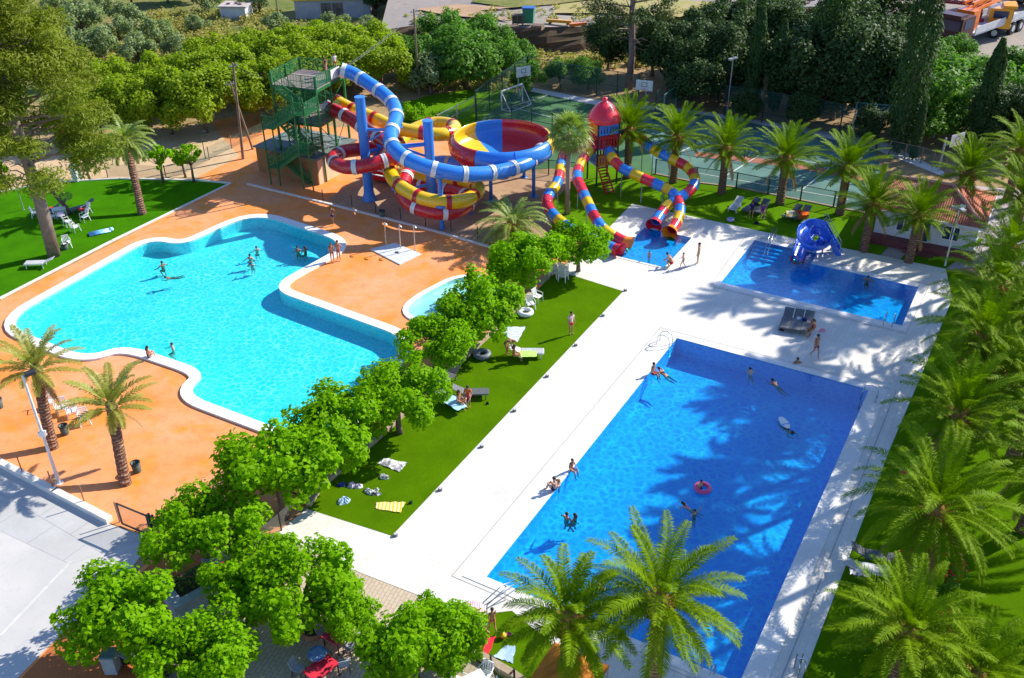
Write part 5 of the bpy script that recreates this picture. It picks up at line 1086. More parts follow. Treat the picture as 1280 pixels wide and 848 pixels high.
for u, v, n, lab in ((648, 30, 6, 'tallest dark pallet stack left of the green container'), (640, 36, 2, 'low pallet stack at the lip of the earth bank'), (672, 37, 3, 'pallet stack right of the green container'), (622, 38, 2, 'small pallet stack at the left end of the scrap')): scrap('pallet_stack', lab, u, v, 'pallets', f_pal(n))
scrap('barrier_beam', 'yellow barrier lying on the edge of the field', 699, 30, 'barrier', f_beam(YELO, 3.4)); scrap('barrier_beam', 'orange barrier at the right end of the scrap', 722, 34, 'barrier', f_beam(ORG, 2.2))
# ---------------- poles and lamps
def pole(label, u, v, h, r=.11, mat=WOOD, lean=(0, 0), arm=False):
    g = P(u, v); root = thing('utility_pole', label, 'pole', g, 0, 'utility poles'); k = MB(); k.tube([(0, 0, 0), (lean[0], lean[1], h)], [r * 1.3, r * .8], 8); k.build('shaft', mat, root)
    k = MB(); k.box((lean[0], lean[1], h - .3), (.9, .08, .08), .6)
    for s in (-.35, .35): k.cyl((lean[0] + s * .8, lean[1] + s * .55, h - .26), (lean[0] + s * .8, lean[1] + s * .55, h - .1), .04, n=6)
    k.build('insulator_arm', GALV, root); return g + Vector((lean[0], lean[1], h - .15))
t1 = pole('grey wooden utility pole left of the stair tower', 304, 199, 9.4, .12, lean=(.55, 0)); pole('leaning brace pole beside the utility pole by the tower', 316, 187, 7.2, .1, lean=(-.9, -.9)); t2 = pole('thin utility pole at the right end of the tree belt', 524, 119, 9.6, .11); t3 = pole('thin pole behind the white cabin in the clearing', 349, 28, 5.5, .1)
k = MB()
for a, b in ((t1, P(334, 92, 8.6)), (t1, P(334, 97, 8.4)), (P(424, 88, 9.4), t2), (P(424, 90, 9.2), t2 - Vector((0, 0, .3)))):
    k.tube([a.lerp(b, i / 8) - Vector((0, 0, .35 * math.sin(math.pi * i / 8))) for i in range(9)], .025, 4)
tag(k.build('power_cable', DARKST), 'sagging cables strung from the utility poles to the tower', 'cable')
def lamp(label, u, v, h, heads=1, r=.07, mat=GALV, name='street_lamp', lean=(0, 0)):
    g = P(u, v); root = thing(name, label, 'lamp', g, 0, 'lamp posts'); k = MB(); k.tube([(0, 0, 0), (0, 0, 1.2), (lean[0], lean[1], h)], [r * 1.3, r, r * .75], 8); k.cyl((0, 0, 0), (0, 0, .05), r * 2.6, n=10); k.build('post', mat, root)
    for i in range(heads):
        a = i * 6.28 / heads + .7; k = MB(); c = Vector((lean[0] + math.cos(a) * .35, lean[1] + math.sin(a) * .35, h + .02)); k.beam((lean[0], lean[1], h - .05), c, .05); k.box(c, (.5, .34, .16), a); k.build('lamp_head', DARKST if heads == 1 else GALV, root)
    return root
o = lamp('white lamp post with a dark floodlight in front of the left plaza palm', 74, 604, 7.1, 1, .09, M('white_paint', (.8, .8, .79), .4)); k = MB(); k.box((0, 0, 3.4), (.35, .25, .3)); k.build('junction_box', WHITEP, o)
lamp('tall thin court lamp behind the tennis court', 908, 149, 6.4, 2); lamp('white lamp post with several heads at the deck corner under the palms', 1181, 333, 4.8, 3, .06, M('white_paint', (.8, .8, .79), .4)); lamp('small lamp post on the left lawn beside the big pine', 30, 263, 2.9, 1, .04); lamp('green garden lamp by the dirt path', 257, 199, 2.6, 1, .04, GREEN)
# ---------------- showers, handrails, small pool fittings
g = [P(*q) for q in ((463, 313), (494, 305), (527, 319), (500, 332))]; root = thing('shower_tray', 'pale square shower tray on the orange plaza', 'shower tray', g[0]); k = MB(); k.prism([(q - g[0]).xy for q in g], .02, .1); k.build('tray', M('pale_tray', (.72, .75, .76), .5), root); k = MB(); c = sum(g, Vector()) / 4 - g[0]; k.box((c.x, c.y, .105), (.3, .3, .012)); k.build('drain', DARKST, root)
for u, v, lab in ((483, 309, 'left outdoor shower pole beside the pale tray'), (501, 312, 'middle outdoor shower pole beside the pale tray'), (519, 313, 'right outdoor shower pole beside the pale tray')):
    q = P(u, v); root = thing('outdoor_shower', lab, 'shower', q, 0, 'outdoor showers'); k = MB(); k.tube([(0, 0, .05), (0, 0, 2.1), (.05, -.08, 2.2), (.15, -.3, 2.2)], .04, 8); k.cyl((0, 0, 0), (0, 0, .06), .14, n=10); k.build('pipe', M('peach_steel', (.62, .48, .38), .4), root); k = MB(); k.cyl((.15, -.3, 2.2), (.16, -.32, 2.12), .05, .11, 10); k.build('shower_head', GALV, root); k = MB(); k.box((.0, -.06, 1.1), (.08, .06, .12)); k.build('tap', GALV, root)
CHROME = M('chrome', (.62, .64, .66), .18, (.55, .57, .6), 4, .5, 0, 1.0)
def ladder(label, u, v, rz, wz=.05):
    g = P(u, v, wz); root = thing('pool_ladder', label, 'pool ladder', g, rz, 'pool ladders')
    for s in (-.28, .28): k = MB(); k.tube([(-.75, s, 0), (-.75, s, .55), (-.6, s, .78), (-.3, s, .85), (.05, s, .7), (.12, s, .3), (.12, s, -.85)], .03, 7); k.build('handrail', CHROME, root, True)
    for z in (-.25, -.55, -.8): k = MB(); k.box((.12, 0, z), (.14, .56, .03)); k.build('step', CHROME, root)
az = math.atan2(eX.y, eX.x); ay_ = math.atan2(eY.y, eY.x)
ladder('chrome ladder at the near left corner of the far end of the big pool', 836, 432, az); ladder('chrome ladder at the right far corner of the big pool', 1079, 497, az + math.pi); ladder('chrome ladder at the right end of the smaller blue pool', 1112, 402, ay_); ladder('chrome ladder at the near right corner of the big pool', 884, 842, ay_)
def steprail(label, a, b, za=.95, zb=.35):
    a, b = P(*a), P(*b); root = thing('step_handrail', label, 'handrail', (a.x, a.y, .05), math.atan2(b.y - a.y, b.x - a.x), 'step handrails'); L = (b - a).length
    for s in (-.12, .12): k = MB(); k.tube([(0, s, 0), (.05, s, za), (L * .55, s, za), (L, s, zb), (L, s, -.3)], .03, 7); k.build('rail', CHROME, root, True)
    k = MB(); k.cyl((L * .55, 0, -.2), (L * .55, 0, za), .03, n=7); k.box((L * .55, 0, za), (.05, .28, .05)); k.build('post', CHROME, root)
steprail('long double handrail on the steps at the bottom left of the big pool', (606, 775), (652, 733)); steprail('double handrail on the steps of the smaller blue pool', (967, 297), (957, 321)); steprail('thin handrail end on the deck at the bottom right', (1000, 850), (996, 836), .9, .9)
for i, (u, v, lab) in enumerate(((780, 364.5, 'at the far corner of the turf strip'), (752, 396, 'just above the lifeguard'), (718, 433, 'level with the green towel lounger'), (682, 472, 'level with the black inner tube'), (641, 515, 'to the right of the two sunbathers'), (600, 560, 'level with the white patterned towel'), (548, 614, 'level with the yellow towel'), (492, 671, 'at the nearest corner of the turf strip'))):
    q = P(u, v); root = thing('ground_light', 'tiny grey ground light, ' + lab, 'light', (q.x + .1, q.y, .055), 0, 'ground lights along the turf edge'); k = MB(); k.cyl((0, 0, 0), (0, 0, .14), .13, .11, 10); k.build('housing', M('grey_lamp_housing', (.16, .16, .17), .5), root); k = MB(); k.cyl((0, 0, .14), (0, 0, .155), .08, n=10); k.build('lens', TWH, root)
# ================================================================== FURNITURE, TOWELS AND OTHER SMALL THINGS
def cloth(name, label, cat, poly, mat, z=.075, group=None, fold=.05, parent=None, thick=.02, seed=0):
    """towel: a rumpled sheet with thickness over a quad of world points"""
    r2 = random.Random(seed + 1); a, b, c, d = [P(*q, z) for q in poly]; N, Mm = 9, 7; vs = []
    for j in range(Mm):
        for i in range(N):
            s_, t_ = i / (N - 1), j / (Mm - 1); p = a.lerp(b, s_).lerp(d.lerp(c, s_), t_)
            vs.append(p + Vector((r2.uniform(-.04, .04), r2.uniform(-.04, .04), fold * abs(math.sin(i * 1.7 + j * 1.1 + seed)) * r2.uniform(.3, 1.1))))
    o0 = vs[0].copy(); o0.z = 0; vs = [v - o0 for v in vs]; n = N * Mm; k = MB()
    k.add(vs + [v - Vector((0, 0, thick)) for v in vs], [(j * N + i, j * N + i + 1, (j + 1) * N + i + 1, (j + 1) * N + i) for j in range(Mm - 1) for i in range(N - 1)] + [(n + (j + 1) * N + i, n + (j + 1) * N + i + 1, n + j * N + i + 1, n + j * N + i) for j in range(Mm - 1) for i in range(N - 1)])
    o = k.build(name, mat, None, True, o0); return tag(o, label, cat, group)
def fabric(name, c, c2=None, sc=4, stripes=None):
    m, t, b = newmat(name); b.inputs['Roughness'].default_value = .95; b.inputs['Specular IOR Level'].default_value = .05
    n = noise(t, sc, 3); src = n.outputs[0]; st = [(.42, c), (.58, c2 or tuple(x * .8 for x in c))]
    if stripes:
        wv = t.nodes.new('ShaderNodeTexWave'); wv.inputs['Scale'].default_value = stripes; wv.inputs['Distortion'].default_value = .6; tc = t.nodes.new('ShaderNodeTexCoord'); t.links.new(tc.outputs['Object'], wv.inputs['Vector']); src = wv.outputs[0]
    r = ramp(t, src, st); t.links.new(r.outputs[0], b.inputs['Base Color']); return m
F_WHITE = fabric('white_blue_fabric', (.78, .80, .83), (.42, .52, .68), 6); F_GREY = fabric('grey_white_fabric', (.76, .76, .76), (.16, .17, .2), 5); F_YEL = fabric('yellow_striped_fabric', (.85, .52, .04), (.82, .74, .45), 4, 1.6)
F_RED = fabric('coral_red_fabric', (.82, .06, .07), (.7, .04, .06), 5); F_BLUE = fabric('pale_blue_fabric', (.48, .62, .76), (.36, .52, .70), 3); F_LIME = fabric('lime_fabric', (.50, .75, .20), (.42, .68, .16), 5); F_SKY = fabric('sky_blue_fabric', (.45, .72, .85), (.36, .62, .78), 5)
F_PURP = fabric('lilac_fabric', (.40, .30, .50), (.62, .60, .66), 9); F_NAVY = fabric('navy_fabric', (.03, .05, .30), (.02, .03, .16), 6); F_PINK = fabric('pink_fabric', (.85, .25, .42), (.80, .55, .6), 8, 3); F_ORG = fabric('orange_fabric', (.85, .18, .02), (.75, .10, .02), 5); F_BLK = fabric('black_fabric', (.02, .02, .025), (.05, .05, .06), 7); F_DRK = fabric('dark_print_fabric', (.12, .04, .10), (.30, .10, .2), 9); F_MULTI = fabric('blue_yellow_print', (.05, .15, .60), (.80, .62, .05), 6)
cloth('towel', 'white patterned towel spread on the turf under the third plane tree', 'towel', ((629, 409), (657, 409), (646, 428), (630, 419)), F_WHITE, seed=1)
cloth('towel', 'white and black towel spread near the lower end of the turf', 'towel', ((472, 580), (481, 573), (509, 579), (500, 590)), F_GREY, seed=2)
cloth('towel', 'yellow striped towel on the turf near its bottom corner', 'towel', ((470, 628), (507, 628), (500, 641), (470, 637)), F_YEL, seed=3)
cloth('towel', 'coral red towel on the small turf by the glass fence', 'towel', ((610, 795), (621, 797), (608, 822), (596, 818)), F_RED, .09, seed=4)
cloth('towel', 'pale blue towel partly under the left front palm', 'towel', ((631, 807), (645, 808), (640, 829), (616, 822)), F_BLUE, .09, seed=5)
cloth('towel', 'dark purple cloth left on the edge of the small turf', 'towel', ((628, 791), (641, 792), (642, 796), (630, 795)), F_DRK, .09, fold=.1, seed=6)
cloth('towel', 'small light towel on the sunny lawn behind the palms at the right', 'towel', ((1214, 630), (1229, 629), (1228, 638), (1216, 637)), F_GREY, .06, seed=61)
def heap(label, u, v, mat, r=.35, cat='towel', group='heaps of clothes on the turf', z=.06, name='clothes_heap', n=5, seed=0):
    """crumpled cloth: overlapping folded sheets with an uneven outline"""
    g = P(u, v); r2 = random.Random(seed); k = MB()
    for i in range(n):
        cx, cy, rr = r2.uniform(-r, r) * .55, r2.uniform(-r, r) * .4, r * r2.uniform(.35, .7); ro = [r2.uniform(.6, 1.3) for _ in range(11)]; vs = [(cx, cy, r2.uniform(.06, .16))]
        for j, (q, h) in enumerate(((.4, .14), (.75, .08), (1.0, .0))):
            for m in range(11): a = m * .571 + .2 * i; w_ = rr * q * (ro[m] if j else 1); vs.append((cx + math.cos(a) * w_, cy + math.sin(a) * w_ * .75, max(.004, h * r2.uniform(.2, 1.5))))
        fs = [(0, 1 + m, 1 + (m + 1) % 11) for m in range(11)] + [(1 + j * 11 + m, 12 + j * 11 + m, 12 + j * 11 + (m + 1) % 11, 1 + j * 11 + (m + 1) % 11) for j in range(2) for m in range(11)]
        k.add(vs, fs)
    o = k.build(name, mat, None, False, (g.x, g.y, z)); return tag(o, label, cat, group)
heap('lilac heap of clothes in tree shade on the turf', 444, 610, F_PURP, .5, seed=1); heap('white and dark heap of clothes beside the lilac heap', 464, 617, F_GREY, .5, seed=2); heap('pale blue heap at the shaded edge of the turf', 429, 628, F_BLUE, .42, seed=3); heap('round grey heap below the spread white and black towel', 483, 597, F_GREY, .38, seed=4); heap('navy bag in the shade on the turf', 428, 609, F_NAVY, .3, 'bag', None, name='bag', seed=5); heap('tiny dark bottle bag beside the yellow towel', 514, 630, M('dark_green_cloth', (.02, .09, .03), .9), .13, 'bag', None, name='bag', seed=6); heap('black flip flops on the turf near the two sunbathers', 609, 506, F_BLK, .14, 'shoes', None, name='flip_flops', n=2, seed=7); heap('scattered dark sandals on the back turf by the deck', 947, 281, F_BLK, .3, 'shoes', 'sandals on the back turf', name='sandals', n=4, seed=8); heap('few dark sandals nearer the spiral slide on the back turf', 956, 272, F_BLK, .25, 'shoes', 'sandals on the back turf', name='sandals', n=3, seed=9)
def torus(label, u, v, R_, r, mat, cat='swim ring', z=.06, name='inflatable_ring', tilt=0, valve=True):
    g = P(u, v); root = thing(name, label, cat, (g.x, g.y, z)); k = MB(); k.tube([(R_ * math.cos(i * .2618), R_ * math.sin(i * .2618), r + tilt * math.sin(i * .2618)) for i in range(24)], r, 10, False, True); k.build('tube', mat, root, True)
    if valve: k = MB(); k.cyl((R_, 0, r * 1.8), (R_, 0, r * 2.3), .025, n=6); k.build('valve', WHITEP, root)
    return root
torus('dark grey inner tube on the turf between tree and lime towel', 603, 447, .42, .19, M('grey_rubber', (.17, .19, .22), .5, (.12, .14, .17)))
torus('white swim ring at the foot of a plane tree beside a chair', 657, 394, .42, .17, WHITEP); torus('small lilac ring on the back turf below the single lounger', 913, 277, .24, .11, M('lilac_vinyl', (.45, .40, .65), .4))
torus('pink swim ring floating in the big pool under a child', 878, 613, .36, .13, M('pink_vinyl', (.85, .10, .28), .35), z=.03)
g = P(629, 799); k = MB(); k.ell((0, 0, .16), (.16, .16, .16), 14, 10); k.cur = 1; k.lathe([(.163, .12), (.166, .16), (.163, .2)], 14); o = k.build('beach_ball', [M('yellow_ball', (.85, .60, .03), .4), M('red_ball_stripe', (.7, .08, .03), .4)], None, True, (g.x, g.y, .08)); tag(o, 'yellow ball with red stripe beside the coral towel', 'ball')
g = P(125, 292); root = thing('air_mattress', 'blue and white air mattress on the left lawn', 'air mattress', (g.x, g.y, .035), R(30)); k = MB()
for i in range(6): k.tube([(-.85, -.3 + i * .12, .08), (.85, -.3 + i * .12, .08)], .07, 8)
k.build('mattress', M('blue_vinyl', (.05, .32, .72), .35, (.35, .62, .85), 3), root, True); k = MB(); k.ell((.95, 0, .12), (.18, .36, .11), 10, 6); k.build('pillow', F_SKY, root, True)
g = P(980, 530); root = thing('swim_board', 'white board with the diver in the shaded half of the big pool', 'swim board', (g.x, g.y, .06), R(100)); k = MB(); k.ell((0, 0, .04), (.62, .26, .045), 14, 6); k.build('board', WHITEP, root, True); k = MB(); k.beam((-.2, -.2, .09), (-.2, .2, .09), .05, .02); k.build('strap', PB, root)
def bin_(label, u, v, r=.26, h=.62, z=.02, mat=None, name='litter_bin'):
    g = P(u, v); root = thing(name, label, 'bin', (g.x, g.y, z), 0, 'litter bins'); k = MB(); k.lathe([(r * .82, 0), (r, h), (r * .94, h), (r * .8, .05), (.01, .05)], 14); k.build('body', mat or M('dark_green_bin', (.08, .12, .10), .6), root, True); k = MB(); k.lathe([(r * 1.06, h - .04), (r * 1.08, h + .03), (r * .9, h + .04)], 14); k.build('rim', DARKST, root, True)
bin_('green bin beside the trunk of the right plaza palm', 172, 590); bin_('green bin by the white chairs beside the left plaza palm', 82, 543); bin_('dark bin at the far left edge of the orange plaza', 0, 510); bin_('black bin by the kerb in front of the thick blue post', 478, 272); bin_('bluish bin under the lawn chair near the pine foot', 82, 312, .3, .5)
g = P(97, 226); root = thing('locker', 'white metal locker standing at the back edge of the lawn', 'locker', (g.x, g.y, .03), R(-25)); k = MB(); k.box((0, 0, .8), (.7, .55, 1.6)); k.build('body', M('white_paint', (.8, .8, .79), .4), root); k = MB(); k.box((0, -.29, .8), (.6, .03, 1.45)); d_ = k.build('door', WHITEP, root); k = MB(); k.box((.22, -.32, .85), (.04, .04, .16)); k.build('handle', DARKST, d_)
# ---- chairs, loungers, tables
def armchair(mat=None, parent_mat=None):
    root = thing('plastic_armchair', None, 'chair'); m = mat or WHITEP
    k = MB(); k.box((0, 0, .42), (.5, .5, .035)); k.build('seat', m, root)
    k = MB()
    for i in range(5): x = -.2 + i * .1; k.beam((x, .24, .45), (x * 1.05, .36, .9), .06, .025)
    k.beam((-.25, .36, .88), (.25, .36, .88), .05, .06); k.build('backrest', m, root)
    for s in (-1, 1):
        k = MB(); k.tube([(s * .27, -.24, .42), (s * .29, -.22, .64), (s * .29, .1, .66), (s * .25, .33, .68)], .026, 6); k.build('armrest', m, root)
        for y in (-.23, .24): k = MB(); k.beam((s * .23, y, .42), (s * .29, y * 1.2, 0), .05); k.build('leg', m, root)
    return root
CH = [lambda: armchair()]
def chair(u, v, rz, label, z=.035, s=1.05, group='white plastic armchairs'):
    g = P(u, v); return plant('chair', CH, (g.x, g.y, z), label, 'chair', group, s, rz, 0)
for u, v, rz, lab, z in ((107, 277, -.6, 'white armchair with the red cloth at the right of the topiary tree', .035), (109, 268, -.5, 'white armchair farthest back right of the topiary tree', .035), (95, 290, 2.6, 'white armchair in the sun between topiary tree and blue mattress', .035), (86, 283, 2.4, 'white armchair nearest the topiary trunk', .035), (85, 310, .5, 'white armchair right of the big pine foot', .035), (66, 277, 1.2, 'white armchair left of the topiary tree by the lilac table', .035), (46, 272, 1.8, 'white armchair mostly hidden behind the big pine trunk', .035),
    (63, 510, .3, 'first white armchair in the row on the orange plaza, by the palm trunk', .02), (80, 517, .4, 'second white armchair of the plaza row', .02), (92, 521, .4, 'third white armchair of the plaza row', .02), (107, 530, .5, 'last white armchair of the plaza row, nearest the right palm', .02), (663, 387, .3, 'grey white armchair in tree shade on the turf beside the swim ring', .065), (672, 378, .9, 'white armchair with a red cloth under the plane tree', .065)): chair(u, v, rz, lab, z)
g = P(704, 352)
for i in range(5): plant('chair', CH, (g.x, g.y, .06 + i * .17), ('bottom', 'second', 'middle', 'fourth', 'top')[i] + ' white armchair of the stack at the far end of the turf', 'chair', 'stacked white armchairs', 1.05, 2.7, 0)
g = P(697, 350)
for i in range(4): plant('chair', CH, (g.x - .3, g.y + .3, .06 + i * .17), ('bottom', 'second', 'third', 'top')[i] + ' white armchair of the shaded stack beside the main stack', 'chair', 'shaded stack of white armchairs', 1.05, 2.9, 0)
def lounger(frame, sling, back=30):
    root = thing('sun_lounger', None, 'sun lounger'); k = MB()
    for s in (-.3, .3): k.beam((-.95, s, .33), (.45, s, .33), .05)
    for x in (-.95, -.3, .45): k.beam((x, -.3, .33), (x, .3, .33), .05)
    k.build('frame', frame, root)
    for x in (-.8, .35):
        for s in (-.3, .3): k = MB(); k.beam((x, s, .33), (x, s * 1.1, 0), .05); k.build('leg', frame, root)
    k = MB(); n = 9
    for i in range(n): k.box((-.88 + i * .15, 0, .37), (.14, .58, .025))
    k.build('seat', sling, root); c, s_ = math.cos(R(back)), math.sin(R(back)); k = MB()
    for i in range(5): q = .1 + i * .145; k.box((.42 + q * c, 0, .37 + q * s_), (.135, .58, .025), M4=Matrix.Rotation(-R(back), 3, 'Y'))
    k.build('backrest', sling, root); return root
LG = [lambda: lounger(GREYP, GREYP), lambda: lounger(WHITEP, M('light_grey_sling', (.55, .57, .6), .6), 22)]
def lng(u, v, rz, label, i=0, z=.065, group='sun loungers', s=1.08):
    g = P(u, v); return plant('lounger', LG, (g.x, g.y, z), label, 'sun lounger', group, s, rz, i)
dkz = .06
lng(982, 408, ay_ + .12, 'left grey lounger of the row on the white deck between the blue pools'); lng(995, 410, ay_ + .12, 'second grey lounger of the deck row, with bags on it'); lng(1008, 412, ay_ + .12, 'third grey lounger of the deck row, where the woman sits')
lng(919, 262, ay_, 'single white lounger left of the seated group on the back turf', 1, .05); lng(938, 264, ay_ - .2, 'grey lounger of the dark seated pair on the back turf', 0, .05); lng(951, 266, ay_ - .1, 'lounger with purple clothes beside the dark seated pair', 0, .05); lng(989, 272, ay_ - .3, 'lounger under the blue and yellow towel on the back turf', 0, .05); lng(1003, 274, ay_ - .1, 'lounger under the orange towel on the back turf', 0, .05)
lng(566, 505, 2.75, 'grey lounger with sky blue towel near the turf fence', 0); lng(590, 497, .05 + 3.1, 'grey lounger behind, beside the sky blue towel lounger', 0); lng(660, 446, 3.1, 'lounger covered with a lime green towel on the turf', 1)
lng(1092, 702, -.2 + 3.1, 'grey slatted lounger farther back in palm shade on the right lawn', 0, .05); lng(1082, 718, -.2 + 3.1, 'lounger with crumpled silver towel in palm shade on the right lawn', 1, .05); lng(50, 334, .05, 'grey lounger lying at the foot of the big pine', 1, .035); lng(103, 264, .7, 'dark lounger with red cloth behind the white lawn chairs', 0, .035); lng(60, 268, .3, 'dark lounger with red towel behind the pine trunk', 0, .035)
lng(560, 478, 1.0, 'upturned grey lounger back leaning by the fence behind the sunbathers', 0)
cloth('towel', 'sky blue towel laid along the front grey lounger', 'towel', ((549, 498), (566, 494), (584, 508), (572, 514)), F_SKY, .50, fold=.02, seed=7); cloth('towel', 'lime green towel covering the turf lounger', 'towel', ((645, 438), (671, 439), (671, 446), (646, 447)), F_LIME, .50, fold=.02, seed=8); cloth('towel', 'crumpled silver towel on the shaded lounger', 'towel', ((1062, 709), (1090, 713), (1088, 722), (1062, 718)), F_GREY, .50, fold=.06, seed=9)
cloth('towel', 'blue and yellow towel on the court side lounger', 'towel', ((983, 264), (995, 264), (993, 273), (982, 272)), F_MULTI, .55, fold=.08, seed=10); cloth('towel', 'orange towel on the last court side lounger', 'towel', ((1000, 264), (1012, 266), (1008, 275), (998, 274)), F_ORG, .55, fold=.12, seed=11); cloth('towel', 'red towel on the dark lounger right of the topiary tree', 'towel', ((98, 260), (106, 260), (107, 264), (99, 264)), F_RED, .55, fold=.05, seed=12); cloth('towel', 'red towel on the lounger behind the big pine trunk', 'towel', ((62, 259), (77, 258), (78, 262), (64, 263)), F_RED, .55, fold=.05, seed=13)
heap('white bag on the second lounger of the deck row', 998, 406, F_WHITE, .2, 'bag', None, .48, 'bag', 3, 14); heap('navy bag on the deck row beside the white bag', 1003, 408, F_NAVY, .22, 'bag', None, .48, 'bag', 3, 15); heap('pink beach bag at the right end of the deck row', 1027, 415, F_PINK, .26, 'bag', None, .06, 'bag', 4, 16); heap('black rucksack under the left lounger of the deck row', 976, 414, F_BLK, .22, 'bag', None, .06, 'bag', 3, 17); heap('dark clothes piled on the shaded court side loungers', 945, 262, F_BLK, .4, 'clothes', None, .46, 'clothes_heap', 5, 18); heap('purple clothes on the loungers next to a palm', 955, 262, F_DRK, .35, 'clothes', None, .46, 'clothes_heap', 4, 19); heap('red cloth on the shaded armchair under the plane tree', 671, 367, F_RED, .22, 'cloth', None, .55, 'cloth_heap', 3, 20); heap('red towel in the palm shade at the edge of the right lawn', 1133, 592, F_RED, .34, 'towel', None, .05, 'towel_heap', 4, 21); heap('white bundle beside the red towel in the palm shade', 1126, 590, F_WHITE, .25, 'towel', None, .05, 'towel_heap', 3, 22); heap('teal beach bag beside the seated person near the pink parasol', 600, 786, M('teal_fabric', (.02, .25, .32), .8), .34, 'bag', None, .08, 'bag', 4, 23); heap('white laundry at the far right of the bottom lawn', 1248, 812, F_WHITE, .25, 'towel', None, .05, 'towel_heap', 3, 24); heap('blue cloth on the fence kerb at the cyan pool corner', 538, 476, F_BLUE, .35, 'towel', None, .3, 'towel_heap', 4, 25)
# lilac table among the lawn chairs
def table(label, u, v, L, W, H, mat, legm, z, rz, cat='table', name='table', cloth_m=None):
    g = P(u, v); root = thing(name, label, cat, (g.x, g.y, z), rz); k = MB(); k.box((0, 0, H), (L, W, .04)); k.build('table_top', mat, root)
    for x in (-1, 1):
        for y in (-1, 1): k = MB(); k.beam((x * (L / 2 - .08), y * (W / 2 - .08), H), (x * (L / 2 - .06), y * (W / 2 - .06), 0), .05); k.build('leg', legm, root)
    return root
table('white table with lilac cloth by the topiary tree trunk', 76, 271, 1.1, .8, .72, WHITEP, WHITEP, .035, .5); cloth('tablecloth', 'lilac cloth on the white lawn table', 'tablecloth', ((70, 264), (80, 263), (81, 270), (71, 272)), F_PURP, .80, fold=.03, seed=30)
METALG = M('grey_steel_chair', (.36, .40, .45), .5, (.28, .31, .36)); PINKT = M('pink_table_top', (.86, .05, .16), .5, (.82, .04, .14))
tz = .04
table('bright pink table on the terrace between two plane trees', 430, 800, 1.75, .95, .74, PINKT, DARKST, tz, R(58)); table('red table at the bottom edge of the terrace', 404, 850, 1.3, .9, .74, M('red_table_top', (.75, .03, .06), .5), DARKST, tz, R(50))
def tchair():
    root = thing('terrace_chair', None, 'chair'); k = MB()
    for i in range(5): k.box((0, -.18 + i * .09, .45), (.44, .075, .025))
    k.build('seat', METALG, root); k = MB()
    for i in range(5): k.box((0, .24 + i * .025, .52 + i * .09), (.42, .02, .075))
    for s in (-.21, .21): k.beam((s, .22, .45), (s, .35, .93), .03)
    k.build('backrest', METALG, root)
    for s in (-.2, .2):
        for y in (-.2, .22): k = MB(); k.beam((s, y, .45), (s, y * 1.1, 0), .03); k.build('leg', DARKST, root)
    return root
TC = [tchair]; c0_ = P(430, 800); dT = Vector((math.cos(R(58)), math.sin(R(58)), 0)); nT = Vector((-dT.y, dT.x, 0))
for i, (s, q, rz, lab) in enumerate(((.45, .75, R(58) - 0, 'chair on the far left side of the pink table'), (-.45, .75, R(58), 'chair on the near left side of the pink table by the planter'), (.45, -.75, R(58) + math.pi, 'chair on the far right side of the pink table'), (-.45, -.75, R(58) + math.pi, 'chair on the near right side of the pink table'), (-1.25, 0, R(58) + math.pi / 2, 'chair at the near end of the pink table'), (1.2, .1, R(58) - math.pi / 2, 'chair at the far end of the pink table beside the leaves'))):
    c = c0_ + dT * s + nT * q; plant('tch', TC, (c.x, c.y, tz), lab, 'chair', 'grey terrace chairs', 1, rz, 0)
for u, v, rz, lab in ((375, 845, 1.2, 'slatted chair at the bottom left of the red table'), (385, 775, .6, 'lone chair behind the tree planter on the terrace'), (432, 838, 3.3, 'chair right of the round blue table')): c = P(u, v); plant('tch', TC, (c.x, c.y, tz), lab, 'chair', 'grey terrace chairs', 1, rz, 0)
g = P(400, 838); root = thing('bar_table', 'round blue and white high table on a brown leg on the terrace', 'table', (g.x, g.y, tz)); k = MB(); k.lathe([(.01, 1.02), (.42, 1.02), (.42, 1.06), (.01, 1.06)], 20); k.build('table_top', M('blue_printed_top', (.30, .42, .58), .4, (.05, .12, .35), 3), root); k = MB(); k.cyl((0, 0, .03), (0, 0, 1.02), .04, n=8); k.build('leg', M('rusty_steel', (.30, .14, .08), .8), root); k = MB(); k.lathe([(.28, 0), (.28, .03), (.01, .05)], 14); k.build('base', DARKST, root)
g = P(392, 792); root = thing('round_planter', 'round terracotta planter ring round the terrace tree trunk', 'planter', (g.x, g.y, tz)); k = MB(); k.lathe([(.5, 0), (.56, .32), (.5, .34), (.46, .3), (.44, .18)], 18); k.build('pot', M('terracotta', (.42, .18, .10), .85), root, True); k = MB(); k.lathe([(.01, .24), (.46, .24)], 18); k.build('soil', M('soil', (.07, .045, .03), .95), root)
# grey planter box and white low table, terrace
g = P(245, 742); root = thing('planter_box', 'grey U shaped planter box between the trees at the terrace edge', 'planter', (g.x, g.y, tz), R(40)); k = MB()
for x, y, a_, b_ in ((0, -.9, 2.8, .5), (-1.15, .2, .5, 1.7), (1.15, .2, .5, 1.7)): k.box((x, y, .42), (a_, b_, .84))
k.build('box', M('blue_grey_board', (.34, .38, .47), .6, (.28, .32, .40)), root); k = MB(); k.box((0, .2, .3), (1.75, 1.6, .6)); k.build('soil', M('soil', (.07, .045, .03), .95), root); v, f = clump_leaves([((x, y, .8), .3) for x in (-.5, 0, .5) for y in (-.1, .5)], 60, .16, .5); raw('leaves', v, f, L_MID, root)
g = P(282, 728); root = thing('red_chair', 'red chair half hidden by leaves beside the grey planter box', 'chair', (g.x, g.y, tz), .8); k = MB(); k.box((0, 0, .44), (.5, .5, .06)); k.build('seat', PR, root); k = MB(); k.box((0, .26, .72), (.5, .06, .5)); k.build('backrest', PR, root)
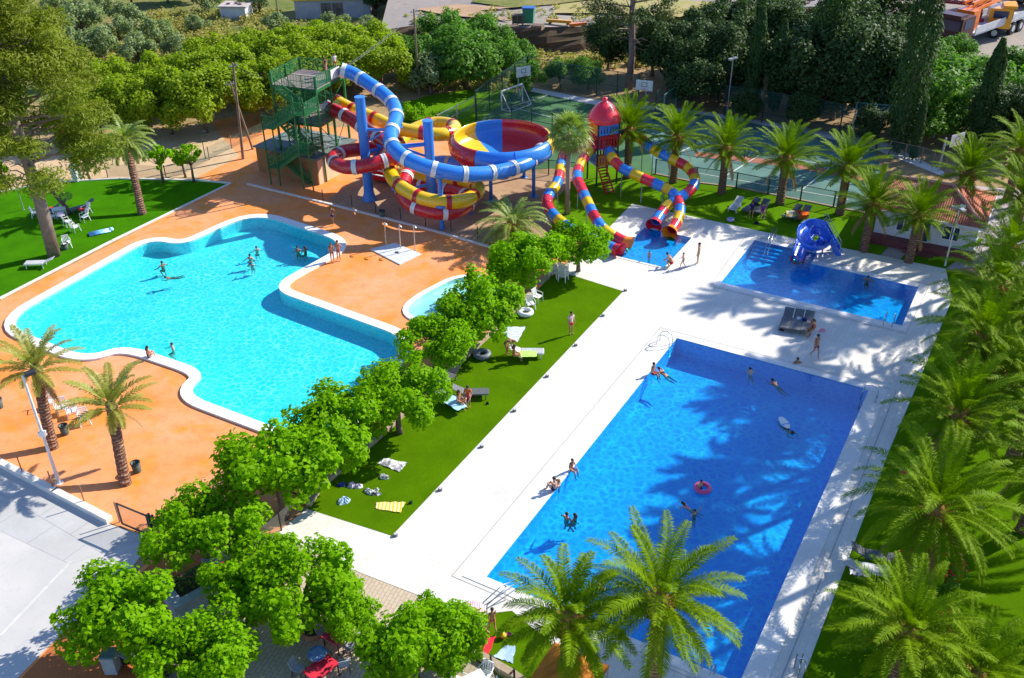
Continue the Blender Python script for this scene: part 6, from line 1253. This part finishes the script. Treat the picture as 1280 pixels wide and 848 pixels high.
for s in (-.2, .2):
    for y in (-.2, .2): k = MB(); k.beam((s, y, .42), (s, y, 0), .04); k.build('leg', PR, root)
g = P(185, 835); root = thing('bench', 'long grey bench table in tree shade left of the terrace', 'bench', (g.x, g.y, tz), R(-25)); k = MB(); k.box((0, 0, .7), (2.6, .9, .06)); k.build('bench_top', METALG, root)
for x in (-1.1, 1.1): k = MB(); k.box((x, 0, .34), (.1, .7, .68)); k.build('leg', DARKST, root)
g = P(142, 838); root = thing('litter_bin', 'pale grey bin at the edge of the red brick paving', 'bin', (g.x, g.y, .035)); k = MB(); k.box((0, 0, .5), (.55, .55, 1.0)); k.build('body', M('pale_bin', (.38, .46, .48), .6), root); k = MB(); k.box((0, 0, 1.05), (.62, .62, .1)); k.build('lid', M('teal_lid', (.16, .28, .30), .5), root)
table('round-cornered white table with chairs at the bottom centre of the terrace', 592, 868, 1.2, .9, .74, WHITEP, DARKST, tz, R(30))
for u, v, rz, lab in ((606, 853, -.5, 'white armchair near the glass fence at the bottom centre'), (575, 862, 1.2, 'white armchair at the left of the bottom white table'), (612, 872, -1.4, 'white armchair cut by the bottom edge beside the glass fence')): chair(u, v, rz, lab, tz)
# brown canopy at the bottom, pink parasol
g = P(706, 880); root = thing('canopy', 'orange brown fabric canopy on poles below the left front palm', 'canopy', (g.x, g.y, .05), YAW); k = MB(); k.add([(-1.5, -1.3, 1.5), (1.5, -1.3, 1.5), (1.5, 1.3, 1.5), (-1.5, 1.3, 1.5), (0, 0, 2.2)], [(0, 1, 4), (1, 2, 4), (2, 3, 4), (3, 0, 4)]); k.add([(-1.5, -1.3, 1.48), (1.5, -1.3, 1.48), (1.5, 1.3, 1.48), (-1.5, 1.3, 1.48), (0, 0, 2.17)], [(0, 1, 4), (1, 2, 4), (2, 3, 4), (3, 0, 4)]); k.build('fabric_roof', fabric('brown_orange_fabric', (.58, .22, .04), (.5, .18, .03), 2), root)
for x in (-1.45, 1.45):
    for y in (-1.25, 1.25): k = MB(); k.beam((x, y, 0), (x, y, 1.5), .06); k.build('pole', GALV, root)
g = P(592, 793); root = thing('parasol', 'small pink striped parasol beside the stroller at the terrace corner', 'parasol', (g.x, g.y, .08)); k = MB(); n = 12; r_ = .62; k.lathe([(r_, 1.42), (r_ * .6, 1.62), (.02, 1.72)], n); k.build('canopy', F_PINK, root); k = MB(); k.cyl((0, 0, 0), (0, 0, 1.75), .025, n=6); k.build('pole', WHITEP, root)
for i in range(6): a = i * 1.047; k = MB(); k.beam((0, 0, 1.68), (r_ * math.cos(a), r_ * math.sin(a), 1.4), .015); k.build('rib', WHITEP, root)
g = P(587, 790); root = thing('stroller', 'dark pushchair under the pink parasol', 'stroller', (g.x - .3, g.y - .2, .08), .6); k = MB(); k.box((0, 0, .45), (.45, .5, .08)); k.box((0, .27, .72), (.45, .08, .6)); k.build('seat', F_NAVY, root); k = MB()
for s in (-.24, .24): k.beam((s, -.35, .2), (s, .45, 1.0), .03); k.beam((s, .35, .15), (s, -.2, .5), .03)
k.beam((-.24, .45, 1.0), (.24, .45, 1.0), .03); k.build('frame', GALV, root)
for s in (-.26, .26):
    for y in (-.35, .38): k = MB(); k.cyl((s - .02, y, .1), (s + .02, y, .1), .1, n=10); k.build('wheel', RUB, root)
# ================================================================== PEOPLE
def skin_mat(name, c):
    m, t, b = newmat(name); n = noise(t, 5, 3); r = ramp(t, n.outputs[0], [(.3, c), (.75, tuple(x * .86 for x in c))]); t.links.new(r.outputs[0], b.inputs['Base Color']); b.inputs['Roughness'].default_value = .6; b.inputs['Subsurface Weight'].default_value = 0; return m
SK = [skin_mat('tanned_skin', (.50, .24, .13)), skin_mat('fair_skin', (.62, .36, .25)), skin_mat('dark_tanned_skin', (.36, .16, .08))]
HAIRM = {'dark': M('dark_hair', (.025, .018, .014), .7), 'brown': M('brown_hair', (.10, .05, .025), .7), 'blond': M('blond_hair', (.38, .24, .10), .7)}
# joint tables: x forward, y left, z up, for a 1.72 m figure
def base_pose():
    J = {'pel': (0, 0, .93), 'sp': (-.01, 0, 1.10), 'ch': (0, 0, 1.28), 'nk': (0, 0, 1.45), 'hb': (.015, 0, 1.53), 'ht': (.02, 0, 1.66)}
    for s, n in ((1, 'l'), (-1, 'r')):
        J.update({'sh' + n: (0, s * .17, 1.39), 'el' + n: (-.02, s * .24, 1.12), 'wr' + n: (.05, s * .25, .88), 'ha' + n: (.08, s * .25, .80), 'hp' + n: (0, s * .09, .88), 'kn' + n: (.02, s * .10, .48), 'an' + n: (-.01, s * .10, .08), 'to' + n: (.15, s * .12, .035)})
    return J
def pose(kind):
    J = base_pose(); V_ = lambda *a: tuple(a)
    if kind == 'walk':
        J.update(knl=(.18, .10, .50), anl=(.22, .10, .09), tol=(.37, .11, .05), knr=(-.04, -.1, .50), anr=(-.30, -.1, .16), tor=(-.18, -.11, .05), ell=(-.14, .24, 1.14), wrl=(-.12, .25, .90), hal=(-.10, .25, .82), elr=(.08, -.24, 1.13), wrr=(.26, -.2, .98), har=(.33, -.19, .95))
    if kind == 'hips':     # hand on hip, arm raised to the face
        J.update(ell=(-.08, .34, 1.18), wrl=(.04, .18, 1.0), hal=(.08, .14, .97), elr=(.15, -.26, 1.2), wrr=(.2, -.12, 1.42), har=(.2, -.06, 1.5))
    if kind in ('sit', 'hug'):   # sitting, pelvis at z .12 above the seat
        d = -.80
        for k_ in ('pel', 'sp', 'ch', 'nk', 'hb', 'ht', 'shl', 'shr', 'ell', 'elr', 'wrl', 'wrr', 'hal', 'har', 'hpl', 'hpr'): q = J[k_]; J[k_] = (q[0], q[1], q[2] + d)
        J['pel'] = (0, 0, .13); J['hpl'] = (.03, .09, .11); J['hpr'] = (.03, -.09, .11)
        for s, n in ((1, 'l'), (-1, 'r')):
            if kind == 'sit': J.update({'kn' + n: (.44, s * .12, .14), 'an' + n: (.46, s * .12, -.28), 'to' + n: (.60, s * .13, -.33), 'el' + n: (.06, s * .25, .34), 'wr' + n: (.26, s * .18, .22), 'ha' + n: (.34, s * .16, .20)})
            else: J.update({'kn' + n: (.34, s * .12, .44), 'an' + n: (.44, s * .11, .06), 'to' + n: (.58, s * .12, .03), 'el' + n: (.14, s * .24, .38), 'wr' + n: (.36, s * .10, .34), 'ha' + n: (.42, s * .04, .33)})
        for k_ in ('sp', 'ch', 'nk', 'hb', 'ht', 'shl', 'shr'): q = J[k_]; J[k_] = (q[0] + .10 * (q[2] - .13), q[1], q[2])
    if kind == 'crouch':
        J.update(pel=(-.12, 0, .38), sp=(-.04, 0, .54), ch=(.10, 0, .70), nk=(.22, 0, .84), hb=(.27, 0, .90), ht=(.34, 0, 1.01))
        for s, n in ((1, 'l'), (-1, 'r')): J.update({'sh' + n: (.15, s * .17, .80), 'el' + n: (.32, s * .22, .60), 'wr' + n: (.46, s * .14, .46), 'ha' + n: (.52, s * .10, .42), 'hp' + n: (-.10, s * .1, .34), 'kn' + n: (.28, s * .15, .46), 'an' + n: (.02, s * .12, .08), 'to' + n: (.18, s * .14, .035)})
    if kind == 'bend':
        J.update(pel=(-.1, 0, .9), sp=(.03, 0, 1.05), ch=(.22, 0, 1.13), nk=(.38, 0, 1.17), hb=(.45, 0, 1.18), ht=(.57, 0, 1.16))
        for s, n in ((1, 'l'), (-1, 'r')): J.update({'sh' + n: (.33, s * .17, 1.1), 'el' + n: (.40, s * .22, .84), 'wr' + n: (.48, s * .18, .62), 'ha' + n: (.51, s * .17, .54), 'hp' + n: (-.1, s * .1, .86)})
    if kind == 'lie':      # on the back, head towards -x
        J2 = {}
        for k_, q in J.items(): J2[k_] = (q[2] - .93, q[1], .12 - q[0])
        J = {k_: (-q[0], q[1], q[2]) for k_, q in J2.items()}; J.update(tol=(.90, .14, .22), tor=(.90, -.14, .22))
        for s, n in ((1, 'l'), (-1, 'r')): J.update({'el' + n: (-.2, s * .27, .1), 'wr' + n: (.05, s * .26, .1), 'ha' + n: (.13, s * .25, .1)})
    if kind == 'swim':     # prone, head raised at +x, arms forward
        J = {'pel': (-.25, 0, -.12), 'sp': (-.08, 0, -.09), 'ch': (.1, 0, -.05), 'nk': (.26, 0, 0), 'hb': (.33, 0, .05), 'ht': (.42, 0, .15)}
        for s, n in ((1, 'l'), (-1, 'r')): J.update({'sh' + n: (.2, s * .17, -.04), 'el' + n: (.40, s * .3, -.06), 'wr' + n: (.58, s * .22, -.04), 'ha' + n: (.66, s * .18, -.03), 'hp' + n: (-.28, s * .09, -.13), 'kn' + n: (-.66, s * .14, -.2), 'an' + n: (-1.02, s * .12, -.16), 'to' + n: (-1.15, s * .13, -.2)})
    if kind == 'wade':     # standing in the water, arms out
        J.update(ell=(.05, .40, 1.2), wrl=(.2, .52, 1.12), hal=(.26, .56, 1.1), elr=(.05, -.40, 1.2), wrr=(.2, -.52, 1.12), har=(.26, -.56, 1.1))
        for k_ in J:
            if k_[:2] not in ('kn', 'an', 'to'): q = J[k_]; J[k_] = (q[0], q[1], q[2] - .42)
        for s, n in ((1, 'l'), (-1, 'r')): J.update({'kn' + n: (.34, s * .14, .40), 'an' + n: (-.05, s * .12, .08), 'to' + n: (.10, s * .13, .04)})
    if kind == 'cheer':
        J.update(ell=(.05, .36, 1.5), wrl=(.1, .4, 1.72), hal=(.12, .42, 1.8), elr=(.05, -.36, 1.32), wrr=(.2, -.46, 1.42), har=(.26, -.5, 1.44))
    return J
EDG = [('pel', 'sp'), ('sp', 'ch'), ('ch', 'nk'), ('nk', 'hb'), ('hb', 'ht')] + [e for n in 'lr' for e in (('ch', 'sh' + n), ('sh' + n, 'el' + n), ('el' + n, 'wr' + n), ('wr' + n, 'ha' + n), ('pel', 'hp' + n), ('hp' + n, 'kn' + n), ('kn' + n, 'an' + n), ('an' + n, 'to' + n))]
RAD = {'pel': (.135, .10), 'sp': (.12, .09), 'ch': (.145, .105), 'nk': (.055, .055), 'hb': (.085, .075), 'ht': (.088, .082), 'sh': (.065, .06), 'el': (.043, .04), 'wr': (.029, .027), 'ha': (.036, .02), 'hp': (.092, .09), 'kn': (.056, .056), 'an': (.037, .037), 'to': (.034, .026)}
def skin_mesh(name, J, edges, rads, root, sub=1):
    keys = [k_ for k_ in J]; idx = {k_: i for i, k_ in enumerate(keys)}
    me = bpy.data.meshes.new(name + '_src'); me.from_pydata([J[k_] for k_ in keys], [(idx[a], idx[b]) for a, b in edges], []); o = bpy.data.objects.new(name + '_src', me); COL.objects.link(o)
    md = o.modifiers.new('skin', 'SKIN'); sv = me.skin_vertices[0].data
    for k_ in keys: sv[idx[k_]].radius = rads[k_] if k_ in rads else rads[k_[:2]]; sv[idx[k_]].use_root = (k_ == root)
    s_ = o.modifiers.new('sub', 'SUBSURF'); s_.levels = sub; s_.render_levels = sub
    bpy.context.view_layer.update(); dg = bpy.context.evaluated_depsgraph_get(); em = bpy.data.meshes.new_from_object(o.evaluated_get(dg)); bpy.data.objects.remove(o); return em
def add_details(me, J):
    """fingers, thumb, nose, ears, eyes and mouth joined into the body mesh"""
    k = MB(); hb, ht, nk = Vector(J['hb']), Vector(J['ht']), Vector(J['nk']); up = (ht - hb).normalized()
    fw = Vector((1, 0, 0)) if abs(up.x) < .8 else Vector((0, 0, 1)) if up.x < 0 else Vector((0, 0, -1)); fw = (fw - up * fw.dot(up)).normalized(); sd = up.cross(fw)
    c = hb.lerp(ht, .45)
    k.tube([c + fw * .085 + up * .02, c + fw * .112 - up * .02, c + fw * .085 - up * .035], [.008, .016, .01], 6)
    for s in (-1, 1):
        e = c + sd * (.085 * s); k.ell(tuple(e), (.012, .018, .03), 6, 4); e = c + fw * .083 + sd * (.032 * s) + up * .025; k.ell(tuple(e), (.012, .012, .009), 6, 4)
    e = c + fw * .078 - up * .06; k.ell(tuple(e), (.012, .024, .008), 6, 4)
    for n, s in (('l', 1), ('r', -1)):
        w_, h = Vector(J['wr' + n]), Vector(J['ha' + n]); d = (h - w_).normalized(); sv = Vector((0, s, 0)); sv = (sv - d * sv.dot(d)); sv = sv.normalized() if sv.length > .1 else Vector((1, 0, 0)); b = d.cross(sv).normalized()
        for i, L in enumerate((.068, .078, .074, .058)):
            p = h + b * (-.027 + i * .018) + d * .01; k.tube([p, p + d * L * .5 - sv * .004, p + d * L - sv * .018], [.0095, .009, .007], 5)
        p = h - b * .03 - d * .03; k.tube([p, p - b * .028 + d * .022, p - b * .03 + d * .05], [.012, .010, .008], 5)
    off = len(me.vertices); bm = bmesh.new(); bm.from_mesh(me); vs = [bm.verts.new(v) for v in k.v]
    for f in k.f: bm.faces.new([vs[i] for i in f])
    bmesh.ops.recalc_face_normals(bm, faces=bm.faces); bm.to_mesh(me); bm.free(); me.polygons.foreach_set('use_smooth', [True] * len(me.polygons))
def garment(J, keys, grow, name, ends):
    """clothing grown round the same skeleton, a little larger than the body"""
    JJ = {k_: J[k_] for k_ in keys if k_ in J}; ed = [e for e in EDG if e[0] in JJ and e[1] in JJ]
    for nm, (a, b, t_) in ends.items(): JJ[nm] = tuple(Vector(J[a]).lerp(Vector(J[b]), t_)); ed.append((a, nm))
    rads = {k_: tuple(x + grow for x in RAD[k_[:2] if k_ not in RAD else k_]) for k_ in keys if k_ in J}
    for nm, (a, b, t_) in ends.items(): ra, rb = RAD[a if a in RAD else a[:2]], RAD[b if b in RAD else b[:2]]; rads[nm] = tuple(x * (1 - t_) + y * t_ + grow * 1.3 for x, y in zip(ra, rb))
    return skin_mesh(name, JJ, ed, rads, keys[0])
BODY = {}
def body(kind):
    if kind in BODY: return BODY[kind]
    J = pose(kind); rads = dict(RAD); me = skin_mesh('body', J, EDG, rads, 'pel'); add_details(me, J)
    sh = garment(J, ['pel', 'hpl', 'hpr'], .018, 'shorts', {'a': ('hpl', 'knl', .5), 'b': ('hpr', 'knr', .5), 'c': ('pel', 'sp', .35)})
    tr = garment(J, ['pel', 'hpl', 'hpr'], .012, 'trunks', {'a': ('hpl', 'knl', .12), 'b': ('hpr', 'knr', .12), 'c': ('pel', 'sp', .2)})
    sw = garment(J, ['pel', 'sp', 'ch'], .012, 'swimsuit', {'a': ('pel', 'hpl', .8), 'b': ('pel', 'hpr', .8), 'c': ('ch', 'nk', .25)})
    ts = garment(J, ['sp', 'ch', 'shl', 'shr'], .02, 'shirt', {'a': ('shl', 'ell', .6), 'b': ('shr', 'elr', .6), 'c': ('sp', 'pel', .75), 'd': ('ch', 'nk', .45)})
    hb, ht = Vector(J['hb']), Vector(J['ht']); up = (ht - hb).normalized(); bk = Vector((-1, 0, 0)) if abs(up.x) < .8 else Vector((0, 0, -1)); bk = (bk - up * bk.dot(up)).normalized()
    k = MB(); c = hb.lerp(ht, .62) + bk * .022; k.ell((0, 0, 0), (.105, .098, .092), 12, 8); k.v = [tuple(Vector(v) + c + up * .03) for v in k.v]; me_h = bpy.data.meshes.new('hair'); me_h.from_pydata(k.v, [], k.f)
    k2 = MB(); k2.v, k2.f, k2.mi = list(k.v), list(k.f), list(k.mi); j = len(k2.v); k2.tube([c + bk * .06, c + bk * .09 - up * .12, c + bk * .085 - up * .24], [.085, .07, .03], 8); me_l = bpy.data.meshes.new('long_hair'); me_l.from_pydata(k2.v, [], k2.f)
    for q in (me_h, me_l, sh, tr, sw, ts): q.polygons.foreach_set('use_smooth', [True] * len(q.polygons))
    BODY[kind] = dict(body=me, shorts=sh, trunks=tr, swimsuit=sw, shirt=ts, hair=me_h, long_hair=me_l); return BODY[kind]
def omat(o, m):
    if not o.data.materials: o.data.materials.append(m)
    o.material_slots[0].link = 'OBJECT'; o.material_slots[0].material = m
def person(label, kind, at, rz, wear, hair='dark', long=False, skin=0, s=1.0, z=0, group=None, rx=0):
    B = body(kind); loc = at if isinstance(at, Vector) else P(at[0], at[1], z)
    o = bpy.data.objects.new('person', B['body']); COL.objects.link(o); o.location = (loc.x, loc.y, z); o.rotation_euler = (0, rx, rz); o.scale = (s, s, s); omat(o, SK[skin]); tag(o, label, 'person', group)
    for part, m in wear: c = bpy.data.objects.new(part, B[part]); COL.objects.link(c); c.parent = o; omat(c, m)
    h = 'long_hair' if long else 'hair'; c = bpy.data.objects.new(h, B[h]); COL.objects.link(c); c.parent = o; omat(c, HAIRM[hair]); return o
C_ = lambda n, c: M('cloth_' + n, c, .85, tuple(x * .75 for x in c), 6, .1)
cr, cb, ck, cw, cn, cp, cg, cy_, ct = C_('red', (.70, .02, .03)), C_('blue', (.04, .15, .55)), C_('black', (.02, .02, .025)), C_('white', (.78, .78, .78)), C_('navy', (.03, .04, .16)), C_('pink', (.80, .20, .35)), C_('green', (.05, .40, .12)), C_('yellow', (.80, .60, .05)), C_('teal', (.35, .48, .50))
DK = .055; W0 = .05
# left pool (floor at -1.05, water at 0)
person('two swimmers close together, the left one with dark wet hair in the cyan pool', 'wade', (206, 345), 2.4, [('trunks', ck)], z=-0.87, skin=2)
bpy.data.objects['person']['label'] = 'left of the two dark haired swimmers together in the cyan pool'
person('right of the two dark haired swimmers together in the cyan pool', 'swim', (213, 347), 3.6, [('trunks', ck)], z=.0, skin=2, s=.9)
person('tall bather standing in blue shorts in the upper part of the cyan pool', 'wade', (315, 336), -1.8, [('shorts', cb)], z=-0.87, skin=1)
person('child splashing with arms out in front of the tall bather in the cyan pool', 'wade', (317, 343), 1.6, [('trunks', cw)], 'blond', z=-0.80, skin=1, s=.85)
person('lone swimmer behind the tall bather in the cyan pool', 'wade', (323, 325), 2.0, [('trunks', ck)], 'brown', z=-0.84, skin=1, s=.95)
person('bather with green trunks on the steps side of the cyan pool', 'wade', (374, 326), -1.2, [('shorts', cg)], z=-0.87, skin=0)
person('dark haired swimmer beside the bather in green trunks', 'wade', (383, 326), 2.5, [('swimsuit', ck)], z=-0.87, long=True, skin=0)
person('woman in black bikini standing at the pool corner beside a man', 'stand', (416, 328), -1.3, [('trunks', ck)], 'brown', True, 0, .97, .06)
person('shirtless man standing at the cyan pool corner with raised arm', 'hips', (424, 326), -1.9, [('shorts', C_('brown', (.30, .14, .07)))], 'brown', False, 0, 1.03, .03)
person('woman sitting on the white rim of the cyan pool', 'hug', (186, 448), 1.0, [('swimsuit', ck)], 'dark', True, 1, 1, .12)
person('swimmer holding the rim of the cyan pool near the sitting woman', 'wade', (219, 449), -2.5, [('trunks', ck)], 'dark', z=-0.87, skin=1)
person('man in dark shorts walking alone in front of the sand bed', 'walk', (416, 281), -1.7, [('shorts', cn)], 'dark', False, 2, 1.02, .02)
# tower
TZ = TW.location; tm = Matrix.Rotation(R(158), 4, 'Z')
def tw(x, y): q = tm @ Vector((x, y, 0)); return Vector((TZ.x + q.x, TZ.y + q.y, 0))
person('woman in pink waiting on the upper tower deck', 'stand', tw(.6, -2.9), 0, [('swimsuit', cp)], 'brown', True, 0, 1, 8.6)
person('man behind the woman in pink on the upper tower deck', 'hips', tw(1.2, -3.7), .4, [('shorts', ck)], 'dark', False, 0, 1, 8.6)
person('person in white and red at the mouth of the blue slide', 'stand', P(427, 92, 8.6) + Vector((-.7, .9, 0)), -.9, [('shirt', cw), ('shorts', cr)], 'dark', True, 1, .95, 8.6)
person('child in white shirt at the start of the red slide', 'stand', tw(.5, -2.2), -.5, [('shirt', cw), ('shorts', cb)], 'brown', False, 1, .85, 5.45)
person('child at the start of the yellow slide on the lower deck', 'hug', tw(.4, -4.2), -.5, [('shorts', cr)], 'blond', False, 1, .9, 5.9)
# splash pool
person('small child standing in the splash pool under the slide mouths', 'stand', (811, 329), -1.5, [('trunks', cb)], 'dark', False, 0, .62, -.25)
person('man crouching at the corner of the splash pool', 'crouch', (838, 334), 2.6, [('shorts', cr)], 'dark', False, 0, 1.08, DK)
person('child walking along the splash pool edge', 'walk', (853, 335), 2.9, [('trunks', ck)], 'brown', False, 1, .76, DK)
person('man in grey shorts standing by the splash pool corner', 'stand', (872, 330), 2.8, [('shorts', ct)], 'dark', False, 0, 1.05, DK)
person('dark haired swimmer alone in the smaller blue pool', 'wade', (1082, 362), 1.2, [('trunks', ck)], z=-.72, skin=2, s=.9)
# deck
person('man in dark shorts walking on the deck towards the big pool', 'walk', (1018, 447), -1.2, [('shorts', C_('plum', (.16, .05, .14)))], 'dark', False, 0, 1.03, DK)
person('woman in dark red sitting on the deck loungers', 'sit', (1016, 413), -2.6, [('swimsuit', C_('wine', (.35, .03, .06)))], 'dark', True, 0, 1, .46)
person('lifeguard in white and red shirt and red shorts on the turf', 'stand', (713.5, 418), -1.0, [('shirt', C_('lifeguard', (.80, .62, .62))), ('shorts', cr)], 'dark', False, 0, 1.04, .06)
# big pool (floor -1.5)
person('man in red shorts sitting at the far left edge of the big pool', 'sit', (815, 468), az, [('shorts', cr)], 'dark', False, 0, 1, .07)
person('person leaning back into the big pool beside the man in red shorts', 'swim', (829, 466), 2.2, [('swimsuit', ck)], 'dark', False, 0, 1, .12)
person('swimmer farthest left of the three at the shaded end of the big pool', 'swim', (938, 467), 1.4, [('trunks', ck)], 'dark', False, 1, .95, .06)
person('swimmer in the middle of the three at the shaded end of the big pool', 'swim', (970, 481), 2.0, [('trunks', ck)], 'dark', False, 2, .95, .06)
person('swimmer at the far edge of the big pool near the walking man', 'wade', (994, 468), -1.5, [('trunks', ck)], 'brown', False, 0, 1, -.84)
person('diver swimming under water beside the white board', 'swim', (986, 538), -1.3, [('trunks', ck)], 'dark', False, 0, 1.05, -.03)
person('child lying on the pink swim ring in the big pool', 'hug', (876, 613), 1.9, [('swimsuit', cn)], 'dark', False, 1, .72, .07)
person('child swimming in the middle of the big pool below the pink ring', 'swim', (859, 634), 2.4, [('swimsuit', cp)], 'dark', True, 1, .8, .08)
person('child waving with a raised arm in the big pool', 'cheer', (866, 660), -1.0, [('trunks', ck)], 'dark', False, 1, .75, -.9)
person('left of two bathers standing side by side near the left edge of the big pool', 'wade', (708, 664), .8, [('trunks', ck)], 'dark', False, 0, 1, -.84)
person('right of two bathers standing side by side near the left edge of the big pool', 'wade', (718, 664), 2.6, [('swimsuit', ck)], 'dark', True, 2, .95, -.84)
person('heavy bather sitting with crossed knees on the left pool edge', 'hug', (694, 614), 2.6, [('shorts', cn)], 'brown', False, 1, 1.05, .07)
person('second bather in the water leaning on the left pool edge', 'wade', (698, 622), 2.8, [('shorts', cn)], 'blond', False, 1, 1, -.84)
person('boy sitting alone on the left edge of the big pool', 'sit', (714, 588), az - .3, [('trunks', cb)], 'brown', False, 0, .92, .07)
person('bather half hidden by the fronds of the left front palm', 'wade', (762, 783), 1.0, [('swimsuit', C_('violet', (.2, .05, .4)))], 'brown', True, 1, 1, -.84)
person('swimmer seen through the fronds between the two front palms', 'swim', (748, 735), .6, [('trunks', ck)], 'dark', False, 0, .95, .05)
# turf
person('sunbather with red top reclining at the head of the lime green lounger', 'sit', (642, 446), .1, [('swimsuit', cr)], 'brown', True, 0, 1, .47)
person('person in green cap standing bent behind the lime green lounger', 'bend', (634, 443), -.4, [('trunks', ck)], 'blond', True, 0, 1, .06)
person('woman with pale legs sitting on the sky blue towel', 'sit', (573, 503), -.5, [('trunks', cw)], 'brown', True, 0, 1, .47)
person('woman in pink patterned shorts sitting on the rear lounger', 'sit', (585, 497), -1.6, [('shorts', cp), ('shirt', C_('orange_top', (.75, .18, .06)))], 'dark', True, 0, 1, .47)
person('shirtless boy walking on the small turf by the coral towel', 'walk', (616, 790), 1.9, [('trunks', cr)], 'dark', False, 0, .9, .08)
person('person in pink sitting beside the teal bag under the parasol', 'hug', (597, 787), -.6, [('swimsuit', cp)], 'blond', True, 1, 1, .08)
# back turf
person('man in dark shirt sitting on the court side loungers', 'sit', (940, 264), -1.9, [('shirt', cn), ('shorts', ck)], 'dark', False, 0, 1.05, .47)
person('woman in purple sitting with the man on the court side loungers', 'sit', (953, 266), -1.7, [('shirt', C_('purple', (.25, .08, .3))), ('shorts', cp)], 'brown', True, 1, 1, .47)
person('child with red top by the blue and yellow towel', 'hug', (998, 270), -1.5, [('shirt', cr)], 'dark', False, 0, .8, .52)
